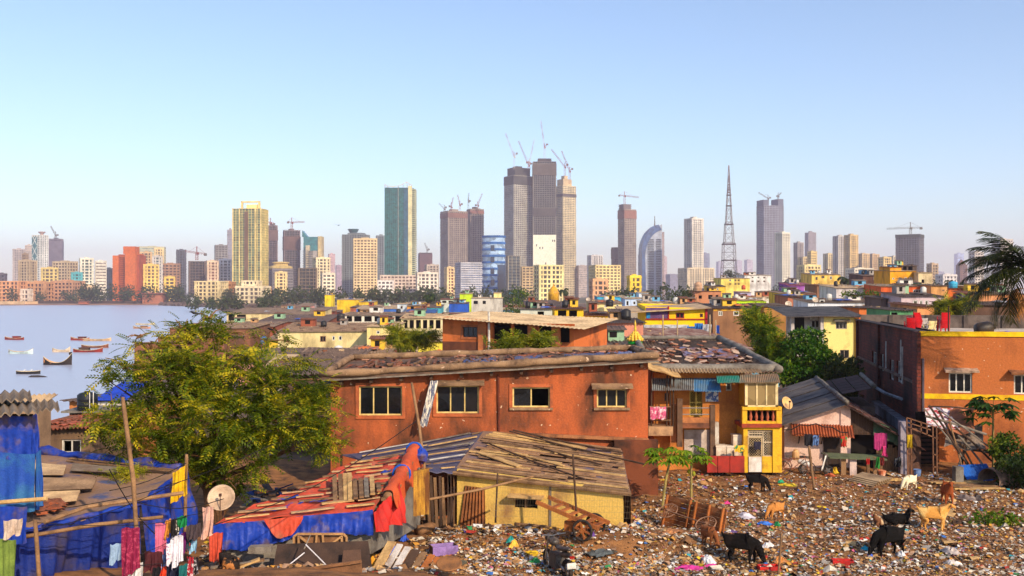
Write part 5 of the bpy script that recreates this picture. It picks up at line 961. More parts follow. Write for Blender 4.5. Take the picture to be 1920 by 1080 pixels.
for x0, x1 in ((1402, 1418), (1420.5, 1436), (1438.5, 1454)): mb = MB(); pbox(H_, mb, x0, 719, x1, 760, o0 + .03, .015); mb.build('pane', glassmat((150, 126, 84), .1, .3, 1.5), fo)
mb = MB(); pbox(H_, mb, 1455, 717, 1459, 763, o0 + .1, 1.2); pbox(H_, mb, 1397, 717, 1400, 763, o0 + .1, 1.2); mb.build('bay_side', YW, H_.t)
# outdoor stair head at the left with a plank awning
mb = MB(); c = [fr(1216, 690, -1.3), fr(1277, 707, -1.3), fr(1262, 686, .2), fr(1212, 676, .2)]; mb.patch(*c, 8, 3, lambda a, b: .02 * math.sin(a * 40), .05); mb.build('stair_awning', WOOD_L, H_.t)
for px, py0, py1 in ((1221, 690, 808), (1250, 704, 800), (1256, 704, 808), (1262, 700, 800)): mb = MB(); mb.tube([fr(px, py1, -.8), fr(px + 1, py0, -.8)], .035, 6); mb.build('stair_post', WOOD_D, H_.t)
for y in (763, 788, 803): mb = MB(); mb.tube([fr(1218, y, -.82), fr(1258, y, -.82)], .03, 6); mb.build('stair_rail', WOOD, H_.t)
mb = MB(); pbox(H_, mb, 1216, 800, 1262, 817, -1.0, 1.0); mb.build('stair_landing', S((190, 150, 110), (120, 90, 70)), H_.t)
mb = MB(); pbox(H_, mb, 1257, 758, 1269, 830, -.6, .3); mb.build('stair_pier', S((206, 130, 76), (140, 88, 56), 1.5), H_.t)
for x0, x1 in ((1326, 1345), (1346, 1368), (1369, 1396)): mb = MB(); pbox(H_, mb, x0, 855, x1, 886, -1.5, .06); mb.build('fence_panel', S((164, 46, 34), (104, 36, 30), 1.6, .7, .2), H_.t)
# --- white-washed hut: gable front, grey sheet slope left, tiled slope right
HW = S((226, 190, 172), (170, 126, 108), .9, .93, .25, lo=.5, hi=.72, fine=15)
q0 = P(1583, 885, 45.2); q0.z = 0; rz = R(-11.4); t = thing('tiled_hut', 'low white-washed hut with a grey sheet and brown tile gable roof', 'hut', q0, rz); HUT = t
LW, RWd, HR, HL, HRr, DD = 2.75, 3.0, 2.95, 1.95, 1.15, 13
mb = MB(); top = [(-LW, HL), (0, HR), (.25, HR - .15)]; mb.add([(-LW + .12, 0, -.3), (.25, 0, -.3), (.25, 0, HR - .2), (0, 0, HR - .06), (-LW + .12, 0, HL - .02)] + [(-LW + .12, .2, -.3), (.25, .2, -.3), (.25, .2, HR - .2), (0, .2, HR - .06), (-LW + .12, .2, HL - .02)], [(0, 1, 2, 3, 4), (9, 8, 7, 6, 5), (0, 4, 9, 5), (1, 6, 7, 2), (4, 3, 8, 9)])
mb.bb(-LW + .12, -LW + .3, .2, DD, -.3, HL - .05); mb.build('gable_wall', HW, t)
mb = MB(); mb.bb(-.16, .27, -.06, .0, -.3, HR - .3); mb.build('corner_pier', HW, t)
mb = MB(); n = 9
for i in range(n): x0, x1 = .28 + i * .115, .28 + (i + 1) * .115 - .01; z = HR - .25 - .6 * (x0 - .25); mb.bb(x0, x1, .02 + rnd.uniform(0, .03), .06, 1.55, z)
mb.build('plank_wall', WOOD_D, t)
mb = MB()
for i in range(16): x0 = 1.4 + i * .1; mb.bb(x0, x0 + .09, .1 + rnd.uniform(0, .03), .14, -.3, 1.1 + rnd.uniform(-.1, .3) - .04 * i)
mb.build('plank_wall', WOOD, t)
mb = MB(); mb.bb(.3, RWd, .5, .56, -.3, 1.7); mb.build('interior_shade', DARKIN, t)
mb = MB(); mb.bb(RWd - .15, RWd, .3, DD, -.3, HRr); mb.build('side_wall', S((96, 84, 76)), t)
for c in (((1.25, -.06, 1.55), (2.95, -.12, .95), (3.0, -.02, 1.5), (1.25, 0, 2.25)), ((2.1, -.16, 1.2), (3.1, -.2, .75), (3.15, -.1, 1.3), (2.2, -.08, 1.65))): mb = MB(); mb.corr(*c, 4, .02, 8, .01); mb.patch(*[(p[0], p[1] - .03, p[2]) for p in c], 2, 22, lambda a, b: .02 * math.sin(b * 70), .01); mb.build('green_sheet', S((60, 92, 66), (90, 84, 60), 2, .7, .1), t)
mb = MB(); mb.bb(-.92, -.2, -.03, .06, -.3, 1.55); mb.build('door', S((62, 48, 42), (44, 34, 30), 2, .8, .2), t)
mb = MB(); mb.corr((-2.35, -.75, 1.55), (.35, -.8, 1.52), (.35, -.02, 1.98), (-2.35, -.02, 1.98), 22, .03, 1); mb.build('awning', S((170, 88, 50), (120, 60, 40), 2, .75, .1), t)
for x in (-2.0, -1.0): mb = MB(); mb.bar((x, -.02, 1.1), (x, -.6, 1.55), .05, .05); mb.build('awning_bracket', WOOD_D, t)
for i in range(5):
    y0, y1 = -.45 + i * 2.7, -.45 + (i + 1) * 2.7 + .12; z = .03 * i; mb = MB(); mb.corr((-LW - .3, y0, HL - .1 + z * .3), (.1, y0, HR + .02 + z * .3), (.1, y1, HR + .0 + z * .3), (-LW - .3, y1, HL - .12 + z * .3), 1, .0, 1); mb.v = []; mb.f = []; mb.m = []
    mb.patch((-LW - .3, y0, HL - .1 + z), (.1, y0, HR + .02 + z), (.1, y1, HR + z), (-LW - .3, y1, HL - .12 + z), 3, 16, lambda a, b: .03 * math.sin(b * 8 * 6.28), .02); mb.build('roof_sheet', S((112, 102, 96), (70, 64, 64), 1.2, .9, .2, fine=12), t)
mb = MB(); mb.tube([(.05, -.5 + i * 1.35, HR + .1 + rnd.uniform(-.02, .03)) for i in range(11)], .11, 8); mb.build('ridge_cap', CEMG, t, True)
mb = MB(); mb.patch((.05, -.4, HR - .03), (RWd + .3, -.4, HRr - .12), (RWd + .3, DD, HRr - .12), (.05, DD, HR - .03), 4, 8, None, .04); mb.build('tile_bed', S((70, 50, 44)), t)
tm2 = tile_mesh('roof_tile', .52, .4, .035, 3); pl = []; sl = math.atan2(HR - HRr, RWd)
for j in range(24):
    for i in range(9): pl.append(((.18 + i * .36 + rnd.uniform(-.02, .02), -.38 + j * .54 + rnd.uniform(-.03, .03), HR + .03 - (.18 + i * .36) * math.tan(sl) + rnd.uniform(0, .03)), (rnd.uniform(-.05, .05), sl + rnd.uniform(-.08, .05), rnd.uniform(-.06, .06))))
scatter_parts('roof_tile', tm2, [TILE_D, S((112, 66, 54), (70, 48, 44), 3, .9, .4), S((96, 70, 62), (60, 50, 48), 3, .9, .4)], t, pl)
# back annex with large flat dark tiles left of the ridge
t2 = thing('tiled_annex', 'dark annex roof of large square tiles behind the white-washed hut', 'hut', P(1478, 885, 53), rz); t2.location.z = 0
mb = MB(); mb.bb(0, 4.4, .0, 5, -.3, 2.0); mb.build('wall', S((120, 96, 84)), t2); tm3 = tile_mesh('roof_tile', .8, .72, .0, 1); pl = []
for j in range(6):
    for i in range(6): u = i * .75; pl.append(((-.3 + u, -.4 + j * .86, 2.05 + .16 * i + .05 * j), (.06, -math.atan2(.16, .75), rnd.uniform(-.02, .02))))
scatter_parts('roof_tile', tm3, [TILE_D, S((92, 66, 60), (60, 48, 46), 2, .9, .3)], t2, pl)
mb = MB(); mb.tube([(4.3, -.4 + i * .8, 3.12 + .04 * i) for i in range(7)], .12, 8); mb.build('ridge_cap', CEMG, t2, True)
# --- dark brick building and its orange street front, roof terrace
BD = S((124, 58, 44), (52, 32, 30), .35, .92, .8, brk=(.46, .17, (60, 44, 40)), lo=.42, hi=.62, fine=14)
H_ = House('brick_building', 'tall dark brick building side wall receding beside the tiled hut', 1607, 1725, (600, 623.5), 69.3, 15, BD, None, d1=48, base=-.4, cat='building', t=.3); BB_ = H_
H_.bl, H_.br = H_.hl, H_.hr
for q in ((1635, 662, 1646, 684, 3), (1651, 665, 1657, 695, 2), (1668, 676, 1676, 711, 2), (1681, 679, 1692, 715, 2)): H_.win(*q[:4], q[4], (196, 190, 184), fw=.09, pm=PANE_L, depth=.14)
H_.walls(); L_ = H_.w
mb = MB(); mb.bb(.3, L_ - .3, .3, 15 - .3, H_.hl - .62, H_.hl - .5); mb.build('roof_terrace', S((206, 190, 172), (130, 112, 98), .6, .95, .3), H_.t)
for i in range(2): mb = MB(); mb.bb(L_ * i * .42 + .15, L_ * i * .42 + .7, -.13, .0, .4, H_.hl - .02); mb.build('brick_pier', BD, H_.t)
for z, dz in ((H_.hl - 2.6, .14), (H_.hl - 5.3, .14)): mb = MB(); mb.bb(0, L_, -.08, 0, z, z + dz); mb.build('string_course', S((120, 96, 84), (70, 52, 46), 1), H_.t)
mb = MB(); mb.bb(.1, L_ - .2, -.15, .4, H_.hl, H_.hl + .06); mb.build('parapet_cap', S((60, 44, 42), (40, 30, 30)), H_.t)
for px, py0, py1 in ((1663, 640, 690), (1691, 637, 705), (1694, 650, 720)): a = H_.loc(px, py1, -.15); b = H_.loc(px, py0, -.15); mb = MB(); mb.tube([(a[0], -.2, a[1]), (b[0], -.2, b[1])], .04, 6); mb.build('pipe', S((190, 184, 176), None, 3, .5, 0), H_.t)
a, b = H_.loc(1635, 722, -.3), H_.loc(1690, 748, -.3); mb = MB(); mb.tube([(a[0], -.3, a[1]), ((a[0] + b[0]) / 2, -.3, (a[1] + b[1]) / 2 - .1), (b[0], -.3, b[1])], .09, 6); mb.build('pipe', S((160, 160, 168)), H_.t)
mb = MB(); mb.bb(L_ * .45, L_ * .98, -.5, -.02, -.2, 1.9); mb.build('plastered_base', S((150, 148, 160), (96, 84, 84), .8, .9, .4, lo=.4, hi=.6), H_.t)
mb = MB(); mb.bb(.2, .5, .2, 15.0, H_.hl - .5, H_.hl + .38); mb.bb(.2, L_ * .5, 14.7, 15.0, H_.hl - .5, H_.hl + .3)
mb.build('terrace_wall', S((112, 98, 90), (66, 56, 52), 1, .95, .4), H_.t)
for i in range(6): mb = MB(); mb.bb(.1, .6, 2 + i * 2.4, 2.25 + i * 2.4, H_.hl - .5, H_.hl + .36); mb.build('terrace_pier', S((90, 78, 72)), H_.t)
OF = S((184, 104, 54), (110, 62, 38), .55, .92, .25, lo=.48, hi=.7, fine=13, streak=.6, kind='fleck')
B_ = P(1725, HY, 48); ux = Vector((math.cos(rz), math.sin(rz), 0)); e = B_ + ux * 9.0; d1 = e.y; px1 = 960 + e.x / e.y * F
H2 = House('orange_facade', 'orange plastered building front with two yellow stripes and hooded windows', 1725, px1, (624, 548 + (CAMZ - (CAMZ - 76 / F * 48)) * F / d1), 47.0, .95, OF, None, d1=d1 - 1, base=-.4, cat='building', t=.25); H2.bl, H2.br = H2.hl, H2.hr
WW = S((232, 224, 206), None, 3, .5, 0)
H2.win(1779, 699, 1823, 736, 3, WW, hood=S((190, 160, 136), (120, 90, 70), 5), fw=.07); H2.win(1901, 703, 1948, 739, 3, WW, hood=S((150, 96, 60), (90, 60, 44), 3), fw=.07)
H2.walls(); YS = S((246, 200, 20), (206, 150, 20), 1.5, .8, .1)
for y0, y1, e_ in ((622, 630, .06), (737.5, 747, .03)):
    a = H2.loc(1725, y1); b = H2.loc(1725, y0); mb = MB(); mb.bb(-.02, H2.w, -e_, -.002, a[1], b[1] + (.03 if y0 < 700 else 0)); mb.build('yellow_stripe', YS, H2.t)
mb = MB(); mb.bb(-.16, .02, -.1, 1.0, 0, H2.hl + .03); mb.build('brick_quoin', BD, H2.t)
mb = MB(); mb.tube([(.12, -.08, .2), (.12, -.08, H2.hl - 1.2)], .06, 6); mb.build('drain_pipe', S((96, 84, 92)), H2.t)
# things on the roof terrace
TZ = CAMZ - 76 / F * 48 - .5
RCH = S((196, 26, 36), (160, 20, 30), 3, .4, 0)
def chair(name, label, loc, rz_, c, sc=1.0, group=None):
    t = thing(name, label, 'chair', loc, rz_, group); m_ = c
    mb = MB(); mb.patch((-.22, -.2, .42), (.22, -.2, .42), (.2, .2, .40), (-.2, .2, .40), 4, 4, lambda a, b: .02 * math.sin(a * 3.14), .03); mb.build('seat', m_, t)
    mb = MB(); mb.patch((-.2, .2, .42), (.2, .2, .42), (.24, .32, .86), (-.24, .32, .86), 6, 4, lambda a, b: -.05 * math.sin(a * 3.14), .025); mb.build('backrest', m_, t)
    for sx in (-1, 1):
        for sy in (-1, 1): mb = MB(); mb.tube([(sx * .25, sy * .24, 0), (sx * .2, sy * .19, .42)], [.025, .04], 5); mb.build('leg', m_, t)
        mb = MB(); mb.tube([(sx * .24, -.18, .42), (sx * .27, -.18, .62), (sx * .26, .26, .66)], .028, 5); mb.build('armrest', m_, t)
    return t
def dup(root, loc, rz_, label=None, group=None):
    r_ = root.copy(); COL.objects.link(r_); r_.location = loc; r_.rotation_euler = (0, 0, rz_)
    if label: r_['label'] = label
    if group: r_['group'] = group
    for ch in root.children:
        c = ch.copy(); COL.objects.link(c); c.parent = r_
        for g in ch.children: e_ = g.copy(); COL.objects.link(e_); e_.parent = c
    return r_
ORDN = ['lowest', 'second', 'third', 'fourth', 'fifth', 'sixth', 'seventh', 'topmost']
p = P(1716, 620, 57); ch0 = chair('plastic_chair', 'red plastic chair, lowest of the tall leaning stack on the terrace', (p.x, p.y, TZ), R(200), RCH, group='stacked red chairs')
for i in range(1, 6): dup(ch0, (p.x - .02 * i, p.y + .02 * i, TZ + .09 * i), R(200), 'red plastic chair, %s from below in the leaning stack on the terrace' % ORDN[i])
p = P(1706, 620, 56)
for i in range(3): dup(ch0, (p.x, p.y, TZ + .09 * i), R(170), 'red plastic chair, %s of the low stack left of the leaning stack' % ('lowest', 'middle', 'top')[i])
p = P(1768.5, 620, 57)
for i in range(6): dup(ch0, (p.x, p.y, TZ + .09 * i), R(180), 'red plastic chair, %s from below in the square stack on the terrace' % ORDN[i])
p = P(1731, 620, 58); chair('plastic_chair', 'white plastic armchair standing between the red and cream chairs', (p.x, p.y, TZ + .1), R(160), S((226, 214, 206), None, 3, .5, 0)); p = P(1743, 620, 56); chair('plastic_chair', 'cream plastic chair seen from behind on the terrace', (p.x, p.y, TZ), R(190), S((240, 214, 150), None, 3, .5, 0))
p = P(1845, 618, 57); mb = MB(); mb.lathe([(.02, -.5), (.3, -.47), (.38, -.3), (.38, .25), (.3, .45), (.15, .5), (.14, .6), (.02, .6)], 18, (0, 0, .38), M=Matrix.Rotation(R(80), 3, 'Y')); o = mb.build('water_tank', S((40, 34, 32), (84, 66, 44), 1, .5, 0), None, True); o.location = (p.x, p.y, TZ); tag(o, 'black water tank lying on its side on the terrace', 'water tank')
p = P(1888, 620, 54); mb = MB(); mb.lathe([(.02, 0), (.2, .02), (.22, .2), (.12, .34), (.02, .36)], 9); o = mb.build('plastic_bag', S((40, 60, 190), None, 3, .5, .2)); o.location = (p.x, p.y, TZ); tag(o, 'bright blue bag on the terrace floor', 'bag')
p = P(1778, 620, 55); mb = MB(); mb.tube([(0, 0, 0), (.02, 0, 1.7)], .035, 6); o = mb.build('pole', S((50, 40, 36))); o.location = (p.x, p.y, TZ); tag(o, 'thin dark pole standing right of the square chair stack', 'pole')
# --- cream balcony house left of the brick building
CW = S((240, 214, 130), (176, 140, 84), .6, .92, .25, lo=.52, hi=.75, fine=14)
H_ = House('cream_house', 'tall cream house with a corrugated roof between the green tree and brick building', 1545, 1602, 592, 92, 7, CW, None, 577, base=-3)
H_.win(1567, 603, 1588, 617, 3, (150, 140, 130), hood=CEMG, fw=.08); H_.win(1575, 656, 1592, 672, 2, (150, 130, 110)); H_.walls()
mb = MB(); a = H_.loc(1484, 592); w = H_.w; mb.corr((a[0] - .6, -.8, H_.hl - .05), (w + .9, -.8, H_.hl - .05), (w + .7, 7, H_.bl + .1), (a[0] - .4, 7, H_.bl + .1), 34, .06, 3, .03); mb.build('roof', S((150, 136, 122), (92, 80, 74), 1.2, .85, .2), H_.t)
mb = MB(); mb.bb(a[0], a[0] + .3, .1, .5, 0, H_.hl - .1); mb.bb(-.3, 0, .05, .5, 0, H_.hl - .1); mb.bb(a[0], 0, 1.6, 1.8, 0, H_.hl); mb.bb(a[0], 0, .1, .4, 0, H_.loc(0, 626)[1]); mb.build('loggia_wall', S((206, 196, 190), (140, 126, 118), .8), H_.t)
q = H_.rect(1530, 601, 1546, 616); mb = MB()
for b in ((q[0], q[2], q[1], q[1] + .08), (q[0], q[2], q[3] - .08, q[3]), (q[0], q[0] + .08, q[1], q[3]), (q[2] - .08, q[2], q[1], q[3]), ((q[0] + q[2]) / 2 - .04, (q[0] + q[2]) / 2 + .04, q[1], q[3])): mb.bb(b[0], b[1], 1.5, 1.6, b[2], b[3])
wo = mb.build('window', S((220, 216, 210)), H_.t); mb = MB(); mb.bb(q[0], q[2], 1.56, 1.58, q[1], q[3]); mb.build('pane', PANE, wo)
q = H_.rect(1525, 592, 1540, 600); mb = MB(); mb.bb(q[0], q[2], .9, 1.5, q[1], q[3]); mb.lathe([(.28, 0), (.28, .03)], 12, ((q[0] + q[2]) / 2 - .1, .9, (q[1] + q[3]) / 2), M=Matrix.Rotation(R(90), 3, 'X')); mb.build('air_conditioner', S((206, 200, 190), None, 3, .5, 0), H_.t)
mb = MB(); q = H_.rect(1493, 593, 1517, 625); mb.bb(q[0], q[2], 1.5, 1.59, q[1], q[3]); mb.build('doorway', DARKIN, H_.t)  # dark panel, the shade of the doorway is put into its colour
mb = MB(); mb.tube([(w + .1, -.1, 0), (w + .1, -.1, H_.hl - .2)], .12, 8); mb.build('yellow_pipe', YW, H_.t)
# --- orange hall: open veranda under a big pale slanting roof
H_ = House('orange_hall', 'orange house with an open veranda under a large pale slanting roof', 830, 1076, (594, 612), 75, 8, S((210, 112, 56), (120, 66, 40), .5, .92, .25, lo=.5, hi=.7), None, (586, 600), d1=71, base=-1)
H_.win(868, 613, 895, 632, 3, (70, 56, 50), surround=(S((176, 100, 60)), .15)); H_.hole(925, 606, 958, 640); H_.hole(963, 607, 994, 640); H_.hole(1010, 610, 1040, 642); H_.hole(1048, 612, 1068, 642); H_.walls()
mb = MB(); w = H_.w; mb.corr((-.5, -1.0, H_.hl - .02), (w + 1.2, -1.2, H_.hr - .12), (w + 1.0, 8, H_.br + .1), (-.4, 8, H_.bl + .1), 36, .03, 3, .02); mb.build('roof', S((214, 184, 140), (160, 132, 100), .6, .85, .15, fine=12), H_.t)
for px in (905, 998, 1043): q = H_.loc(px, 600); mb = MB(); mb.bb(q[0] - .3, q[0] + .35, -.18, .02, 0, H_.hl + (H_.hr - H_.hl) * q[0] / w - .05); mb.build('pillar', S((206, 122, 70), (120, 70, 46), .7, .92, .2), H_.t)
q = H_.loc(923, 650); mb = MB(); mb.tube([(q[0], -.5, 0), (q[0] - .05, -.5, q[1] + 2.6)], .09, 6); mb.build('white_pipe', S((214, 204, 190)), H_.t)
mb = MB(); a = H_.loc(830, 640); b = H_.loc(925, 640); mb.bb(a[0], b[0], -.04, -.003, 0, a[1]); mb.build('dark_dado', S((92, 54, 40), (130, 74, 48), .8, .95, .3), H_.t)
# --- bright yellow house with purple bay
H_ = House('yellow_house', 'bright yellow house with a purple bay and dark red trim', 1210, 1326, (575, 578), 130, 8, S((250, 206, 10), (226, 176, 10), .3, .85, .1), None, (569, 571), base=-4)
H_.win(1267, 586, 1283, 597, 2, (150, 40, 40), fw=.14); H_.win(1312, 588, 1318, 595, 1, (120, 60, 50), fw=.1); H_.walls(); w = H_.w
mb = MB(); q = H_.rect(1211, 577, 1252, 597); mb.bb(q[0], q[2], -.08, -.003, q[1], q[3]); mb.build('purple_bay', S((104, 70, 110), (70, 50, 80), .8), H_.t)
mb = MB(); q = H_.rect(1212, 586, 1219, 597); mb.bb(q[0], q[2], -.14, -.081, q[1], q[3]); mb.build('blue_door', S((40, 140, 196)), H_.t)
mb = MB()
for r_ in ((1210, 597.5, 1326, 599.5), (1252, 574, 1254.5, 598), (1322, 577, 1326, 612)): q = H_.rect(*r_); mb.bb(q[0], q[2], -.16, -.004, q[1], q[3])
mb.build('red_trim', S((170, 30, 40)), H_.t)
mb = MB(); mb.patch((-3.2, -.8, H_.hl - .75), (w + .4, -.8, H_.hr + .1), (w + .4, 8.3, H_.br + .15), (-3.2, 8.3, H_.bl - .4), 10, 3, None, .12); mb.build('roof', SHEET_L, H_.t)
# ------------------------------------------------------------------ shacks in the foreground
def TH(name, label, cat, o, group=None):
    o = Vector(o); t = thing(name, label, cat, o, 0, group); return t, (lambda p: Vector(p) - o)
def plank(mb, a, b, w, h, mi=0): return mb.bar(a, b, w, h, mi)
def quadp(c, a, b): return (c[0] * (1 - a) + c[1] * a) * (1 - b) + (c[3] * (1 - a) + c[2] * a) * b
def boards_on(t, c, rows, mats, lift=.05, seed=0, wid=.14, lens=(.25, .6), skew=.0):
    rr = random.Random(seed)
    for j in range(rows):
        b = (j + .5) / rows; a = rr.uniform(0, .12)
        while a < .97:
            l_ = rr.uniform(*lens); e = min(.99, a + l_); p, q = quadp(c, a, b + rr.uniform(-.01, .01)), quadp(c, e, b + rr.uniform(-.012, .012) + skew)
            mb = MB(); mb.bar(p + Vector((0, 0, lift)), q + Vector((0, 0, lift + rr.uniform(-.01, .02))), wid * rr.uniform(.5, 1.35), .03); mb.build('board', rr.choice(mats), t); a = e + (rr.uniform(0, .05) if rr.random() < .6 else rr.uniform(.05, .25))
def curtain(mb, p, q, drop, folds, amp, n=40, nv=6, foot=None, sway=.0, seed=0):
    """hanging cloth between p and q with real folds"""
    p, q = Vector(p), Vector(q); ax = (q - p); nrm = Vector((ax.y, -ax.x, 0)).normalized(); rr = random.Random(seed); ph = [rr.uniform(0, 6) for _ in range(4)]; vs_ = []
    for j in range(nv + 1):
        v = j / nv
        for i in range(n + 1):
            u = i / n; f = amp * (.25 + v) * (math.sin(u * folds * 6.28 + ph[0] + v * 3.2 + 1.5 * math.sin(u * 5 + ph[3])) + .5 * math.sin(u * folds * 2.7 * 6.28 + ph[1]) + .6 * math.sin(v * 5 + u * 9 + ph[2]))
            dz = drop(u) if callable(drop) else drop; vs_.append(p + ax * u + nrm * (f + sway * v) + Vector((0, 0, -dz * v + .03 * math.sin(u * 11 + ph[3]) * (1 if j else .4))))
    w = n + 1; return mb.add(vs_, [(j * w + i, j * w + i + 1, (j + 1) * w + i + 1, (j + 1) * w + i) for j in range(nv) for i in range(n)])
BLUE = S((26, 58, 156), (104, 84, 80), 1.6, .5, .5, lo=.5, hi=.66, fine=10); BLUE2 = S((34, 74, 160), (52, 110, 150), 1.0, .6, .35, lo=.45, hi=.65); DUST = S((150, 116, 92), (80, 86, 120), 1.1, .8, .35, lo=.55, hi=.66, fine=12)
REDT = S((196, 74, 50), (170, 104, 80), 1.3, .7, .35, lo=.48, hi=.7, fine=10)
# --- shack with the red tarpaulin roof
c = [P(400, 985, 26.2), P(700, 955, 27.4), P(788, 850, 33), P(660, 868, 32.6)]
t, L = TH('tarpaulin_shack', 'low shack under a red tarpaulin roof weighted with boards, blue skirt in front', 'shack', (c[0].x, c[0].y, .6)); lc = [L(p) for p in c]
mb = MB(); mb.patch(*lc, 24, 16, lambda a, b: .05 * math.sin(a * 19 + b * 8) + .04 * math.sin(b * 31 + a * 5), .03); mb.build('tarpaulin_roof', REDT, t)
boards_on(t, lc, 11, [WOOD_L, WOOD_L, WOOD, S((196, 160, 118), (140, 104, 76), 2.5)], .07, 3, .15, (.12, .4))
for a, b, da, db in ((.12, .3, .12, .05), (.3, .17, .1, .04), (.45, .2, .16, .04), (.75, .62, .1, .05), (.2, .12, .14, .03)): mb = MB(); mb.patch(quadp(lc, a, b), quadp(lc, a + da, b + .01), quadp(lc, a + da, b + db), quadp(lc, a, b + db), 6, 3, lambda u, v: .06 + .02 * math.sin(u * 9), .015); mb.build('blue_patch', BLUE, t)
mb = MB(); curtain(mb, lc[0] + Vector((-.1, -.05, .02)), lc[1] + Vector((0, -.05, 0)), lambda u: .62 + .12 * math.sin(u * 7), 9, .06, 90, 8); mb.build('blue_skirt', BLUE, t, True)
mb = MB(); p0, p1 = quadp(lc, .32, -.005), quadp(lc, .56, -.005); curtain(mb, p0 + Vector((0, -.14, .05)), p1 + Vector((0, -.14, .05)), lambda u: .5 * math.sin(3.14 * u) + .06, 3, .04, 30, 5); mb.build('red_flap', REDT, t, True)
mb = MB(); g = Vector((0, 0, 1.2)); a, b = lc[0] + Vector((.15, .25, -.1)), lc[1] + Vector((-.1, .25, -.1)); mb.add([a - g, b - g, b, a], [(0, 1, 2, 3)]); a2, b2 = lc[3], lc[2]; mb.add([a - g, a, a2 - Vector((0, 0, .1)), a2 - g * 2], [(0, 1, 2, 3)]); mb.add([b - g, b, b2 - Vector((0, 0, .1)), b2 - g * 2], [(3, 2, 1, 0)]); mb.build('wall', CEMG, t)
mb = MB(); curtain(mb, L(P(392, 1000, 25.9)), L(P(418, 998, 25.9)), .75, 2, .06, 16, 6); mb.build('red_corner_cloth', REDT, t, True)
# orange roll along its right edge and the red cloth falling from it
ORT = S((214, 92, 44), (176, 70, 36), 1.5, .7, .35)
t, L = TH('tarpaulin_roll', 'rolled orange tarpaulin lying along the right edge of the red roof', 'tarpaulin', P(745, 900, 30)); pts = [L(P(779, 848, 32.6) + Vector((0, 0, .12))), L(P(768, 872, 31.3) + Vector((0, 0, .15))), L(P(750, 905, 29.6) + Vector((0, 0, .12))), L(P(728, 940, 28) + Vector((0, 0, .1)))]
mb = MB(); mb.tube(pts, [.13, .17, .19, .16], 10); mb.build('roll', S((150, 112, 78), (110, 80, 56), 2, .8, .3), t, True)
mb = MB(); n = 16
for (a, b) in zip(pts[:-1], pts[1:]): pass
vs_ = []
for i in range(21):
    u = i / 20; p = (pts[0].lerp(pts[1], u * 3) if u < 1 / 3 else pts[1].lerp(pts[2], u * 3 - 1) if u < 2 / 3 else pts[2].lerp(pts[3], u * 3 - 2))
    for j in range(9): v = j / 8; ang = 2.4 - v * 2.6; off = Vector((math.cos(ang) * .23, -.1 * v, math.sin(ang) * .23)) if v < .6 else Vector((math.cos(2.4 - 1.56) * .23 + .25 * (v - .6), -.06, math.sin(.84) * .23 - 1.5 * (v - .6) * (1 + .25 * math.sin(u * 17)))); vs_.append(p + off + Vector((.03 * math.sin(u * 30 + j), .03 * math.sin(u * 23), 0)))
mb.add(vs_, [(i * 9 + j, i * 9 + j + 1, (i + 1) * 9 + j + 1, (i + 1) * 9 + j) for i in range(20) for j in range(8)]); mb.build('orange_cover', ORT, t, True)
for u in (.05, .55): p = pts[0].lerp(pts[3], u); mb = MB(); mb.tube([p + Vector((.26 * math.cos(a), .02, .26 * math.sin(a))) for a in np.linspace(-.6, 3.6, 10)], .035, 6); mb.build('blue_tie', S((30, 90, 190)), t)
mb = MB(); curtain(mb, P(700, 962, 27.2) - P(745, 900, 30), P(752, 905, 28.6) - P(745, 900, 30), lambda u: .55 + .55 * u, 3, .1, 36, 10, sway=.1); mb.build('red_drape', S((196, 40, 30), (150, 30, 28), 1.5, .7, .3), t, True)
mb = MB(); p = P(790, 858, 32); mb.lathe([(.02, -.2), (.18, -.1), (.24, .1), (.13, .26), (.05, .3)], 9); mb.v = [tuple(Vector(p) * rnd.uniform(.7, 1.25)) for p in mb.v]; o = mb.build('tarpaulin_bundle', BLUE); o.location = p; tag(o, 'bright blue tarpaulin bundle at the top end of the orange roll', 'tarpaulin')
# loose boards stacked on the red roof
t, L = TH('board_stack', 'short weathered boards laid side by side on the red roof', 'boards', P(665, 935, 28.2))
for i, (px, y0, y1) in enumerate([(629, 897, 951), (640, 896, 950), (649, 895, 949), (657, 894, 946), (667, 905, 941), (678, 905, 939), (688, 903, 937), (699, 901, 933), (711, 912, 926), (719, 905, 944)]):
    mb = MB(); a, b = P(px, y1, 27.9) + Vector((0, 0, .1)), P(px - 2 + (16 if i == 9 else 0), y0, 29.8) + Vector((0, 0, .1)); mb.bar(L(a), L(b), .13, .06); mb.build('board', rnd.choice([WOOD_G, WOOD, WOOD_L]), t)
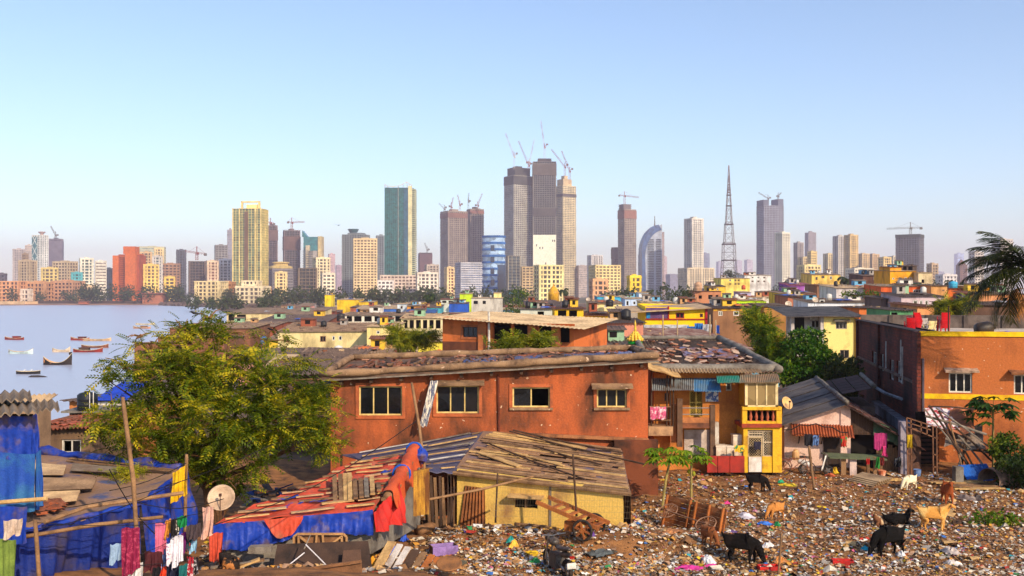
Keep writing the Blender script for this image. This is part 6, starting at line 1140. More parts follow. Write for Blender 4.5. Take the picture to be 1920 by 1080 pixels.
# --- plank-roofed shack with yellow walls
c = [P(850, 886, 34), P(1183, 926, 32.4), P(1166, 845, 38), P(905, 808, 39)]
t, L = TH('plank_roof_shack', 'brown plank-roofed shack with yellow walls in front of the red building', 'shack', (c[0].x, c[0].y, 0)); lc = [L(p) for p in c]
mb = MB(); mb.patch(*lc, 20, 12, lambda a, b: .04 * math.sin(a * 15 + b * 6), .05); mb.build('roof', S((140, 106, 82), (110, 94, 104), .7, .9, .3, lo=.5, hi=.62), t)
boards_on(t, lc, 19, [WOOD, S((176, 136, 98), (130, 96, 68), 2.5, .9, .4, streak=.25), S((166, 124, 88), (116, 84, 62), 2.5, .9, .4, streak=.25), WOOD_L, S((150, 116, 86), (110, 80, 60), 2.5, .9, .4, streak=.25)], .06, 8, .2, (.3, .7))
for a0, b0, a1, b1, w_, m_ in ((.08, .42, .36, .22, .3, WOOD_L), (.27, .93, .75, .84, .3, WOOD_L), (.3, .5, .62, .35, .12, WOOD_L), (.55, .62, .9, .6, .2, WOOD_L)): mb = MB(); mb.bar(quadp(lc, a0, b0) + Vector((0, 0, .13)), quadp(lc, a1, b1) + Vector((0, 0, .12)), w_, .03); mb.build('board', m_, t)
for a0, b0, a1, b1 in ((.1, .62, .75, .08), (.2, .98, 1.12, .6), (.4, .7, .85, .45), (.22, 1.02, 1.0, .82)): mb = MB(); mb.tube([quadp(lc, a0, b0) + Vector((0, 0, .17)), quadp(lc, (a0 + a1) / 2, (b0 + b1) / 2) + Vector((0, 0, .14)), quadp(lc, a1, b1) + Vector((0, 0, .17))], .035, 6); mb.build('pole', WOOD_D, t)
mb = MB(); mb.tube([quadp(lc, i / 12, -.01) for i in range(13)], .07, 6); mb.build('eave_beam', WOOD, t)
YSH = S((222, 182, 92), (156, 116, 70), .9, .92, .3, lo=.5, hi=.72, fine=14, streak=.5); g0 = .25
A0, A1 = c[0] + Vector((.12, .12, 0)), c[1] + Vector((-.25, .12, 0)); v = A1 - A0; hw = Vector((v.x, v.y, 0)).length; rzz = math.atan2(v.y, v.x)
tt, LL = t, L; wl = MB(); wl.wall(hw, 2.0, .12, [(2.05, .75, 2.85, 1.12)], lambda x: A0.z + (A1.z - A0.z) * x / hw + .1)
o = wl.build('front_wall', YSH, t); o.location = L(Vector((A0.x, A0.y, 0))); o.rotation_euler = (0, 0, rzz); FW = o
def onwall(x0, x1, z0, z1, y0, y1, nm, m_): mb = MB(); mb.bb(x0, x1, y0, y1, z0, z1); q = mb.build(nm, m_, t); q.location = FW.location; q.rotation_euler = FW.rotation_euler; return q
onwall(1.9, 3.1, 1.14, 1.22, -.35, .0, 'window_hood', WOOD_L); onwall(2.4, 2.46, .75, 1.12, .02, .06, 'window_bar', WOOD); onwall(2.0, 2.9, .4, 1.3, .4, .45, 'interior_shade', DARKIN); onwall(3.25, 3.33, .2, 1.62, -.03, .0, 'wall_batten', WOOD_G)
mb = MB(); mb.corr((.1, -.09, -.1), (1.05, -.09, -.1), (1.0, -.03, 1.35), (.3, -.03, 1.4), 7, .04, 3); q = mb.build('rusty_sheet', S((150, 92, 50), (84, 52, 36), 1.6, .85, .3), t); q.location = FW.location; q.rotation_euler = FW.rotation_euler
for a, b in ((lc[1], lc[2]), (lc[3], lc[0])): mb = MB(); mb.add([(a.x, a.y, -.4), (b.x, b.y, -.4), (b.x, b.y, b.z - .06), (a.x, a.y, a.z - .06)], [(0, 1, 2, 3)]); mb.build('side_wall', S((120, 88, 60)), t)
# --- dark tarpaulin lean-to left of it
c = [P(800, 884, 33.6), P(852, 886, 33.9), P(905, 809, 38.9), P(640, 853, 38.6)]
t, L = TH('lean_to', 'sagging slate-blue tarpaulin lean-to with boards between the two shacks', 'shack', (c[0].x, c[0].y, 0)); lc = [L(p) for p in c]
mb = MB(); mb.patch(*lc, 16, 10, lambda a, b: -.1 * math.sin(b * 3.1) + .03 * math.sin(a * 13 + b * 9), .03); mb.build('tarpaulin_roof', S((84, 84, 112), (104, 88, 84), 1, .7, .3), t)
boards_on(t, lc, 7, [WOOD_G, WOOD_L, WOOD, S((206, 196, 184))], .05, 4, .14, (.3, .6), .03)
for p in (c[0], P(640, 853, 38.6), P(770, 870, 36)): q = L(p); mb = MB(); mb.tube([(q.x, q.y, -.2), (q.x, q.y, q.z)], .05, 6); mb.build('post', WOOD_D, t)
for i in range(7): q = L(P(806 + i * 7, 890, 33.4)); mb = MB(); mb.bar((q.x, q.y, 0), (q.x + rnd.uniform(-.1, .1), q.y, q.z + rnd.uniform(-.1, .1)), .1, .03); mb.build('slat', rnd.choice([WOOD_D, WOOD]), t)
# yellow corrugated sheets and bamboo rails
t, L = TH('sheet_fence', 'upright yellow corrugated sheet beside the red drape', 'fence', P(790, 970, 29)); a, b = P(776, 968, 28.8), P(805, 963, 29.4); mb = MB(); mb.corr(L(a), L(b), L(b + Vector((0, 0, 1.35))), L(a + Vector((0, 0, 1.3))), 4, .09, 2); mb.build('sheet', S((206, 152, 56), (120, 74, 40), 2.4, .8, .2, streak=.3, lo=.42, hi=.58), t)
def pole(label, pts, r, m_=None, name='bamboo_pole', cat='pole', n=7):
    o = Vector(pts[0]); mb = MB(); pp = [Vector(p) - o for p in pts]; k = []; rad = []
    for i in range(len(pp) - 1):
        for j in range(6): k.append(pp[i].lerp(pp[i + 1], j / 6)); rad.append(r * (1.12 if j == 0 else 1))
    k.append(pp[-1]); rad.append(r * .8); mb.tube(k, rad, n); q = mb.build(name, m_ or S((150, 112, 76), (98, 72, 50), 3, .85, .2), None, True); q.location = o; return tag(q, label, cat)
gz = lambda px, py: onG(px, py)
pole('long bamboo rail fencing the yellow shack', [P(802, 937, 29.6), P(900, 918, 30.6), P(1000, 893, 31.6)], .04); pole('leaning bamboo pole against the red building', [P(796, 880, 32), P(786, 800, 33), P(772, 718, 34)], .05)
pole('thin upright stick before the yellow shack, left of its vent', [P(846, 980, 30.5), P(852, 912, 30.5)], .03, WOOD_D); pole('thin upright stick crossing the vent of the yellow shack', [P(929, 980, 31), P(933, 888, 31)], .03, WOOD_D); pole('tall dark stick before the plank roof at right', [P(1081, 968, 31), P(1074, 852, 31)], .035, WOOD_D)
pole('wooden post leaning in the rubbish before the yellow bay', [gz(1527, 918), gz(1527, 918) + Vector((-.1, 0, .7)), gz(1527, 918) + Vector((-.22, 0, 1.75))], .055, WOOD); pole('crooked stick standing near the big black goat', [P(1459, 1080, 28), P(1463, 1035, 28), P(1465, 1000, 28)], .03, WOOD)
# netting: thin wires before the yellow shack
mb = MB(); a, b = P(925, 968, 30.9), P(1180, 972, 31.2)
for i in range(54): p = a.lerp(b, i / 53); mb.bar(p, p + Vector((.06, 0, 1.0)), .003, .003)
for j in range(6): z = Vector((0, 0, j * .18)); mb.bar(a + z, b + z, .004, .004)
at0(mb, 'wire_netting', S((150, 130, 104)), 'fine wire netting strung in front of the yellow shack wall', 'netting')
# --- blue and brown tarpaulin shack at bottom left
c = [P(22, 1003, 22.6), P(262, 948, 25.4), P(347, 884, 30.6), P(60, 850, 33)]
t, L = TH('tarpaulin_shack', 'wide shack with a dusty brown tarpaulin roof and blue sides at bottom left', 'shack', (c[0].x, c[0].y, .8)); lc = [L(p) for p in c]
mb = MB(); mb.patch(*lc, 26, 20, lambda a, b: .06 * math.sin(a * 9 + b * 7) + .04 * math.sin(b * 17 - a * 8) - .1 * math.sin(a * 3.1) * math.sin(b * 3.1), .03); mb.build('tarpaulin_roof', DUST, t, True)
mb = MB(); curtain(mb, lc[0] + Vector((-.1, -.1, .04)), lc[1] + Vector((.05, -.05, .04)), 2.0, 4, .13, 70, 10, sway=-.25); mb.build('blue_front', S((20, 42, 120), (70, 60, 70), 1.2, .6, .5, lo=.5, hi=.7), t, True)  # darker copy of the tarpaulin blue, shade on the front put into the colour
mb = MB(); curtain(mb, lc[1] + Vector((.05, -.05, .04)), lc[2] + Vector((.08, 0, .04)), 1.7, 3.4, .13, 60, 10, sway=.2); mb.build('blue_side', BLUE, t, True)
for (a, b) in ((lc[0], lc[1]), (lc[1], lc[2]), (lc[2], lc[3])): mb = MB(); mb.tube([a.lerp(b, i / 16) + Vector((0, -.02, .04 + .03 * math.sin(i * 1.7))) for i in range(17)], [.07 + .025 * math.sin(i * 2.1) for i in range(17)], 7); mb.build('blue_hem', BLUE, t, True)
for a0, b0, a1, b1, wv in ((.02, .62, .26, .8, 9), (.03, .4, .5, .58, 12), (.02, .22, .42, .38, 12), (.3, .72, .62, .84, 10)): mb = MB(); q = [quadp(lc, a0, b0), quadp(lc, a1, b0 + .02), quadp(lc, a1, b1), quadp(lc, a0, b1)]; mb.patch(*[p + Vector((0, 0, .09)) for p in q], 3, wv * 4, lambda u, v, wv=wv: .035 * math.sin(v * wv * 1.0 * 6.28), .015); mb.build('roof_sheet', rnd.choice([SHEET_L, SHEET, SHEET_B]), t)
pl = [(quadp(lc, rnd.uniform(.03, .32), rnd.uniform(.1, .26)) + Vector((0, 0, .1)), (rnd.uniform(-.3, .3), rnd.uniform(-.2, .2), rnd.uniform(0, 3))) for i in range(46)]; scatter_parts('roof_tile', tm, [S((176, 92, 54), (120, 66, 44), 3, .9, .3), TILE], t, pl)
boards_on(t, [quadp(lc, .3, .82), quadp(lc, .95, .8), quadp(lc, .97, .97), quadp(lc, .2, .97)], 3, [WOOD, WOOD_D], .08, 12, .12)
mb = MB(); mb.tube([lc[0] + Vector((.6, .3, .22)), lc[0].lerp(lc[1], .5) + Vector((.1, .2, .26)), lc[1] + Vector((.9, .6, .2))], .05, 7); mb.build('bamboo_weight', S((158, 120, 84), (110, 80, 56), 3), t)
mb = MB(); p = [quadp(lc, .05, .99), quadp(lc, .98, .97)]; mb.tube([p[0].lerp(p[1], i / 14) + Vector((0, 0, .12 + .05 * math.sin(i * 1.9))) for i in range(15)], [.14 + .05 * math.sin(i * 1.3) for i in range(15)], 8); mb.build('blue_back_roll', BLUE, t, True)
# --- tall shed wrapped in blue tarpaulin at the left edge
t, L = TH('wrapped_shed', 'tall shed wrapped in deep blue tarpaulin at the left edge', 'shed', (-13.6, 23.4, .4))
x0, x1 = P(-80, 0, 23.4).x, P(66, 0, 23.4).x; zt = P(0, 775, 23.4).z
for nm, za, zb_, xr, m_ in (('upper_tarpaulin', zt, P(0, 857, 23.4).z, x1 - .05, BLUE), ('lower_tarpaulin', P(0, 845, 23.4).z, P(0, 952, 23.4).z, x1 + .04, BLUE2)):
    mb = MB(); curtain(mb, L((x0, 23.35 if nm[0] == 'u' else 23.3, za)), L((xr, 23.35 if nm[0] == 'u' else 23.3, za - .06)), za - zb_, 3, .03, 40, 8); mb.build(nm, m_, t, True); mb = MB(); curtain(mb, L((xr, 23.35, za - .06)), L((xr - .05, 23.75, za)), za - zb_, 3, .04, 24, 8); mb.build(nm, m_, t, True)
mb = MB(); mb.bb(x0 + 13.6, x1 + 13.6 - .2, .1, .32, -.5, zt - .45); mb.build('shed_core', S((70, 60, 56)), t)
for (q0_, q1_, y0, y1, wv) in (((-80, 783), (74, 772), 22.9, 24.6, 9), ((-80, 757), (60, 748), 24.4, 26.4, 8), ((-20, 768), (112, 768), 24.2, 26.5, 9)):
    a, b = P(*q0_, y0), P(*q1_, y0); mb = MB(); mb.corr(L(a), L(b), L(P(q1_[0] - 4, q1_[1] - 17, y1)), L(P(q0_[0], q0_[1] - 17, y1)), wv, .055, 2); mb.build('roof_sheet', S((150, 130, 108), (104, 88, 74), 1.2, .9, .2, fine=14), t)
mb = MB(); mb.tube([L(P(0, 942, 23)), L(P(88, 935, 23))], .05, 7); mb.build('bamboo_rail', WOOD_L, t)
H_ = House('plastered_house', 'grey plastered house with a wavy roof edge behind the blue wrapped shed', -60, 72, 757, 33, .9, S((164, 132, 104), (110, 88, 72), 1, .92, .3), SHEET_L, 744, base=-.3, waves=16, over=.2); H_.done()
# --- tile-roofed house and water-tank house by the shore
H_ = House('tile_roof_house', 'brown plastered house with red tile roof and a white window frame at left', 66, 168, 803, 39, 5, S((134, 104, 78), (84, 64, 50), .8, .92, .3), None, 776, base=-.5)
H_.win(115, 824, 152, 850, 2, (214, 206, 194), fw=.06, openp=(0,)); H_.walls(); H_.rm = S((150, 84, 62), (104, 84, 74), 1.4, .9, .3); H_.waves = 18; H_.amp = .05; H_.roof()
pl = [((rnd.uniform(.1, H_.w - .3), rnd.uniform(-.2, 4.5), 0), (0, 0, rnd.uniform(-.2, .2))) for i in range(60)]; pl = [((x, y, H_.hl + (H_.bl - H_.hl) * y / 5 + .12), r_) for (x, y, z), r_ in pl]; scatter_parts('roof_tile', tm, [TILE, S((176, 92, 66))], H_.t, pl)
H_ = House('shore_house', 'orange house with a tarpaulin-covered roof at the water behind the tank', 130, 262, 752, 50, 6, S((206, 126, 66), (130, 90, 60), .8), SHEET_D, 738, base=-1.5); H_.done()
mb = MB(); q = H_.rect(181, 739, 245, 752); mb.patch((q[0], -.5, q[1] + .1), (q[2], -.5, q[1] + .1), (q[2] - .2, 3, q[3] + .35), (q[0] + .1, 3, q[3] + .35), 12, 6, lambda a, b: .06 * math.sin(a * 15) * math.sin(b * 9), .02); mb.build('blue_tarpaulin', S((34, 70, 190), (30, 50, 140), 1.5, .6, .3), H_.t)
mb = MB(); q = H_.rect(181, 752, 250, 760); mb.bb(q[0], q[2], -.25, -.1, q[1], q[3]); mb.build('white_fascia', S((220, 212, 200), (160, 140, 124)), H_.t)
t, L = TH('tank_platform', 'concrete slab platform carrying the black water tank', 'platform', P(150, 790, 44)); a = P(118, 770, 43); b = P(176, 770, 43); mb = MB(); mb.bb(L(a).x, L(b).x + .4, -1.2, 1.0, L(a).z - .08, L(a).z); mb.build('slab', CEMG, t)
for x in (L(a).x + .2, L(b).x): mb = MB(); mb.bb(x, x + .3, -.8, -.4, -.9, L(a).z - .08); mb.build('pier', CEMG, t)
p = P(164, 769, 43.2); tank('black ribbed water tank on a concrete slab near the shore', 164, 769.5, 43.2, .42, .8, (34, 38, 44)); 
for px in (168, 175): pole('white pipe standing %s of the black tank' % ('in front' if px == 168 else 'just right'), [P(px, 770, 42.6), P(px, 735, 42.6)], .02, S((226, 220, 210)), 'pipe', 'pipe')
# small far-side roof pieces behind the tree
H_ = House('dark_roof_house', 'dark hipped sheet roof between the tree and the red building', 540, 655, 684, 62, 8, S((90, 74, 64)), SHEET_D, 655, base=-1); H_.done()
H_ = House('dark_roof_house', 'weathered plank-edged low roof just behind the left end of the red building', 528, 628, 702, 52, 5, S((110, 84, 70)), S((112, 92, 78), (74, 60, 54), 1, .9, .3), 684, base=-1); H_.done()
mb = MB(); curtain(mb, P(588, 728, 41), P(622, 700, 41), lambda u: .7 + .5 * u, 3, .05, 24, 6); at0(mb, 'blue_sheet', BLUE, 'blue tarpaulin hanging at the left end of the red building', 'tarpaulin')
# ------------------------------------------------------------------ near vegetation
def big_tree():
    base = P(398, 938, 33); base.z = Zg(base.x, base.y) - .1; t = thing('feathery_tree', 'large feathery yellow-green tree with spreading crown beside the water', 'tree', base)
    B = []
    for px, py, d, rx, ry in [(392, 597, 33.6, 30, 26), (345, 625, 33.2, 55, 28), (430, 625, 33.6, 50, 34), (500, 640, 33.8, 50, 24), (285, 655, 32.6, 45, 26), (235, 690, 32.2, 48, 34), (262, 632, 33, 26, 14), (330, 700, 32, 90, 50), (440, 705, 32.6, 95, 52), (545, 715, 33.6, 75, 48), (590, 770, 33.6, 50, 50), (515, 790, 32.8, 85, 55), (400, 785, 31.4, 100, 62), (285, 785, 31.4, 80, 55), (212, 790, 31.6, 42, 55), (455, 850, 32.2, 75, 40), (340, 855, 31.6, 62, 36), (610, 830, 34, 34, 34), (250, 850, 31.8, 45, 30), (205, 715, 31.8, 22, 16), (632, 800, 34, 30, 34), (420, 900, 32.4, 60, 26)]:
        p = P(px, py, d) - base; k = d / F; B.append((p.x, p.y, p.z, rx * k, max(rx, ry) * k * .85, ry * k))
    mb = MB(); mb.tube([(0, 0, -.3), (.05, 0, .7), (-.05, -.05, 1.6)], [.34, .27, .24], 9); mb.tube([(.05, 0, .5), (.5, .1, 1.1), (1.0, 0, 1.7)], [.2, .16, .1], 7)
    limbs(mb, (-.05, -.05, 1.4), [b[:3] for b in B], .13, .3, 6, 2); mb.build('trunk', S((120, 84, 56), (70, 48, 36), 3, .95, .6, streak=.3), t)
    mb = MB(); rr = random.Random(5)
    for b in B:
        for i in range(5):
            v = Vector((rr.gauss(0, 1), rr.gauss(0, 1), rr.gauss(.1, .7))).normalized(); e = Vector((b[0] + v.x * b[3], b[1] + v.y * b[4], b[2] + v.z * b[5])); mb.tube([Vector(b[:3]) - v * .1, Vector(b[:3]).lerp(e, .55) + Vector((0, 0, .08)), e], [.035, .022, .008], 5)
    mb.build('twigs', S((150, 108, 70), (100, 70, 46), 3), t)
    pts = blob_points(B, 4700, 11, .35, .66, 1.6); foliage('crown', pts, spray(7, 1, .12, .26), .54, leafmat((26, 44, 8), (100, 118, 14), (222, 196, 32), .42), t, 3, .45)
    return t
big_tree()
def feather_tree(label, px0, px1, yt, yb, d, n, mat, seed, zb=None, size=.55):
    k = d / F; x = ((px0 + px1) / 2 - 960) * k; zt = CAMZ - (yt - HY) * k; z0 = T(x, d) if zb is None else zb; zc = CAMZ - (yb - HY) * k; w = (px1 - px0) * k
    t = thing('feathery_tree', label, 'tree', (x, d, z0)); rr = random.Random(seed); bl = []
    for i in range(9): a = rr.uniform(0, 6.28); q = rr.uniform(.2, .75); bl.append((w / 2 * q * math.cos(a), w / 2 * q * math.sin(a), (zc - z0) + (zt - zc) * rr.uniform(.25, .85), w * rr.uniform(.13, .24), w * rr.uniform(.13, .24), (zt - zc) * rr.uniform(.14, .25)))
    mb = MB(); mb.tube([(0, 0, -.3), (0, 0, (zc - z0) * .7 + .3)], [w * .035, w * .025], 7); limbs(mb, (0, 0, (zc - z0) * .6), [b[:3] for b in bl], w * .022, seed=seed); mb.build('trunk', BARK, t)
    foliage('crown', blob_points(bl, n, seed, .4, .44, 4 / w), spray(6, 1, .13, .26), size, mat, t, seed, .5); return t
feather_tree('small yellow-green tree left of the orange hall', 690, 816, 616, 672, 78, 900, LEAF_YG, 21, size=.8)
feather_tree('yellow-green tree top showing before the orange hall', 912, 1042, 628, 676, 58, 700, LEAF_YG, 22, size=.7)
feather_tree('yellow-green tree behind the roof terrace', 1742, 1822, 556, 606, 84, 800, LEAF_YG, 23, size=.8)
feather_tree('bright yellow-green tree left part of the clump by the cream house', 1394, 1490, 588, 700, 66, 1500, leafmat((30, 60, 10), (96, 120, 16), (196, 180, 30), .4), 24, size=.75)
t = bush_tree('leafy_tree', 'dense dark green tree in front of the cream balcony house', Vector((P(1520, HY, 64).x, 64, -.5)), 6.5, 6.6, leafmat((18, 46, 10), (58, 104, 18), (140, 160, 40), .4), 9000, .26, seed=31, trunk=.18)
t = bush_tree('leafy_tree', 'dull olive bushy tree leaning on the brick building', Vector((P(1575, HY, 60).x, 60, -.5)), 4.9, 3.6, leafmat((24, 38, 14), (58, 72, 24), (120, 116, 44), .35), 4000, .2, seed=32, trunk=.15)
for lab, px, yt, d, w, m_, sd in [('round green tree below the drum-shaped office', 975, 536, 330, 13, LEAF_MID, 41), ('round dark green tree below the white and blue tower', 1280, 534, 290, 10.5, leafmat((24, 40, 12), (52, 66, 20), (96, 96, 36)), 42), ('round dark green tree left of the purple house', 1455, 530, 270, 7, LEAF_DARK, 43), ('grey-green tree right of the purple house', 1578, 533, 260, 8, LEAF_FAR, 44), ('low green tree left of the bright yellow small apartments', 1190, 541, 420, 12, LEAF_DARK, 45), ('dark round tree on the shore near the cream apartments', 425, 541, 1000, 16, LEAF_FAR, 46), ('dark tree below the lattice mast', 1377, 505, 800, 26, LEAF_FAR, 47), ('dark tree right of the cream blank gable', 1756, 517, 300, 7, LEAF_FAR, 48)]:
    x = (px - 960) / F * d; z0 = T(x, d); bush_tree('leafy_tree', lab, (x, d, z0), CAMZ - (yt - HY) / F * d - z0, w, m_, 1500, w * .055, seed=sd, trunk=.2)
for lab, px, yt, d, fl, sd in [('lone coconut palm before the woodland left of centre', 805, 548, 360, 3.6, 51), ('coconut palm right of the golden dome', 1057, 538, 440, 4.2, 52), ('left of two palms below the two-tone tower', 1588, 517, 320, 4.4, 53), ('right of two palms below the two-tone tower', 1609, 519, 330, 3.8, 54), ('thin palm below the curved-top tower', 1243, 534, 600, 4.2, 55), ('palm left of the brown steeple block', 1782, 524, 420, 4.0, 56), ('palm right of the brown steeple block', 1806, 528, 400, 3.8, 57)]:
    x = (px - 960) / F * d; z0 = T(x, d); palm('coconut_palm', lab, (x, d, z0), CAMZ - (yt - HY) / F * d - z0 - fl * .35, fl, 15, sd, LEAF_FAR if px != 805 else LEAF_DARK, nl=14, wid=.4)
# big coconut palm at the right edge
PG = leafmat((16, 26, 10), (40, 52, 18), (96, 96, 34), .25); cx = P(1926, 506, 42); base = Vector((cx.x + .5, cx.y, 0)); t = thing('coconut_palm', 'big coconut palm cut by the right edge with drooping fronds', 'palm tree', base); rr = random.Random(3); top = cx - base
mb = MB(); mb.tube([(0, 0, -.3), (.1, 0, 3), (-.1, 0, 6), top - Vector((0, 0, .1))], [.24, .17, .15, .17], 9); mb.build('trunk', S((124, 104, 84), (80, 64, 52), 2, .95, .5), t)
for az, el, L_, dr in [(165, 1.2, 2.7, .4), (195, 1.0, 2.8, .4), (172, .85, 2.7, .4), (205, .65, 2.8, .4), (158, .6, 2.8, .4), (184, .45, 2.8, .38), (170, .25, 2.8, .36), (198, .15, 2.8, .38), (180, .0, 2.9, .34), (160, -.12, 2.9, .4), (186, -.22, 3.5, .3), (175, -.5, 3, .5), (205, -.5, 2.8, .6), (230, .9, 2.8, .5), (260, .4, 2.8, .6), (300, .6, 2.8, .6), (350, .3, 3, .6), (30, .6, 3, .6), (80, .5, 3, .6), (120, .7, 2.8, .5), (140, .1, 2.9, .6)]: frond(t, top, R(az), el, L_, 46, .05, PG, rr, dr)
for az in (175, 200): frond(t, top - Vector((.2, .1, .8)), R(az), .15, 1.9, 40, .04, S((172, 112, 50), (110, 70, 36), 2), rr, 2.1, 'dead_frond')
# papaya plants: fingered leaves on long stalks
def papaya(label, base, h, nleaf, seed, ls=.42, mat=None, lean=0.0, fruit=0, spread=.7):
    t = thing('papaya_plant', label, 'plant', base); rr = random.Random(seed); mb = MB(); mb.tube([(0, 0, -.1), (lean * .4, 0, h * .5), (lean, 0, h)], [.055, .05, .035], 7); mb.build('stem', S((160, 140, 80), (110, 100, 60), 4), t)
    for i in range(nleaf):
        a = rr.uniform(0, 6.28); e = rr.uniform(-.3, .9); l_ = spread * rr.uniform(.6, 1.1); b = Vector((lean, 0, h * rr.uniform(.88, 1))); tip = b + Vector((math.cos(a) * l_ * math.cos(e), math.sin(a) * l_ * math.cos(e), l_ * math.sin(e) * .8)); mb = MB(); mb.tube([b, b.lerp(tip, .5) + Vector((0, 0, .06)), tip], .01, 4)
        for k in range(7):
            q = a + R((k - 3) * 38); s_ = ls * (1 - .09 * abs(k - 3)) * rr.uniform(.85, 1.1); dv = Vector((math.cos(q), math.sin(q), -.35 + rr.uniform(-.15, .15))); sv = Vector((-math.sin(q), math.cos(q), 0)) * s_ * .2; m_ = tip + dv * s_ * .55; mb.add([tip, m_ + sv, tip + dv * s_ + Vector((0, 0, -.06)), m_ - sv], [(0, 1, 2, 3)])
        mb.build('leaf', mat or leafmat((44, 84, 12), (104, 138, 20), (190, 186, 40), .4), t)
    for i in range(fruit): mb = MB(); mb.lathe([(.01, -.1), (.06, -.05), (.07, .04), (.01, .12)], 8, (lean + .1 * math.cos(i * 2.4), .1 * math.sin(i * 2.4), h * .55 + .08 * i)); mb.build('fruit', S((150, 150, 30)), t, True)
papaya('young papaya plant with yellow-green fingered leaves before the red building', gz(1241, 952), 2.0, 26, 61, .36, lean=.35, spread=.8); papaya('slimmer papaya plant with a yellow fruit right of the first papaya', gz(1296, 935), 1.75, 16, 62, .34, fruit=2, spread=.6)
papaya('dark papaya tree before the orange facade', Vector((P(1862, HY, 44).x, 44, 0)), 2.9, 34, 63, .5, leafmat((14, 40, 10), (32, 70, 16), (80, 104, 34), .3), spread=.95)
t = bush_tree('bush', 'green bush at the right edge below the orange facade', Vector((P(1893, HY, 42).x, 42, -.2)), 2.4, 2.6, leafmat((20, 46, 10), (62, 92, 18), (150, 156, 40), .35), 2600, .16, 'bush', seed=65, trunk=.05); t = bush_tree('bush', 'dark bush at the lower right behind the broken tanks', Vector((P(1915, HY, 40.5).x, 40.5, -.2)), 1.6, 2.2, leafmat((16, 34, 8), (40, 62, 14), (96, 104, 30), .3), 1800, .14, 'bush', seed=66, trunk=.05)
t = thing('weed', 'low green weed growing out of the rubbish at right', 'plant', gz(1868, 985)); foliage('leaves', [(rnd.gauss(0, .45), rnd.gauss(0, .25), abs(rnd.gauss(.12, .12)) + (.25 if rnd.random() < .15 else 0)) for i in range(330)], single(1, .6), .17, leafmat((40, 70, 12), (90, 120, 20), (176, 176, 30), .35), t, 7, .7)
t = thing('shrub', 'small yellow-green sprig lying on the brown tarpaulin roof', 'plant', P(245, 893, 29.6)); foliage('leaves', [(rnd.gauss(0, .35), rnd.gauss(0, .4), abs(rnd.gauss(.1, .1))) for i in range(160)], spray(5, 1, .14, .28), .3, leafmat((80, 96, 12), (150, 150, 24), (206, 180, 40), .4), t, 8, .5)
t = thing('garden_pots', 'row of rooftop potted plants on the pale house', 'plants', P(1615, 556, 160)); foliage('leaves', [(rnd.uniform(-3.2, 3.2), rnd.uniform(-.4, .4), abs(rnd.gauss(.35, .3))) for i in range(400)], single(1, .5), .4, LEAF_MID, t, 9, .8)
# ------------------------------------------------------------------ the litter: small pieces nobody could count, and larger ones one by one
rg = np.random.default_rng(12)
LIT = [((182, 132, 80), 20), ((140, 98, 60), 20), ((92, 66, 46), 11), ((214, 170, 112), 11), ((220, 204, 180), 13), ((236, 228, 218), 8), ((186, 146, 116), 9), ((56, 46, 42), 5), ((156, 146, 136), 10), ((216, 152, 60), 5), ((232, 190, 40), 1.2), ((190, 60, 44), 1.6), ((60, 110, 180), 1.3), ((60, 160, 170), 1.0), ((220, 110, 140), .9), ((60, 140, 80), .8), ((196, 130, 150), 1.0), ((120, 90, 150), .4), ((196, 110, 60), 3)]
LM = [S(c, None, 6, .75, .1) for c, _ in LIT]; wts = np.array([w_ for _, w_ in LIT]); wts = wts / wts.sum()
V, Fc, Mi = [], [], []
def litter(n, s0, s1, region, zl=0.0, pal=None):
    for i in range(n):
        while True:
            px, py = region(); q = onG_fast(px, py)
            if q and (s0 > .1 or noise.noise((q[0] * .45, q[1] * .8, 3)) > -.3 or rg.uniform() < .4): break
        s_ = s0 + (s1 - s0) * rg.uniform() ** 2.2; a = rg.uniform(0, 6.28); ar = rg.uniform(.35, 1); ca, sa = math.cos(a), math.sin(a); b = len(V); tl = rg.uniform(-.5, .5, 2)
        for u, v in ((-1, -1), (0, -1.1), (1, -1), (1, 1), (0, .9), (-1, 1)):
            x, y = u * s_ * .5 * rg.uniform(.75, 1.2), v * s_ * .5 * ar * rg.uniform(.75, 1.2); V.append((q[0] + x * ca - y * sa, q[1] + x * sa + y * ca, q[2] + .012 + zl + s_ * .3 * (rg.uniform(0, .8) + (.8 if u == 0 else 0)) + x * tl[0] * .4 + y * tl[1] * .4))
        Fc.append((b, b + 1, b + 4, b + 5)); Fc.append((b + 1, b + 2, b + 3, b + 4)); m_ = (int(rg.choice((4, 5, 4, 6))) if noise.noise((q[0] * .6, q[1] * .9, 9)) > .18 and rg.uniform() < .35 else int(rg.choice(len(LM), p=wts))) if pal is None else int(rg.integers(pal)); Mi.extend((m_, m_))
def onG_fast(px, py):
    d = CAMZ * F / (py - HY); q = P(px, py, d)
    for _ in range(3): d = (CAMZ - Zg(q.x, q.y)) * F / (py - HY); q = P(px, py, d)
    return (q.x, q.y, Zg(q.x, q.y)) if 18 < q.y < 46.5 and q.x < 26 else None
def rgn(x0, x1, y0, y1): return lambda: (rg.uniform(x0, x1), y0 + (y1 - y0) * rg.uniform() ** .85)
litter(11000, .035, .21, rgn(1190, 2010, 884, 1086)); litter(16000, .025, .11, rgn(1190, 2010, 890, 1086)); litter(120, .2, .45, rgn(1190, 1930, 884, 1086), 0, 5); litter(3000, .03, .1, rgn(1190, 1930, 960, 1086)); litter(5200, .04, .2, rgn(800, 1230, 965, 1086)); litter(4500, .025, .12, rgn(800, 1230, 965, 1086)); litter(1500, .05, .3, rgn(380, 820, 1010, 1086)); litter(1000, .06, .35, rgn(780, 1190, 962, 1000), .03)
kindof(np_mesh('litter', V, Fc, LM, None, Mi), 'stuff')
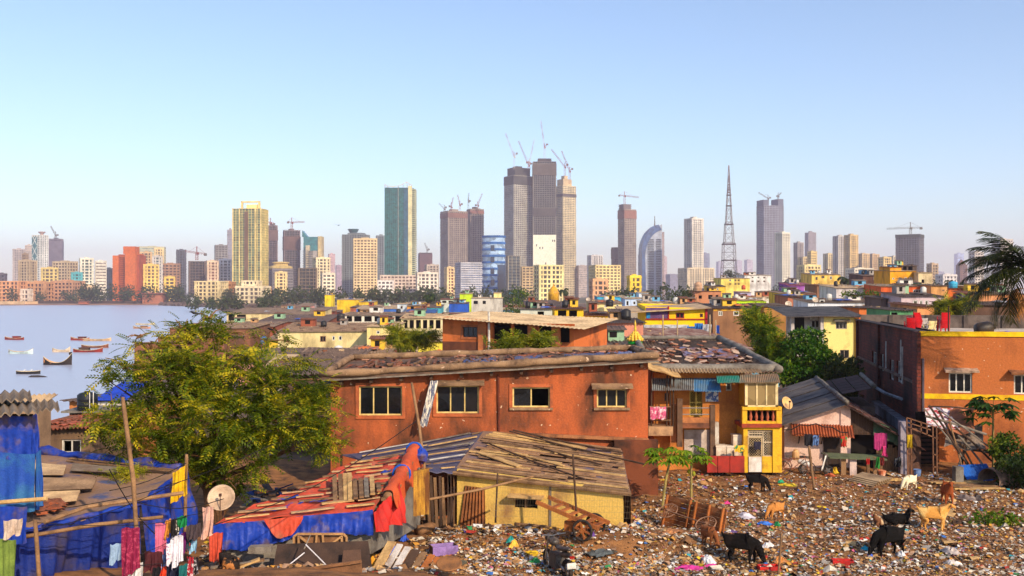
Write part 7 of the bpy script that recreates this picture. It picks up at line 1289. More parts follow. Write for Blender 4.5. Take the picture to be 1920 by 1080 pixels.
def rag(label, px, py, w_, c, seed, h=.12, name='plastic_bag', cat='bag', asp=.7, rough=.5):
    q = gz(px, py); mb = MB(); rr = random.Random(seed); n = 9; vs_ = []
    for j in range(n):
        for i in range(n):
            u, v = i / (n - 1) * 2 - 1, j / (n - 1) * 2 - 1; r_ = math.hypot(u, v); vs_.append((u * w_ / 2 * rr.uniform(.85, 1.1), v * w_ / 2 * asp * rr.uniform(.85, 1.1), max(0, h * (1 - r_ * r_) * rr.uniform(.5, 1.2)) + rr.uniform(0, .03)))
    mb.add(vs_, [(j * n + i, j * n + i + 1, (j + 1) * n + i + 1, (j + 1) * n + i) for j in range(n - 1) for i in range(n - 1)]); o = mb.build(name, S(c, None, 4, rough, .15)); o.location = (q.x, q.y, q.z + .02); o.rotation_euler = (0, 0, rr.uniform(0, 3)); tag(o, label, cat)
WP = (234, 230, 228)
for i, a in enumerate([('large flat white plastic sheet right of the upended cart', 1398, 970, .75, (226, 214, 220), .14), ('crumpled white plastic bag in front of the big black goat', 1328, 1055, .55, WP, .2), ('pink cloth strip at the lower middle of the rubbish', 1290, 1067, .8, (226, 60, 150), .08), ('second pink cloth strip left of the big black goat', 1335, 1064, .45, (220, 70, 150), .07), ('blue plastic scrap right of the white sheet', 1434, 984, .5, (60, 120, 210), .1), ('green bag right of the blue plastic scrap', 1457, 987, .3, (30, 130, 70), .14), ('teal-green bag near the small black goat', 1464, 906, .28, (30, 160, 110), .14), ('yellow wrappers beside the teal-green bag', 1478, 911, .7, (226, 190, 40), .08), ('cyan scrap left of the grazing black goat at right', 1623, 1032, .32, (40, 170, 190), .1), ('blue bag before the grazing black goat at right', 1630, 1045, .22, (40, 80, 190), .14), ('white bag behind the grazing black goat at right', 1690, 1044, .36, WP, .16), ('white bag at the lower right of the rubbish', 1789, 1060, .5, (240, 226, 214), .14), ('grey-white plastic heap right of centre in the rubbish', 1783, 1037, .7, (196, 180, 170), .16), ('orange cloth by the crooked stick', 1462, 1055, .5, (206, 130, 60), .16), ('yellow-orange bag left of the motorcycle', 963, 1027, .4, (236, 180, 60), .2), ('yellow plastic sheet left of the motorcycle seat', 1000, 1040, .6, (230, 180, 30), .08), ('teal bag behind the yellow-orange bag', 958, 1018, .3, (30, 150, 140), .18), ('green bag beside the motorcycle', 1004, 1056, .35, (40, 140, 70), .14), ('turquoise box-like bag near the handcart', 1117, 979, .34, (40, 190, 170), .24), ('big white sack near the yellow shack corner', 1131, 970, .42, (230, 214, 200), .36), ('white sack beside the handcart shafts', 1027, 967, .3, (240, 238, 236), .4), ('dark blue bag at the yellow shack vent', 998, 977, .26, (24, 50, 130), .22), ('magenta scrap right of the upended cart', 1363, 946, .3, (230, 60, 140), .1), ('brown cardboard sheet left of the brown kid goat', 1258, 998, .75, (196, 130, 76), .05), ('cardboard sheet at the upended cart foot', 1246, 978, .5, (206, 160, 110), .05), ('purple scrap in the middle of the rubbish', 1110, 1006, .26, (96, 60, 140), .12), ('white paper square left of the motorcycle', 993, 1073, .3, (220, 222, 236), .03), ('white carton piece near the yellow bag', 991, 1003, .28, WP, .08), ('grey tarpaulin scrap right of the motorcycle', 1126, 1038, .9, (96, 100, 96), .08), ('grey boulder-like sack far right of the rubbish', 1812, 937, .8, (130, 112, 104), .2), ('dark sack beside the grey sack at far right', 1832, 938, .6, (70, 58, 54), .2), ('black bag left of the lying goat pair', 1345, 892, .5, (24, 22, 24), .3), ('yellow crate-like scrap before the tiled hut', 1566, 888, .42, (236, 186, 40), .26), ('orange scrap beside the yellow crate-like scrap', 1557, 893, .45, (206, 100, 60), .12), ('white bowl-like scrap before the hut', 1674, 893, .3, (236, 230, 224), .12), ('tan sheet on the ground before the hut', 1678, 901, .8, (216, 170, 100), .04), ('white heap left of the crooked stick', 1440, 1028, .4, (236, 226, 222), .2)]): rag(*a[:4], a[4], 100 + i, a[5])
for lab, px, py, rz_ in (('shallow red and white open box before the big black goat', 1441, 1068, .1), ('shallow red and white open box left of the grazing goat at right', 1580, 1057, -.15)):
    q = gz(px, py); t = thing('carton', lab, 'box', q, rz_); mb = MB(); 
    for b in ((-.3, .3, -.15, -.13, 0, .12), (-.3, .3, .13, .15, 0, .12), (-.3, -.28, -.13, .13, 0, .12), (.28, .3, -.13, .13, 0, .12)): mb.bb(*b)
    mb.build('sides', S((200, 40, 34), None, 3, .6, 0), t); mb = MB(); mb.bb(-.28, .28, -.13, .13, 0, .03); mb.build('base', S((236, 232, 230), None, 3, .6, 0), t)
def heap(name, label, cat, items, mats, part='board'):
    o = Vector(items[0][0]); t = thing(name, label, cat, (o.x, o.y, o.z))
    for a, b, w_, h in items: mb = MB(); mb.bar(Vector(a) - o, Vector(b) - o, w_, h); mb.build(part, rnd.choice(mats), t)
    return t
def gp(px, py, dz=.06): q = gz(px, py); return q + Vector((0, 0, dz))
heap('plank_heap', 'pale planks lying on the ground at the far right before the ruins', 'planks', [(gp(1735 + i * 9, 906 + i * 2.1, .05 + .03 * (i % 3)), gp(1835 + i * 7, 903 + i * 2.4, .06 + .03 * (i % 2)), .16, .04) for i in range(8)], [WOOD_L, S((226, 180, 110)), WOOD])
t, L = TH('sheet_stack', 'stack of grey corrugated asbestos sheets on the ground', 'sheets', gz(1630, 912))
for i in range(4): z = Vector((0, 0, .05 + .06 * i)); c = [gz(1592 + i * 3, 903), gz(1636 + i * 4, 914), gz(1668 + i * 2, 906), gz(1612 + i * 2, 895)]; mb = MB(); mb.patch(*[L(p + z) for p in c], 3, 28, lambda a, b: .03 * math.sin(b * 7 * 6.28), .015); mb.build('sheet', SHEET_L, t)
t, L = TH('blue_sheet', 'bright blue corrugated sheet propped by the ruins at right', 'sheet', gz(1835, 902)); a, b = gz(1816, 903), gz(1867, 900); mb = MB(); mb.corr(L(a), L(b), L(b + Vector((-.15, .5, .62))), L(a + Vector((-.2, .5, .6))), 12, .025, 2); mb.build('sheet', S((30, 100, 190), (24, 70, 140), 2, .6, .1), t)
# ------------------------------------------------------------------ ruined lean-to, gate frame, broken tanks at right
t, L = TH('pipe_gate', 'rusty brown pipe gate frame standing open before the ruined lean-to', 'gate', P(1728, 893, 43)); BRM = S((126, 84, 58), (84, 56, 42), 2, .8, .2)
G_ = lambda px, py, d=43: L(P(px, py, d))
for q in (((1702, 895), (1700, 783)), ((1709, 890), (1708, 786)), ((1757, 894), (1756, 800)), ((1750, 893), (1749, 800)), ((1700, 783), (1756, 801)), ((1702, 800), (1756, 822)), ((1702, 792), (1745, 806)), ((1727, 792), (1727, 812)), ((1738, 796), (1738, 816)), ((1749, 852), (1757, 853)), ((1702, 850), (1709, 852)), ((1702, 868), (1709, 870)), ((1749, 875), (1757, 876))): mb = MB(); mb.bar(G_(*q[0]), G_(*q[1]), .05, .05); mb.build('bar', BRM, t)
mb = MB(); mb.bb(G_(1709, 890).x, G_(1722, 0).x, 1.2, 1.5, -.2, 2.2); mb.build('gate_pillar', S((150, 140, 150), (100, 88, 92)), t)
mb = MB(); mb.bb(G_(1722, 890).x, G_(1750, 0).x, 1.3, 1.36, -.2, 1.9); mb.build('plank_infill', S((96, 66, 52), (60, 42, 36), 2, .9, .3), t)
t, L = TH('ruined_lean_to', 'collapsed bamboo lean-to with torn sheets before the orange facade', 'ruin', P(1790, 890, 44.5)); Q = lambda px, py, d: L(P(px, py, d))
for c, m_, f in (([Q(1738, 800, 44), Q(1800, 806, 44), Q(1792, 767, 46), Q(1734, 762, 46)], S((226, 214, 214), (176, 50, 60), 5, .7, .2, lo=.52, hi=.56), .05), ([Q(1775, 815, 43.5), Q(1828, 812, 43.5), Q(1825, 764, 46), Q(1782, 762, 46)], S((176, 110, 76), (120, 76, 60), 1.5, .8, .3), .08), ([Q(1770, 838, 43), Q(1850, 846, 43), Q(1840, 800, 45), Q(1776, 796, 45)], S((140, 122, 108), (84, 72, 66), 1.5, .85, .4), .12)): mb = MB(); mb.patch(*c, 14, 10, lambda a, b, f=f: f * math.sin(a * 9 + b * 5) + f * .6 * math.sin(b * 17 + a * 4), .02); mb.build('torn_sheet', m_, t)
for i, (a, b) in enumerate([((1732, 765), (1822, 880)), ((1742, 760), (1800, 850)), ((1735, 780), (1850, 815)), ((1755, 765), (1870, 850)), ((1790, 800), (1860, 865)), ((1814, 835), (1795, 880)), ((1770, 800), (1816, 870)), ((1800, 830), (1830, 885)), ((1812, 818), (1800, 890)), ((1740, 762), (1828, 768)), ((1760, 770), (1830, 905)), ((1814, 842), (1920, 862)), ((1780, 790), (1805, 880)), ((1796, 815), (1842, 870))]): mb = MB(); mb.tube([Q(*a, 43.2 + .1 * (i % 4)), Q((a[0] + b[0]) / 2, (a[1] + b[1]) / 2 - 2, 43.0 + .1 * (i % 3)), Q(*b, 42.8)], .035 + .01 * (i % 3), 6); mb.build('pole', rnd.choice([WOOD_G, WOOD, WOOD_D]), t)
mb = MB(); mb.bb(Q(1757, 0, 44).x, Q(1800, 0, 44).x, 1.8, 1.9, -.2, 2.6); mb.build('dark_interior', DARKIN, t)
for i in range(9): mb = MB(); z = .3 + i * .2; mb.bar(Vector((Q(1758, 0, 44).x, 1.6, z)), Vector((Q(1798, 0, 44).x, 1.6, z)), .03, .1); mb.build('shutter_slat', S((72, 44, 38)), t)
mb = MB(); q = Q(1797, 903, 41.5); mb.bb(q.x - .15, q.x + .18, q.y - .1, q.y + .25, q.z, q.z + .62); mb.build('concrete_stump', CEMG, t)
for lab, px, py, rz_, s_ in (('broken grey water tank shell left of two at far right', 1868, 893, .5, 1.0), ('broken grey water tank shell at the far right edge', 1900, 900, -.4, 1.0)):
    q = P(px, py, 41.2); mb = MB(); n = 12
    for j, (r_, z) in enumerate(((.5, 0), (.52, .5), (.5, 1.0), (.3, 1.15))):
        for i in range(n + 1): a = 3.6 * i / n - .2; mb.v.append((z - .5, r_ * math.cos(a), r_ * math.sin(a)))
    for j in range(3):
        for i in range(n): mb.f.append((j * (n + 1) + i, j * (n + 1) + i + 1, (j + 1) * (n + 1) + i + 1, (j + 1) * (n + 1) + i)); mb.m.append(0)
    o = mb.build('broken_tank', S((136, 112, 98), (84, 66, 58), 2, .8, .2), None, True); o.location = (q.x, q.y, .25); o.rotation_euler = (0, 0, rz_); tag(o, lab, 'water tank')
# ------------------------------------------------------------------ animals
def skinned(name, verts, edges, rad, mats, parent, sub=2, root=0, pick=None):
    me = bpy.data.meshes.new(name); me.from_pydata([tuple(v) for v in verts], edges, []); o = bpy.data.objects.new(name, me); COL.objects.link(o)
    sm = o.modifiers.new('skin', 'SKIN'); sm.use_smooth_shade = True; o.modifiers.new('sub', 'SUBSURF').levels = sub
    sk = me.skin_vertices[0].data
    for i, r_ in enumerate(rad): sk[i].radius = r_ if isinstance(r_, tuple) else (r_, r_)
    sk[root].use_root = True
    dg = bpy.context.evaluated_depsgraph_get(); m2 = bpy.data.meshes.new_from_object(o.evaluated_get(dg)); bpy.data.objects.remove(o); bpy.data.meshes.remove(me)
    m2.materials.clear()
    for m in (mats if isinstance(mats, (list, tuple)) else [mats]): m2.materials.append(m)
    m2.polygons.foreach_set('use_smooth', [True] * len(m2.polygons)); return link(name, m2, parent)
def coat(c, patch=None, lo=.55, hi=.6, sc=2.2): return S(c, patch or tuple(int(x * .7) for x in c), sc, .9, .6, 0, .12, lo=lo, hi=hi, fine=38)
def goat(label, loc, yaw, h, mat, pose='graze', horns=True, mat2=None):
    """one continuous body: trunk, neck, head, four jointed legs, tail; +x is forward, sizes are fractions of the shoulder height h"""
    t = thing('goat', label, 'goat', loc, yaw, 'goats on the rubbish'); v = []; e = []; r = []
    def ch(pts, start=None):
        p = start
        for q, rr in pts:
            v.append(Vector(q) * h); r.append(tuple(x * h for x in rr) if isinstance(rr, tuple) else rr * h); i = len(v) - 1
            if p is not None: e.append((p, i))
            p = i
        return p
    dz = -.42 if pose == 'lie' else 0
    ch([((-.04, 0, .70 + dz), (.20, .25))]); ch([((.26, 0, .72 + dz), (.17, .23))], 0); sh = 1; ch([((-.34, 0, .73 + dz), (.18, .22))], 0); hip = 2; ch([((-.52, 0, .76 + dz), (.11, .14))], hip); rump = 3
    ch([((-.62, 0, .86 + dz), .04), ((-.67, 0, .95 + dz), .025)], rump)
    if pose == 'graze': nk = [((.44, 0, .66), (.13, .17)), ((.56, 0, .46), (.10, .13)), ((.62, 0, .29), (.10, .11)), ((.69, 0, .17), (.07, .075)), ((.74, 0, .07), (.05, .05))]
    elif pose == 'stand': nk = [((.42, 0, .84), (.12, .16)), ((.52, 0, .97), (.09, .12)), ((.60, 0, 1.04), (.095, .105)), ((.72, 0, .97), (.065, .07)), ((.80, 0, .92), (.045, .05))]
    else: nk = [((.38, 0, .84 + dz), (.11, .15)), ((.43, 0, 1.0 + dz), (.085, .11)), ((.47, 0, 1.12 + dz), (.095, .105)), ((.59, 0, 1.07 + dz), (.065, .07)), ((.67, 0, 1.03 + dz), (.045, .05))]
    last = ch(nk, sh); hd = last - 2
    for s_ in (-1, 1):
        if pose == 'lie': ch([((.30, s_ * .13, .2), .085), ((.46, s_ * .14, .10), .055), ((.26, s_ * .15, .05), .04)], sh); ch([((-.28, s_ * .17, .2), .12), ((-.06, s_ * .22, .13), .07), ((-.28, s_ * .24, .06), .045)], hip)
        else:
            k = .05 * s_; ch([((.30, s_ * .12, .48), .095), ((.31 + k, s_ * .125, .27), .055), ((.30 + k, s_ * .125, .09), .036), ((.325 + k, s_ * .125, .02), .045)], sh); ch([((-.38, s_ * .12, .52), .13), ((-.31 - k, s_ * .13, .38), .08), ((-.43 - k, s_ * .13, .23), .044), ((-.40 - k, s_ * .13, .08), .036), ((-.375 - k, s_ * .13, .02), .045)], hip)
    skinned('body', v, e, r, mat, t)
    H0, H1 = v[hd], v[last]; f = (H1 - H0).normalized(); up = Vector((-f.z, 0, f.x)) if f.x >= 0 else Vector((f.z, 0, -f.x))
    for s_ in (-1, 1):
        p = H0 + Vector((0, s_ * .06 * h, 0)) + up * .03 * h; tip = p + Vector((-.02, s_ * .15, -.10)) * h; mb = MB(); q = f * .035 * h; mb.add([p - q * .5, p + q * .5, (p + tip) / 2 + q * 1.2, tip, (p + tip) / 2 - q * 1.2], [(0, 1, 2, 3, 4)]); mb.add([p - q * .5 + up * .012, p + q * .5 + up * .012, (p + tip) / 2 + q * 1.2 + up * .014, tip, (p + tip) / 2 - q * 1.2 + up * .014], [(4, 3, 2, 1, 0)]); mb.build('ear', mat2 or mat, t)
        if horns: a = H0 + up * .07 * h + Vector((0, s_ * .03 * h, 0)); mb = MB(); mb.tube([a, a + (up * .09 - f * .04) * h, a + (up * .13 - f * .12 + Vector((0, s_ * .03, 0))) * h], [.018 * h, .014 * h, .004 * h], 6); mb.build('horn', S((70, 60, 52)), t)
        a = H0.lerp(H1, .3) + up * .035 * h + Vector((0, s_ * .055 * h, 0)); mb = MB(); mb.lathe([(.001, -.012 * h), (.012 * h, 0), (.001, .012 * h)], 8, a); mb.build('eye', S((180, 140, 60), (20, 16, 12), 40, .3, 0), t)
BLK = coat((22, 19, 18), (44, 35, 30)); 
goat('big black goat grazing beside the upended cart', gz(1392, 1056), R(-25), .92, coat((20, 17, 16), (48, 36, 30), .5, .7)); goat('brown kid goat with its head down left of the big black goat', gz(1330, 1023), R(-62), .62, coat((140, 82, 48), (60, 38, 28)), horns=False)
goat('small black goat with a white rump grazing in the middle distance', gz(1420, 921), R(-20), .72, coat((26, 22, 22), (210, 200, 190), .70, .72)); goat('small tan goat with its head down by the white plastic sheet', gz(1454, 973), R(205), .62, coat((196, 128, 64), (110, 70, 44), .56, .62), 'graze', False)
goat('shaggy black goat grazing at right with its head to the left', gz(1665, 1042), R(197), .95, coat((18, 16, 15), (40, 31, 27), .5, .7)); goat('golden tan goat walking right with its head lifted', gz(1752, 994), R(-14), .84, coat((216, 150, 72), (240, 196, 120), .45, .65), 'stand', mat2=coat((150, 84, 44)))
goat('black goat lying down and looking right', gz(1684, 985), R(-5), .80, BLK, 'lie'); goat('brown and white goat lying behind the black lying goat', gz(1653, 985), R(200), .68, coat((120, 78, 52), (222, 190, 150), .48, .54), 'lie', False)
goat('white goat standing near the stacked grey sheets', gz(1705, 918), R(205), .62, coat((236, 220, 184), (210, 180, 130)), 'graze', False); goat('reddish brown goat facing the viewer near the sacks', gz(1776, 944), R(-100), .84, coat((156, 78, 40), (50, 32, 26), .62, .68), 'stand'); goat('small black goat resting before the red fence panels', gz(1348, 890), R(20), .6, BLK, 'lie', False)
# black and tan dog curled up on the ledge
q = P(441, 1050, 25.2); q.z = Zg(q.x, q.y) + .05; t = thing('dog', 'black and tan dog curled up asleep beside the blue tarpaulin', 'dog', q, R(170)); v, r = [], []
for i in range(8): a = R(-60 + i * 32); v.append(Vector((.27 * math.cos(a), .24 * math.sin(a), .17 + .07 * math.sin(i * .8)))); r.append((.10, .12) if i < 2 else (.15, .17) if i < 6 else (.11, .12))
v += [Vector((.30, .02, .32)), Vector((.36, -.10, .33)), Vector((.40, -.2, .26)), Vector((-.05, -.32, .08)), Vector((.16, -.34, .06)), Vector((.3, .2, .08)), Vector((.42, .02, .05))]; r += [.08, .09, .05, .05, .03, .06, .04]
skinned('body', v, [(i, i + 1) for i in range(7)] + [(7, 8), (8, 9), (9, 10), (0, 11), (11, 12), (7, 13), (13, 14)], r, coat((44, 36, 32), (186, 120, 66), .54, .6, 4), t, root=3)
for s_ in (-1, 1): mb = MB(); p = Vector((.35 + s_ * .05, -.06, .41)); mb.add([p, p + Vector((.04, -.02, .02)), p + Vector((.03 + s_ * .03, .0, .1))], [(0, 1, 2), (2, 1, 0)]); mb.build('ear', coat((150, 90, 50)), t)
# crow in the tree, kite in the sky, birds on the skiff
def bird(name, label, loc, yaw, s_, mat, fly=False):
    t = thing(name, label, 'bird', loc, yaw); skinned('body', [Vector((-.5, 0, .0)) * s_, Vector((-.2, 0, .05)) * s_, Vector((.15, 0, .12)) * s_, Vector((.35, 0, .24)) * s_, Vector((.55, 0, .2)) * s_], [(i, i + 1) for i in range(4)], [(.06 * s_, .02 * s_), .12 * s_, .14 * s_, .085 * s_, .02 * s_], mat, t, 1)
    for sd in (-1, 1):
        mb = MB()
        if fly: mb.add([(.15 * s_, sd * .1 * s_, .1 * s_), (.25 * s_, sd * .6 * s_, .3 * s_), (-.1 * s_, sd * 1.5 * s_, .42 * s_), (-.22 * s_, sd * .7 * s_, .26 * s_), (-.15 * s_, sd * .1 * s_, .08 * s_)], [(0, 1, 2, 3, 4)])
        else: mb.add([(.2 * s_, sd * .14 * s_, .16 * s_), (-.1 * s_, sd * .16 * s_, .12 * s_), (-.6 * s_, sd * .06 * s_, -.02 * s_), (-.1 * s_, sd * .15 * s_, -.02 * s_)], [(0, 1, 2, 3)])
        mb.build('wing', mat, t)
BL_ = S((22, 20, 22), None, 5, .5, 0)
bird('crow', 'black crow perched near the top of the feathery tree', P(366, 589, 32.4), R(200), .34, BL_); bird('kite_bird', 'dark kite gliding over the skyline with spread wings', P(635, 423, 160), R(80), .55, BL_, True); bird('crow', 'black crow sitting right of the tree top', P(508, 619, 33), R(160), .28, BL_)
d = 14 * F / (701 - HY)
for i, px in enumerate((46, 59)): q = P(px, 701, d); bird('egret', ('white egret on the left end of the black skiff', 'white egret on the right end of the black skiff')[i], (q.x, q.y, SEA + .55), R(90), .8, S((236, 234, 230)))
# ------------------------------------------------------------------ vehicles
def wheel(parent, c, R_, ax, tyre, rimm, spokes=0, tw=.05, name='wheel'):
    ax = Vector(ax).normalized(); u = ax.orthogonal().normalized(); w = ax.cross(u); n = 24; mb = MB(); c = Vector(c); vs_ = []
    for i in range(n):
        a = 6.283 * i / n; rd = u * math.cos(a) + w * math.sin(a)
        for j in range(6): b = 6.283 * j / 6; vs_.append(c + rd * (R_ - tw + tw * math.cos(b)) + ax * tw * math.sin(b))
    mb.add(vs_, [(i * 6 + j, i * 6 + (j + 1) % 6, ((i + 1) % n) * 6 + (j + 1) % 6, ((i + 1) % n) * 6 + j) for i in range(n) for j in range(6)]); o = mb.build(name, tyre, parent, True); mb = MB()
    if spokes:
        for i in range(spokes): a = 6.283 * i / spokes; rd = u * math.cos(a) + w * math.sin(a); mb.bar(c + rd * .02, c + rd * (R_ - tw), .012 if spokes > 10 else .07, .012 if spokes > 10 else .05)
    mb.tube([c - ax * .06, c + ax * .06], .04 if spokes > 10 else .08, 10); mb.build('spokes', rimm, o); return o
TYR = S((34, 31, 30), (70, 58, 50), 4, .85, .2); IRON = S((150, 112, 86), (110, 70, 50), 4, .7, .2); BLKP = S((48, 44, 43), (104, 88, 74), 2.5, .42, .1); CHR = S((170, 164, 158), None, 4, .3, 0, metal=.8)
# handcart
q = gz(1085, 1006); t = thing('handcart', 'rusty wooden handcart with spoked wheels tilted in the rubbish', 'cart', q, R(-28))
for sd in (-1, 1): wheel(t, (.35, sd * .5, .33), .34, (0, 1, 0), TYR, WOOD_O, 6, .045)
for y in (-.42, .42): mb = MB(); mb.bar((-1.25, y, 1.02), (.85, y, .42), .07, .12); mb.build('side_beam', WOOD_O, t)
for i in range(6): k = i / 5; mb = MB(); mb.bar((-.75 + 1.4 * k, -.42, .86 - .42 * k), (-.75 + 1.4 * k, .42, .86 - .42 * k), .16, .04); mb.build('deck_board', WOOD_O, t)
mb = MB(); mb.bar((.35, -.5, .33), (.35, .5, .33), .06, .06); mb.bar((-.2, -.3, .35), (-.2, .3, .35), .3, .3); mb.build('axle_box', WOOD_O, t)
# upended cart with two wheels on its plank underside
a, b = gz(1243, 985), gz(1352, 999); t = thing('upended_cart', 'wooden cart tipped on its side showing two spoked wheels', 'cart', a, math.atan2(b.y - a.y, b.x - a.x)); wd = (b - a).length; hh = 1.05; tl = R(-14); up = Vector((0, math.sin(-tl) * 1, math.cos(tl))); nn = 7
for i in range(nn): mb = MB(); z0, z1 = hh * i / nn, hh * (i + 1) / nn - .012; mb.patch(up * z0, Vector((wd, 0, -.02)) + up * z0, Vector((wd, 0, -.02)) + up * z1, up * z1, 2, 1, None, .04); mb.build('plank', rnd.choice([WOOD_O, S((150, 88, 46), (96, 56, 34), 2.5, .9, .4, streak=.25), S((166, 104, 60), (104, 60, 36), 2.5, .9, .4)]), t)
for x in (.02, wd * .42, wd * .52, wd * .74, wd - .1): mb = MB(); mb.bar(Vector((x, -.06, 0)), Vector((x, -.06, 0)) + up * (hh + .03), .05, .09); mb.build('batten', WOOD_O, t)
for i, x in enumerate((.48, wd - .48)): p = Vector((x, -.22, .62 - .1 * i)); wheel(t, p, .36, (.12, -.5, .86), IRON, IRON, 16, .022)
mb = MB(); mb.tube([(.48, -.22, .62), (wd - .48, -.22, .52)], .025, 6); mb.build('axle', IRON, t)
# motorcycle seen from behind
q = gz(1046, 1078); t = thing('motorcycle', 'dusty black motorcycle parked in the rubbish, seen from behind', 'motorcycle', q, R(112))
wheel(t, (-.62, 0, .3), .3, (0, 1, 0), TYR, CHR, 12, .06); wheel(t, (.68, 0, .3), .3, (0, 1, 0), TYR, CHR, 12, .05)
skinned('fuel_tank', [Vector((.08, 0, .86)), Vector((.28, 0, .90)), Vector((.46, 0, .86))], [(0, 1), (1, 2)], [(.13, .1), (.19, .14), (.12, .1)], BLKP, t); skinned('seat', [Vector((.04, 0, .82)), Vector((-.25, 0, .80)), Vector((-.55, 0, .86)), Vector((-.8, 0, .9))], [(0, 1), (1, 2), (2, 3)], [(.10, .05), (.15, .07), (.13, .07), (.07, .05)], BLKP, t)
skinned('tail_fairing', [Vector((-.3, 0, .66)), Vector((-.62, 0, .72)), Vector((-.9, 0, .74))], [(0, 1), (1, 2)], [(.13, .1), (.12, .09), (.06, .05)], BLKP, t)
mb = MB(); mb.box((-.93, 0, .72), (.04, .14, .07)); mb.build('tail_lamp', S((150, 30, 24), None, 3, .3, 0), t); mb = MB(); mb.box((-.9, 0, .48), (.02, .26, .16)); mb.build('number_plate', S((226, 220, 210), None, 3, .5, 0), t)
mb = MB(); mb.tube([(-.1, 0, .35), (-.62, .08, .3)], .05, 7); mb.tube([(.1, -.16, .3), (-.4, -.2, .32), (-.85, -.2, .4)], [.04, .06, .06], 8); mb.build('exhaust', CHR, t); mb = MB(); mb.bb(-.15, .3, -.14, .14, .22, .62); mb.build('engine', S((80, 74, 70), None, 5, .5, .3), t)
mb = MB(); mb.tube([(.68, .08, .3), (.46, .08, 1.0)], .03, 6); mb.tube([(.68, -.08, .3), (.46, -.08, 1.0)], .03, 6); mb.build('fork', CHR, t); mb = MB(); mb.tube([(.3, .38, 1.08), (.42, .2, 1.05), (.45, 0, 1.0), (.42, -.2, 1.05), (.3, -.38, 1.08)], .018, 6); mb.build('handlebar', CHR, t); mb = MB(); mb.lathe([(.02, -.06), (.1, -.04), (.12, .05), (.1, .08)], 12, (.58, 0, .92), M=Matrix.Rotation(R(90), 3, 'Y')); mb.build('headlamp', BLKP, t)
# white scooter and bicycle before the hut
q = gz(1528, 890); t = thing('scooter', 'white and black scooter parked before the hut door', 'scooter', q, R(-18)); WS = S((230, 224, 216), None, 4, .35, 0)
for x in (-.5, .55): wheel(t, (x, 0, .22), .22, (0, 1, 0), TYR, CHR, 5, .05)
skinned('rear_body', [Vector((-.75, 0, .58)), Vector((-.45, 0, .50)), Vector((-.12, 0, .42))], [(0, 1), (1, 2)], [(.07, .08), (.17, .16), (.12, .12)], WS, t); skinned('seat', [Vector((-.72, 0, .76)), Vector((-.4, 0, .76)), Vector((-.1, 0, .72))], [(0, 1), (1, 2)], [(.1, .04), (.14, .06), (.1, .05)], BLKP, t)
mb = MB(); mb.patch((.28, -.2, .22), (.28, .2, .22), (.46, .16, .88), (.46, -.16, .88), 4, 6, lambda a, b: .05 * math.sin(a * 3.14), .03); mb.build('leg_shield', WS, t, True); mb = MB(); mb.bb(-.15, .35, -.15, .15, .2, .26); mb.build('footboard', BLKP, t); skinned('front_apron', [Vector((.44, 0, .5)), Vector((.47, 0, .8)), Vector((.42, 0, .98))], [(0, 1), (1, 2)], [(.07, .1), (.09, .12), (.08, .1)], BLKP, t); mb = MB(); mb.tube([(.32, .32, 1.0), (.4, 0, 1.0), (.32, -.32, 1.0)], .018, 6); mb.tube([(.55, 0, .22), (.44, 0, .9)], .035, 6); mb.build('handlebar', BLKP, t)
for sd in (-1, 1): mb = MB(); mb.tube([(.34, sd * .3, 1.0), (.36, sd * .34, 1.14)], .008, 4); mb.lathe([(.001, -.01), (.05, 0), (.001, .01)], 8, (.36, sd * .35, 1.18), M=Matrix.Rotation(R(90), 3, 'Y')); mb.build('mirror', BLKP, t)
q = gz(1491, 893); t = thing('bicycle', 'rusty bicycle standing beside the scooter', 'bicycle', q, R(-6)); RS_ = S((132, 70, 44), (84, 50, 38), 4, .8, .2)
for x in (-.52, .55): wheel(t, (x, 0, .33), .33, (0, 1, 0), TYR, IRON, 14, .02)
mb = MB()
for a, b in (((-.52, 0, .33), (-.12, 0, .32)), ((-.12, 0, .32), (-.25, 0, .82)), ((-.25, 0, .76), (.36, 0, .80)), ((-.12, 0, .32), (.38, 0, .74)), ((-.52, 0, .33), (-.24, 0, .74)), ((.38, 0, .9), (.55, 0, .33))): mb.tube([a, b], .018, 6)
mb.build('frame', RS_, t); mb = MB(); mb.tube([(.25, .28, .98), (.4, .1, .96), (.4, -.1, .96), (.25, -.28, .98)], .014, 6); mb.build('handlebar', CHR, t); mb = MB(); mb.box((-.27, 0, .86), (.26, .14, .06)); mb.build('saddle', BLKP, t); mb = MB(); mb.box((-.55, 0, .72), (.5, .14, .02)); mb.build('carrier', RS_, t)
# ------------------------------------------------------------------ before the hut and house
def dish(label, px, py, d, r_, az, el=30, c=(200, 170, 140)):
    q = P(px, py, d); t = thing('satellite_dish', label, 'satellite dish', q, R(az)); M = Matrix.Rotation(R(90 - el), 3, 'X'); mb = MB(); mb.lathe([(.02, .0), (r_ * .5, .05 * r_ * 2), (r_ * .85, .3 * r_ * .9), (r_, .4 * r_), (r_ * .97, .42 * r_), (r_ * .8, .28 * r_), (r_ * .4, .07 * r_), (.02, .03 * r_)], 24, M=M); mb.build('reflector', S(c, (150, 120, 96), 2, .5, .05), t, True)
    mb = MB(); f = M @ Vector((0, 0, r_ * .95)); mb.tube([M @ Vector((0, -r_ * .95, r_ * .38)), f], .014, 5); mb.box(f, (.07, .07, .07)); mb.build('feed_arm', S((90, 60, 50)), t); mb = MB(); mb.tube([(0, .05, -.02), (0, .2, -r_ * .8), (0, .2, -r_ * 1.9)], .028, 6); mb.build('mount', S((110, 70, 56)), t)
dish('round tan satellite dish between the tree trunk and the red roof', 416, 936, 26.6, .36, 8); dish('cream satellite dish on the corner of the yellow bay', 1473, 757, 43.4, .29, 30, 25, (226, 180, 110))
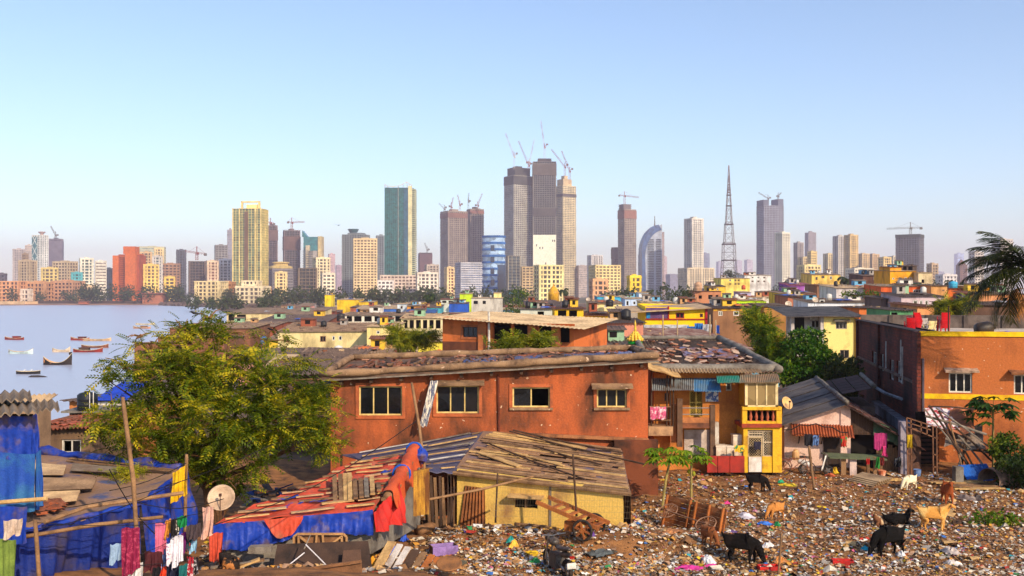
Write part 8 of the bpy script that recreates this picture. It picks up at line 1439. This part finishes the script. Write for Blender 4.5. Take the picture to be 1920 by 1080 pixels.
for i, (px, py, d, lab) in enumerate([(1103, 562, 230, 'small dish on the brown roofs left of the cream house'), (1478, 571, 150, 'small cream dish on the roof behind the cream balcony house'), (1528, 563, 160, 'small tan dish on the white long house'), (1433, 562, 215, 'small grey dish at the end of the lime green wall')]): dish(lab, px, py, d, .5, 10 * i - 15, 30, (206, 190, 170))
t, L = TH('work_table', 'rough green-topped table on plank legs before the hut', 'table', gz(1600, 890)); b0 = gz(1600, 890); mb = MB(); a = P(1556, 858, 43.6) - b0; b = P(1664, 862, 43.6) - b0; mb.patch(a, b, b + Vector((-.05, .8, .1)), a + Vector((-.15, .8, .1)), 4, 2, None, .04); mb.build('top', S((96, 104, 76), (70, 70, 54), 2, .85, .2), t)
for px, w_ in ((1582, .22), (1600, .3), (1628, .14), (1642, .2)): q = P(px, 880, 43.8) - b0; mb = MB(); mb.bb(q.x - w_ / 2, q.x + w_ / 2, q.y, q.y + .05, -.1, a.z - .02); mb.build('leg', rnd.choice([WOOD_L, WOOD, S((206, 180, 170))]), t)
def cloth(label, x0, y0, x1, y1, d, c, seed=0, folds=2.0, amp=.04, slope=0.0, c2=None, cat='cloth', name='garment', sc=6, lo=.5, hi=.55, pull=0, lean=0, streak=0):
    mb = MB(); a, b = P(x0, y0, d), P(x1, y0 + slope, d + rnd.uniform(-.1, .1)); h = (y1 - y0) * d / F; curtain(mb, a, b, (lambda u: h * (1 - pull * u)), folds, amp, 18, 8, seed=seed); mb.v = [(x + lean * (a.z - z) / h, y, z) for x, y, z in mb.v]; at0(mb, name, S(c, c2, sc, .85, .2, streak, lo=lo, hi=hi) if c2 else S(c, None, 3, .85, .2), label, cat, smooth=True)
cloth('magenta towel hanging on the green sheets of the hut', 1639, 812, 1663, 843, 43.9, (176, 50, 110), 1, name='towel', cat='towel'); cloth('magenta cloth end below the towel at the hut', 1655, 836, 1662, 855, 43.8, (206, 60, 120), 2); cloth('blue jeans hanging under the hut awning', 1523, 816, 1536, 835, 44.3, (90, 120, 170), 3, c2=(40, 50, 80)); cloth('dark shirts hanging under the hut awning', 1508, 814, 1524, 836, 44.3, (34, 32, 40), 4); cloth('red and green clothes by the hut door', 1577, 817, 1588, 838, 44.4, (196, 50, 40), 5, c2=(60, 120, 60)); cloth('yellow cloth on the pipe gate', 1701, 815, 1711, 840, 42.9, (206, 170, 30), 6); cloth('black striped cloth on the shed beside the gate', 1676, 858, 1690, 876, 43.6, (34, 32, 34), 7, c2=(90, 90, 92)); cloth('red cloth under the work table', 1624, 860, 1631, 871, 43.4, (206, 40, 40), 8); cloth('dark red cloth beside the table', 1648, 858, 1658, 873, 43.5, (120, 36, 34), 9); cloth('green cloth on the table end', 1643, 857, 1649, 878, 43.3, (40, 130, 50), 10); cloth('pink flowered cloth on the stair rail of the orange house', 1219, 763, 1249, 786, 43.3, (206, 90, 130), 11, 3, c2=(236, 200, 206)); cloth('dark cloth hanging on the grille door', 1414, 828, 1427, 843, 42.8, (50, 46, 66), 12); cloth('yellow cloth over the boxes by the bay', 1377, 835, 1396, 848, 42.5, (236, 180, 40), 13, c2=(60, 130, 80)); cloth('striped cloth hung from the second window of the red building', 807, 714, 822, 800, 39.3, (226, 214, 196), 14, 3, .05, c2=(90, 96, 120), sc=16, lo=.48, hi=.52, lean=-.45, streak=.03)
for i, (x0, y0, x1, y1, d) in enumerate([(1343, 836, 1362, 855, 43.2), (1363, 837, 1376, 855, 43.2), (1375, 816, 1393, 836, 43.3), (1377, 845, 1393, 855, 43.1)]):
    a, b = P(x0, y1, d), P(x1, y0, d); mb = MB(); mb.bb(a.x, b.x, d, d + .45, a.z, b.z); mb.bb(a.x - .02, b.x + .02, d - .02, d + .47, b.z - .05, b.z + .015); at0(mb, 'crate', S((222, 206, 184), (170, 140, 110), 2, .7, .1), ('white box on the red fence panels, leftmost', 'narrow white box second on the red fence panels', 'yellowish box on top beside the yellow bay', 'low white box under the yellow cloth')[i], 'box')
mb = MB(); q = P(1492, 862, 44); mb.lathe([(.14, 0), (.16, .1), (.16, .34), (.1, .4), (.1, .46)], 12); o = mb.build('drum', S((206, 160, 110), (120, 90, 60), 3)); o.location = (q.x, q.y, q.z); tag(o, 'tan water drum beside the hut wall', 'drum')
mb = MB(); q = gz(1654, 892); mb.lathe([(.12, 0), (.17, .22), (.18, .24), (.15, .22)], 14); o = mb.build('bucket', S((206, 110, 70), (236, 200, 170), 5)); o.location = q; tag(o, 'orange bucket below the work table', 'bucket'); mb = MB(); q = gz(1720, 893); mb.lathe([(.13, 0), (.16, .28), (.17, .3), (.14, .28)], 14); o = mb.build('bucket', S((110, 140, 190))); o.location = q; tag(o, 'pale blue bucket at the gate pillar', 'bucket')
# gold and green finial behind the red building
t = thing('shrine_finial', 'golden petalled dome on a green ring behind the red building roof', 'dome', P(1191, 645, 52)); mb = MB(); mb.lathe([(.36, 0), (.38, .1), (.3, .16)], 16); mb.build('green_ring', S((40, 170, 60), None, 3, .5, 0), t); k = MB()
for j in range(4):
    for i in range(12 - 2 * j): a = 6.283 * (i + .5 * j) / (12 - 2 * j); r_ = .36 - .085 * j; k.lathe([(.01, 0), (.09, .05), (.08, .14), (.01, .2)], 6, (r_ * math.cos(a), r_ * math.sin(a), .14 + .11 * j))
k.build('petals', S((240, 196, 70), (206, 150, 40), 5, .5, .1), t, True); mb = MB(); mb.lathe([(.1, .5), (.06, .7), (.08, .8), (.04, .95), (.06, 1.02), (.01, 1.25)], 10); mb.build('spire', S((236, 190, 60), None, 5, .4, 0), t, True)
mb = MB(); mb.bb(-.6, .6, 0, 1.2, -6, 0); mb.build('plinth', S((150, 120, 100)), t)
# silver and blue tarpaulins below the yellow house
for i, (x0, x1, y0, y1, d, c, lab) in enumerate([(1207, 1250, 609, 632, 112, (190, 186, 190), 'silver tarpaulin hung left below the yellow house'), (1248, 1292, 609, 628, 111, (206, 206, 210), 'silver tarpaulin hung in the middle below the yellow house'), (1288, 1305, 612, 627, 110, (40, 110, 190), 'blue tarpaulin beside the little tent below the yellow house'), (1302, 1318, 606, 627, 109, (50, 120, 196), 'blue peaked tent flap below the yellow house'), (1314, 1334, 608, 628, 109.5, (186, 184, 188), 'grey peaked tent flap below the yellow house'), (1342, 1349, 610, 625, 108, (40, 90, 190), 'furled blue flag standing right of the tents')]): cloth(lab, x0, y0, x1, y1, d, c, 40 + i, 3, .2, name='tarpaulin', cat='tarpaulin')
H_ = House('rubble_roof', 'wide flat brown tile roof with white edge below the yellow house', 1120, 1410, 655, 84, 26, S((120, 92, 78)), S((128, 84, 68), (176, 150, 130), 1.2, .9, .3, lo=.5, hi=.6), 616, base=-3); H_.waves = 0; H_.done()
for i, px in enumerate((1243, 1270, 1331, 1342)): pole('thin pole standing on the flat tile roof, %s of four' % ('first', 'second', 'third', 'last')[i], [P(px, 652, 86), P(px, 590 + 10 * (i % 2), 86)], .06, S((190, 160, 120)))
# ------------------------------------------------------------------ laundry corner at bottom left
pole('tall bamboo washing pole at the left', [P(262, 1090, 21.2), P(250, 900, 21.6), P(230, 745, 22)], .05); pole('short bamboo pole at the bottom left corner', [P(74, 1090, 20.6), P(66, 975, 20.6)], .045); pole('bamboo pole carrying the yellow flag', [P(347, 1000, 27), P(348, 920, 27), P(350, 852, 27)], .05); pole('long horizontal bamboo over the brown tarpaulin', [P(48, 1006, 22.2), P(180, 984, 22.6), P(306, 969, 23)], .045)
cloth('yellow flag wrapped on the bamboo pole', 323, 888, 351, 944, 26.9, (226, 176, 20), 50, 1.5, .08, -18, name='flag', cat='flag')
for i, a in enumerate([('maroon dotted sari hanging from the tall washing pole', 228, 990, 262, 1088, (128, 22, 60), (170, 60, 90)), ('light blue shirt left of the maroon sari', 206, 1022, 229, 1062, (150, 176, 206), None), ('white towel at the bottom beside the washing pole', 240, 1056, 268, 1090, (226, 222, 220), None), ('pink trousers on the upper line', 291, 980, 312, 1042, (216, 110, 140), None), ('mustard cloth between the pink trousers and black cloth', 310, 977, 321, 1012, (216, 140, 50), None), ('black narrow cloth on the upper line', 320, 976, 328, 1010, (30, 26, 28), None), ('black and white patterned cloth on the upper line', 327, 974, 334, 1006, (40, 36, 36), (220, 210, 200)), ('green cloth at the right end of the upper line', 332, 970, 350, 998, (20, 130, 70), None), ('dark maroon cloth low on the middle line', 270, 1034, 305, 1074, (84, 34, 40), None), ('pale blue cloth on the middle line', 300, 1028, 314, 1068, (130, 160, 220), None), ('white plaid cloth on the middle line', 311, 1020, 323, 1064, (226, 216, 222), (150, 110, 150)), ('long white shirt in the centre of the washing', 320, 1004, 344, 1072, (232, 224, 232), None), ('purple cloth right of the long white shirt', 340, 1000, 352, 1044, (130, 40, 120), None), ('dark teal cloth right of the purple cloth', 347, 998, 358, 1034, (24, 70, 76), (150, 60, 60)), ('pale blue blouse at the right of the washing', 354, 996, 368, 1036, (150, 196, 226), None), ('grey-brown jacket bundle behind the pale blue blouse', 350, 986, 376, 1016, (76, 62, 66), None), ('peach towel hanging right of the washing', 379, 952, 400, 1012, (222, 170, 150), None), ('black cloth on the lowest line', 284, 1066, 300, 1092, (26, 24, 30), None), ('orange-red cloth on the lowest line', 297, 1064, 312, 1092, (226, 70, 40), None), ('navy cloth on the lowest line', 311, 1050, 336, 1092, (30, 34, 60), None), ('teal cloth on the lowest line', 336, 1062, 352, 1092, (30, 110, 110), None), ('crimson cloth on the lowest line', 350, 1044, 362, 1092, (160, 30, 46), (220, 200, 200)), ('black and white shirt at the end of the lowest line', 361, 1046, 372, 1080, (44, 34, 40), (206, 200, 204)), ('beige shirt draped by the blue wrapped shed', 6, 977, 42, 1012, (206, 180, 160), None)]):
    cloth(a[0], a[1], a[2], a[3], a[4], 20.8 + .05 * (i % 5), a[5], 60 + i, 2, .035, rnd.uniform(-6, 2), a[6], sc=14, lo=.53, hi=.57, pull=rnd.uniform(0, .35))
for i, (a, b) in enumerate([((256, 985), (352, 968)), ((262, 1040), (345, 1000)), ((262, 1060), (372, 1044)), ((70, 980), (256, 985)), ((345, 968), (402, 952))]): pole('washing line, %s of five from the top' % ('first', 'second', 'third', 'fourth', 'fifth')[i], [P(*a, 20.85), P((a[0] + b[0]) / 2, (a[1] + b[1]) / 2 + 3, 20.85), P(*b, 20.85)], .008, S((40, 36, 36)), 'washing_line', 'line', 4)
mb = MB(); curtain(mb, P(-30, 1010, 21), P(30, 1012, 21), 1.2, 2, .04, 16, 6); at0(mb, 'green_sheet', S((120, 140, 60), (80, 100, 40)), 'olive green sheet hanging at the bottom left corner', 'cloth'); mb = MB(); curtain(mb, P(-30, 950, 22), P(50, 950, 22), .8, 3, .05, 20, 6); at0(mb, 'blue_sheet', BLUE, 'dark blue tarpaulin apron under the wrapped shed', 'tarpaulin', smooth=True)
# overhead wires
def wire(label, pts, r_=.012): pole(label, pts, r_, S((34, 30, 30)), 'wire', 'wire', 4)
for i, (a, b, s_) in enumerate([((205, 920), (350, 868), 8), ((70, 960), (520, 830), 22), ((0, 1000), (345, 900), 20), ((205, 880), (300, 1010), 14), ((250, 940), (420, 935), 16), ((400, 985), (780, 790), 24)]): wire('black sagging wire over the left roofs, %s of six' % ('first', 'second', 'third', 'fourth', 'fifth', 'sixth')[i], [P(a[0] + (b[0] - a[0]) * u, a[1] + (b[1] - a[1]) * u + s_ * math.sin(3.14 * u), 22 + (6 if i == 5 else 1) * u) for u in np.linspace(0, 1, 7)], .011)
wire('black cable bundle across the white hut gable', [P(1470 + 15 * i, 806 - 12 * math.sin(i * .45) + (4 if i % 2 else 0), 44.2) for i in range(9)], .03)
# ------------------------------------------------------------------ junk before the red-roofed shack
gq = lambda px, py, d: Vector((P(px, py, d).x, d, rnd.uniform(.15, .9)))
heap('scrap_heap', 'dark heap of scrap boards and branches between the tree trunk and red roof', 'scrap heap', [(gq(rnd.uniform(440, 640), 880, rnd.uniform(33.6, 37.5)), gq(rnd.uniform(440, 640), 880, rnd.uniform(33.6, 37.5)), rnd.uniform(.06, .3), .05) for i in range(46)], [WOOD_D, WOOD, WOOD_G, S((40, 60, 120)), S((60, 50, 46)), RUST], 'scrap_board')
q = gz(600, 1075); t = thing('cupboard_frame', 'dark brown broken bed board leaning behind a low wooden box', 'furniture', q); L = lambda p: Vector(p) - q; DBR = S((74, 54, 44), (44, 34, 30), 1.5, .85, .2); MBR = S((142, 98, 64), (96, 66, 46), 2, .85, .3)
c = [P(508, 1086, 25.4), P(700, 1080, 25.4), P(690, 1014, 26), P(520, 1020, 26)]; mb = MB(); mb.patch(*[L(p) for p in c], 4, 4, None, .05); mb.build('board', DBR, t); mb = MB(); c = [P(640, 1062, 25.3), P(678, 1060, 25.3), P(676, 1030, 25.5), P(644, 1032, 25.5)]; mb.patch(*[L(p) for p in c], 2, 2, None, .05); mb.build('end_panel', S((92, 66, 52), (70, 50, 42)), t)
for a, b in (((530, 1074), (678, 1052)), ((530, 1100), (680, 1086))): mb = MB(); mb.bar(L(P(*a, 24.6)), L(P(*b, 24.6)), .06, .07); mb.build('rail', MBR, t)
mb = MB(); mb.patch(L(P(530, 1100, 24.6)), L(P(680, 1090, 24.6)), L(P(678, 1056, 24.65)), L(P(532, 1076, 24.65)), 3, 2, None, .04); mb.build('side_panel', MBR, t)
q = gz(600, 1030); t = thing('bed_frame', 'tan wooden bed end with crossed braces behind the dark board', 'furniture', q); L2 = lambda p: Vector(p) - q
for a, b in (((551, 1028), (551, 1006)), ((551, 1006), (558, 1001)), ((558, 1001), (644, 1001)), ((644, 1001), (650, 1007)), ((650, 1007), (650, 1026)), ((560, 1004), (560, 1026)), ((594, 1003), (592, 1024)), ((605, 1003), (607, 1024)), ((641, 1004), (641, 1024)), ((562, 1006), (585, 1024)), ((640, 1006), (615, 1024))): mb = MB(); mb.bar(L2(P(*a, 26.1)), L2(P(*b, 26.1)), .05, .05); mb.build('spindle', S((190, 142, 92), (140, 100, 64), 3), t)
mb = MB(); mb.patch(L2(P(551, 1030, 26.2)), L2(P(650, 1028, 26.2)), L2(P(650, 1004, 26.2)), L2(P(551, 1004, 26.2)), 2, 2, None, .02); mb.build('panel', MBR, t)
for i, (a, b) in enumerate([((511, 1084), (571, 1036)), ((573, 1021), (612, 1060)), ((570, 1030), (582, 1003))]): pole(('white plastic pipe leaning left before the dark board', 'white plastic pipe leaning right before the dark board', 'short grey rod on the dark board')[i], [P(*a, 25.0), P(*b, 25.2)], .016, S((226, 220, 224)) if i < 2 else WOOD_G, 'pipe', 'pipe')
heap('board_pile', 'pile of old planks and frames left of the dark bed board', 'planks', [(P(395 + 12 * (i % 5), 1064 + 5 * i, 25.2), P(505 - 9 * (i % 4), 1050 + 7 * i - 8 * (i % 3), 25.4), .1 + .05 * (i % 3), .05) for i in range(7)] + [(P(468, 1030, 26), P(510, 1028, 26), .3, .16)], [WOOD_G, WOOD_L, WOOD])
heap('plank_stack', 'stack of leaning planks and window frames at the bottom centre', 'planks', [(P(690 + 17 * i, 1096, 25.2), P(735 + 15 * i, 1016 + 5 * i, 26.4), .17 if i % 3 else .24, .05) for i in range(8)], [WOOD_O, WOOD_L, WOOD, S((206, 196, 186), (150, 130, 116)), S((150, 146, 150)), WOOD_D], 'plank')
q = gz(832, 1040); t = thing('drawer', 'purple-edged wooden drawer lying on the rubbish', 'drawer', q, R(20)); 
for b, m_ in (((-.4, .4, -.22, -.19, .02, .3), S((150, 120, 180), (110, 84, 130), 3)), ((-.4, .4, .19, .22, .02, .3), S((150, 120, 180))), ((-.4, -.37, -.19, .19, .02, .3), WOOD), ((.37, .4, -.19, .19, .02, .3), WOOD), ((-.37, .37, -.19, .19, .0, .03), WOOD_D)): mb = MB(); mb.bb(*b); mb.build('panel', m_, t)
q = gz(842, 1062); t = thing('cabinet_door', 'old grey-green cabinet door lying by the drawer', 'door', q, R(-22)); mb = MB(); mb.bb(-.45, .45, -.25, .25, .08, .12); mb.build('panel', S((90, 84, 70), (60, 56, 50)), t); mb = MB()
for b in ((-.45, .45, -.25, -.18), (-.45, .45, .18, .25), (-.45, -.38, -.18, .18), (.38, .45, -.18, .18)): mb.bb(*b, .12, .15)
mb.build('frame', S((110, 104, 86)), t); q = gz(842, 1085); mb = MB(); mb.lathe([(.3, 0), (.32, .03), (.3, .05)], 24, (0, 0, 0), M=Matrix.Rotation(R(20), 3, 'X')); o = mb.build('table_top', S((150, 100, 58), (104, 70, 44), 3, .8, .3)); o.location = q + Vector((0, 0, .35)); tag(o, 'round tan table top propped at the bottom centre', 'table top')
pole('thick brown rolled mat lying beside the yellow corrugated sheet', [gz(785, 1004) + Vector((0, 0, .16)), gz(830, 990) + Vector((0, 0, .17)), gz(868, 978) + Vector((0, 0, .18))], .16, S((140, 100, 66), (104, 74, 50), 3, .85, .3), 'rolled_mat', 'mat', 10); pole('long wooden beam lying before the yellow shack', [gz(800, 990) + Vector((0, 0, .3)), gz(972, 975) + Vector((0, 0, .32))], .07, WOOD_O, 'beam', 'beam'); pole('dark beam lying left of the handcart', [gz(965, 988) + Vector((0, 0, .1)), gz(1030, 995) + Vector((0, 0, .12))], .05, WOOD, 'beam', 'beam')
rag('big bright blue bag at the foot of the red drape', 731, 1040, .52, (30, 90, 210), 201, .46); rag('black bag left of the bright blue bag', 702, 1035, .5, (36, 32, 34), 202, .4); rag('yellow and purple printed sack among the planks', 700, 1066, .42, (236, 160, 30), 203, .26); rag('blue rag right of the bright blue bag', 757, 1015, .3, (30, 80, 200), 204, .3)
# ------------------------------------------------------------------ the many small huts filling the quarter
TK = {}
# random far shanties: rows of small houses receding to the woodland
LMK = [(330, 'the orange tower'), (435, 'the tall yellow tower'), (560, 'the brown tower frames'), (640, 'the funnel-topped tower'), (780, 'the tall teal tower'), (900, 'the twin brown towers'), (1000, 'the drum-shaped office'), (1090, 'the crane-topped trio'), (1200, 'the lone brown tower'), (1280, 'the curved-top tower'), (1345, 'the white and blue tower'), (1420, 'the lattice mast'), (1500, 'the notched grey-blue tower'), (1640, 'the two-tone tower'), (2000, 'the dark crane tower')]
WC = [('cream', (226, 204, 160)), ('terracotta', (186, 108, 76)), ('white', (222, 218, 212)), ('grey', (160, 150, 146)), ('brick red', (150, 82, 62)), ('yellow', (238, 196, 60)), ('sky blue', (120, 176, 206)), ('tan', (190, 150, 112)), ('orange', (214, 124, 56)), ('pale green', (166, 196, 140)), ('pink', (216, 150, 140))]
RC = [('brown', SHEET), ('brown', SHEET), ('pale', SHEET_L), ('dark', SHEET_D), ('rusty', RUST)]
fill = []
for i in range(6000):
    d = 96 + 700 * rnd.random() ** 1.9; px = rnd.uniform(330, 1960)
    y = d; x = (px - 960) / F * d
    if x < interp(y, COAST) + 12: continue
    if px < 520 and d > 560: continue
    w_, dp = (rnd.uniform(6, 13), rnd.uniform(6, 10)) if d > 190 else (rnd.uniform(3.5, 7), rnd.uniform(4, 7))
    if any(q[0] - 1 < x + w_ and x < q[1] + 1 and q[2] - 2 < y + dp and y < q[3] + 1 for q in FOOT): continue
    if 1370 < px < 1620 and d < 130: continue
    if any(abs(x + w_ / 2 - q[0] - q[2] / 2) < (w_ + q[2]) * .52 and abs(y - q[1]) < (dp + q[3]) * .56 for q in fill): continue
    fill.append((x, y, w_, dp, px))
    if len(fill) >= 290: break
FILL_N = {}
for x, y, w_, dp, px in sorted(fill, key=lambda q: q[4]):
    (cn, wc), (rn, rm) = rnd.choice(WC), rnd.choice(RC); lm = next(n for k, n in LMK if px < k); far = 'far back' if y > 480 else ('midway' if y > 300 else 'nearer' if y > 190 else 'nearest')
    k = (cn, rn, lm, far); FILL_N[k] = FILL_N.get(k, 0) + 1; q = FILL_N[k]
    lab = '%s%s hut, %s roof, %s below %s' % ('' if q == 1 else ('second ', 'third ', 'fourth ', 'fifth ', 'sixth ')[q - 2], cn, rn, far, lm)
    hz = (rnd.uniform(2.6, 4.6) + (2 if rnd.random() < .15 else 0)) if y > 190 else rnd.uniform(2.4, 3.6); z0 = T(x, y) - .4; t = thing('house', lab, 'house', (x, y, z0), R(rnd.choice((0, 0, -12, 10, -20))), GRP)
    mb = MB(); ops = [(w_ * u - .5, hz - 1.9, w_ * u + .5, hz - .8) for u in ((.3, .7) if rnd.random() < .7 else (.5,))]; mb.wall(w_, hz, .3, ops); mb.bb(0, .2, .3, dp, 0, hz + .3); mb.bb(w_ - .2, w_, .3, dp, 0, hz + .3); mb.bb(.2, w_ - .2, dp - .2, dp, 0, hz + .5); mb.build('wall', wallm(wc, sc=.3), t)
    mb = MB(); mb.bb(.3, w_ - .3, 1, 1.1, 0, hz - .1); mb.build('interior_shade', DARKIN, t)
    lf = rnd.uniform(.4, 1.3); mb = MB(); mb.patch((-.5, -.6, hz + .08), (w_ + .5, -.6, hz + .08), (w_ + .5, dp + .4, hz + lf + .1), (-.5, dp + .4, hz + lf + .1), 10, 2, lambda u, v: .05 * math.sin(u * 60), .06); mb.build('roof', rm, t)
for i, (x, y, w_, dp, px) in enumerate(q for q in fill if q[1] < 330):      # tanks standing among the huts
    if i % 4 == 0 and i < 120: q = P(0, 0, 1); c = rnd.choice([('black', (38, 36, 38)), ('blue', (50, 100, 180)), ('white', (216, 212, 206)), ('orange', (206, 120, 50))]); lm = next(n for k, n in LMK if px < k); TK[(c[0], lm)] = TK.get((c[0], lm), 0) + 1; k = TK[(c[0], lm)]; tank('%s%s water tank beside a hut below %s' % ('' if k == 1 else ('second ', 'third ', 'fourth ', 'fifth ', 'sixth ')[k - 2], c[0], lm), 960 + (x - 1.1) / y * F, HY + (CAMZ - T(x, y) - 2.6) * F / y, y, .7, 1.5, c[1])
# rooftop sheds, tarpaulins and tanks crowding the roofs of the quarter
SHC = [('grey', (170, 160, 152)), ('tan', (196, 150, 104)), ('white', (222, 216, 208)), ('rust red', (156, 84, 60)), ('pale green', (150, 186, 150)), ('yellow', (230, 184, 60)), ('sky blue', (110, 170, 206))]; TPC = [('blue', (36, 84, 180)), ('silver', (190, 190, 196)), ('black', (40, 38, 42)), ('orange', (206, 110, 50))]; rk = random.Random(77)
for lab, H_ in HS:
    if H_.w < 4: continue
    sl_ = ' '.join(lab.split()[:9]); sl_ = sl_ if sl_.split()[-1] not in ('a', 'the', 'of', 'with', 'and', 'in', 'under', 'by', 'among', 'right', 'left', 'below', 'one', 'two') else ' '.join(lab.split()[:10 if len(lab.split()) > 9 else 8]); us = [.15 + .7 * (i + rk.uniform(.2, .8)) / 4 for i in range(4)]; rk.shuffle(us); cs = rk.sample(SHC, 2); tc = rk.sample(TPC, 2)
    def at(u, v):
        q = H_.A + H_.ux * (u * H_.w) + H_.uy * (v * H_.D); q.z = H_.base + (H_.hl * (1 - u) + H_.hr * u) * (1 - v) + (H_.bl * (1 - u) + H_.br * u) * v + .1; return q
    for j in range(rk.choice((1, 2, 2))):
        w_, d_, h_ = rk.uniform(1.2, min(3.4, H_.w * .3)), rk.uniform(1.2, 2.2), rk.uniform(.7, 1.5); t = thing('rooftop_shed', '%s shed atop the %s' % (cs[j][0], sl_), 'shed', at(us[j], rk.uniform(.35, .8)), H_.rz, 'sheds on the roofs'); mb = MB(); mb.bb(-w_ / 2, w_ / 2, 0, d_, -.5, h_); mb.build('wall', wallm(cs[j][1], sc=.8), t); mb = MB(); mb.patch((-w_ / 2 - .2, -.3, h_ + .03), (w_ / 2 + .2, -.3, h_ + .03), (w_ / 2 + .2, d_ + .2, h_ + .3), (-w_ / 2 - .2, d_ + .2, h_ + .3), 16, 1, lambda a, b: .03 * math.sin(a * 40), .03); mb.build('roof', rk.choice([SHEET, RUST, SHEET_D]), t); mb = MB(); mb.bb(-w_ * .2, w_ * .15, -.03, -.003, h_ * .3, h_ * .85); mb.build('hatch', DARKIN, t)
    if rk.random() < .7: p = at(us[2], .25); mb = MB(); k = rk.uniform(.8, 1.5); mb.patch((-k, -k * .7, 0), (k, -k * .8, 0), (k * .9, k, .15), (-k, k * .9, .15), 10, 8, lambda a, b: .1 + .12 * math.sin(a * 9 + b * 4) * math.sin(b * 7), .02); o = mb.build('tarpaulin', S(tc[0][1], (120, 100, 90), 1.5, .6, .3)); o.location = p + Vector((0, 0, .05)); tag(o, '%s tarpaulin atop the %s' % (tc[0][0], sl_), 'tarpaulin', 'tarpaulins on the roofs')
    if rk.random() < .5: p = at(us[3], .5); r_ = rk.uniform(.4, .6); mb = MB(); mb.lathe([(r_, -.3), (r_, .3), (r_ * 1.04, .34), (r_, .38), (r_, .9), (r_ * .6, 1.05), (r_ * .3, 1.1), (.01, 1.12)], 14); o = mb.build('water_tank', S((40, 38, 40) if rk.random() < .6 else (206, 200, 190), None, 1, .5, 0), None, True); o.location = p; tag(o, 'round tank atop the %s' % sl_, 'water tank', 'rooftop water tanks')
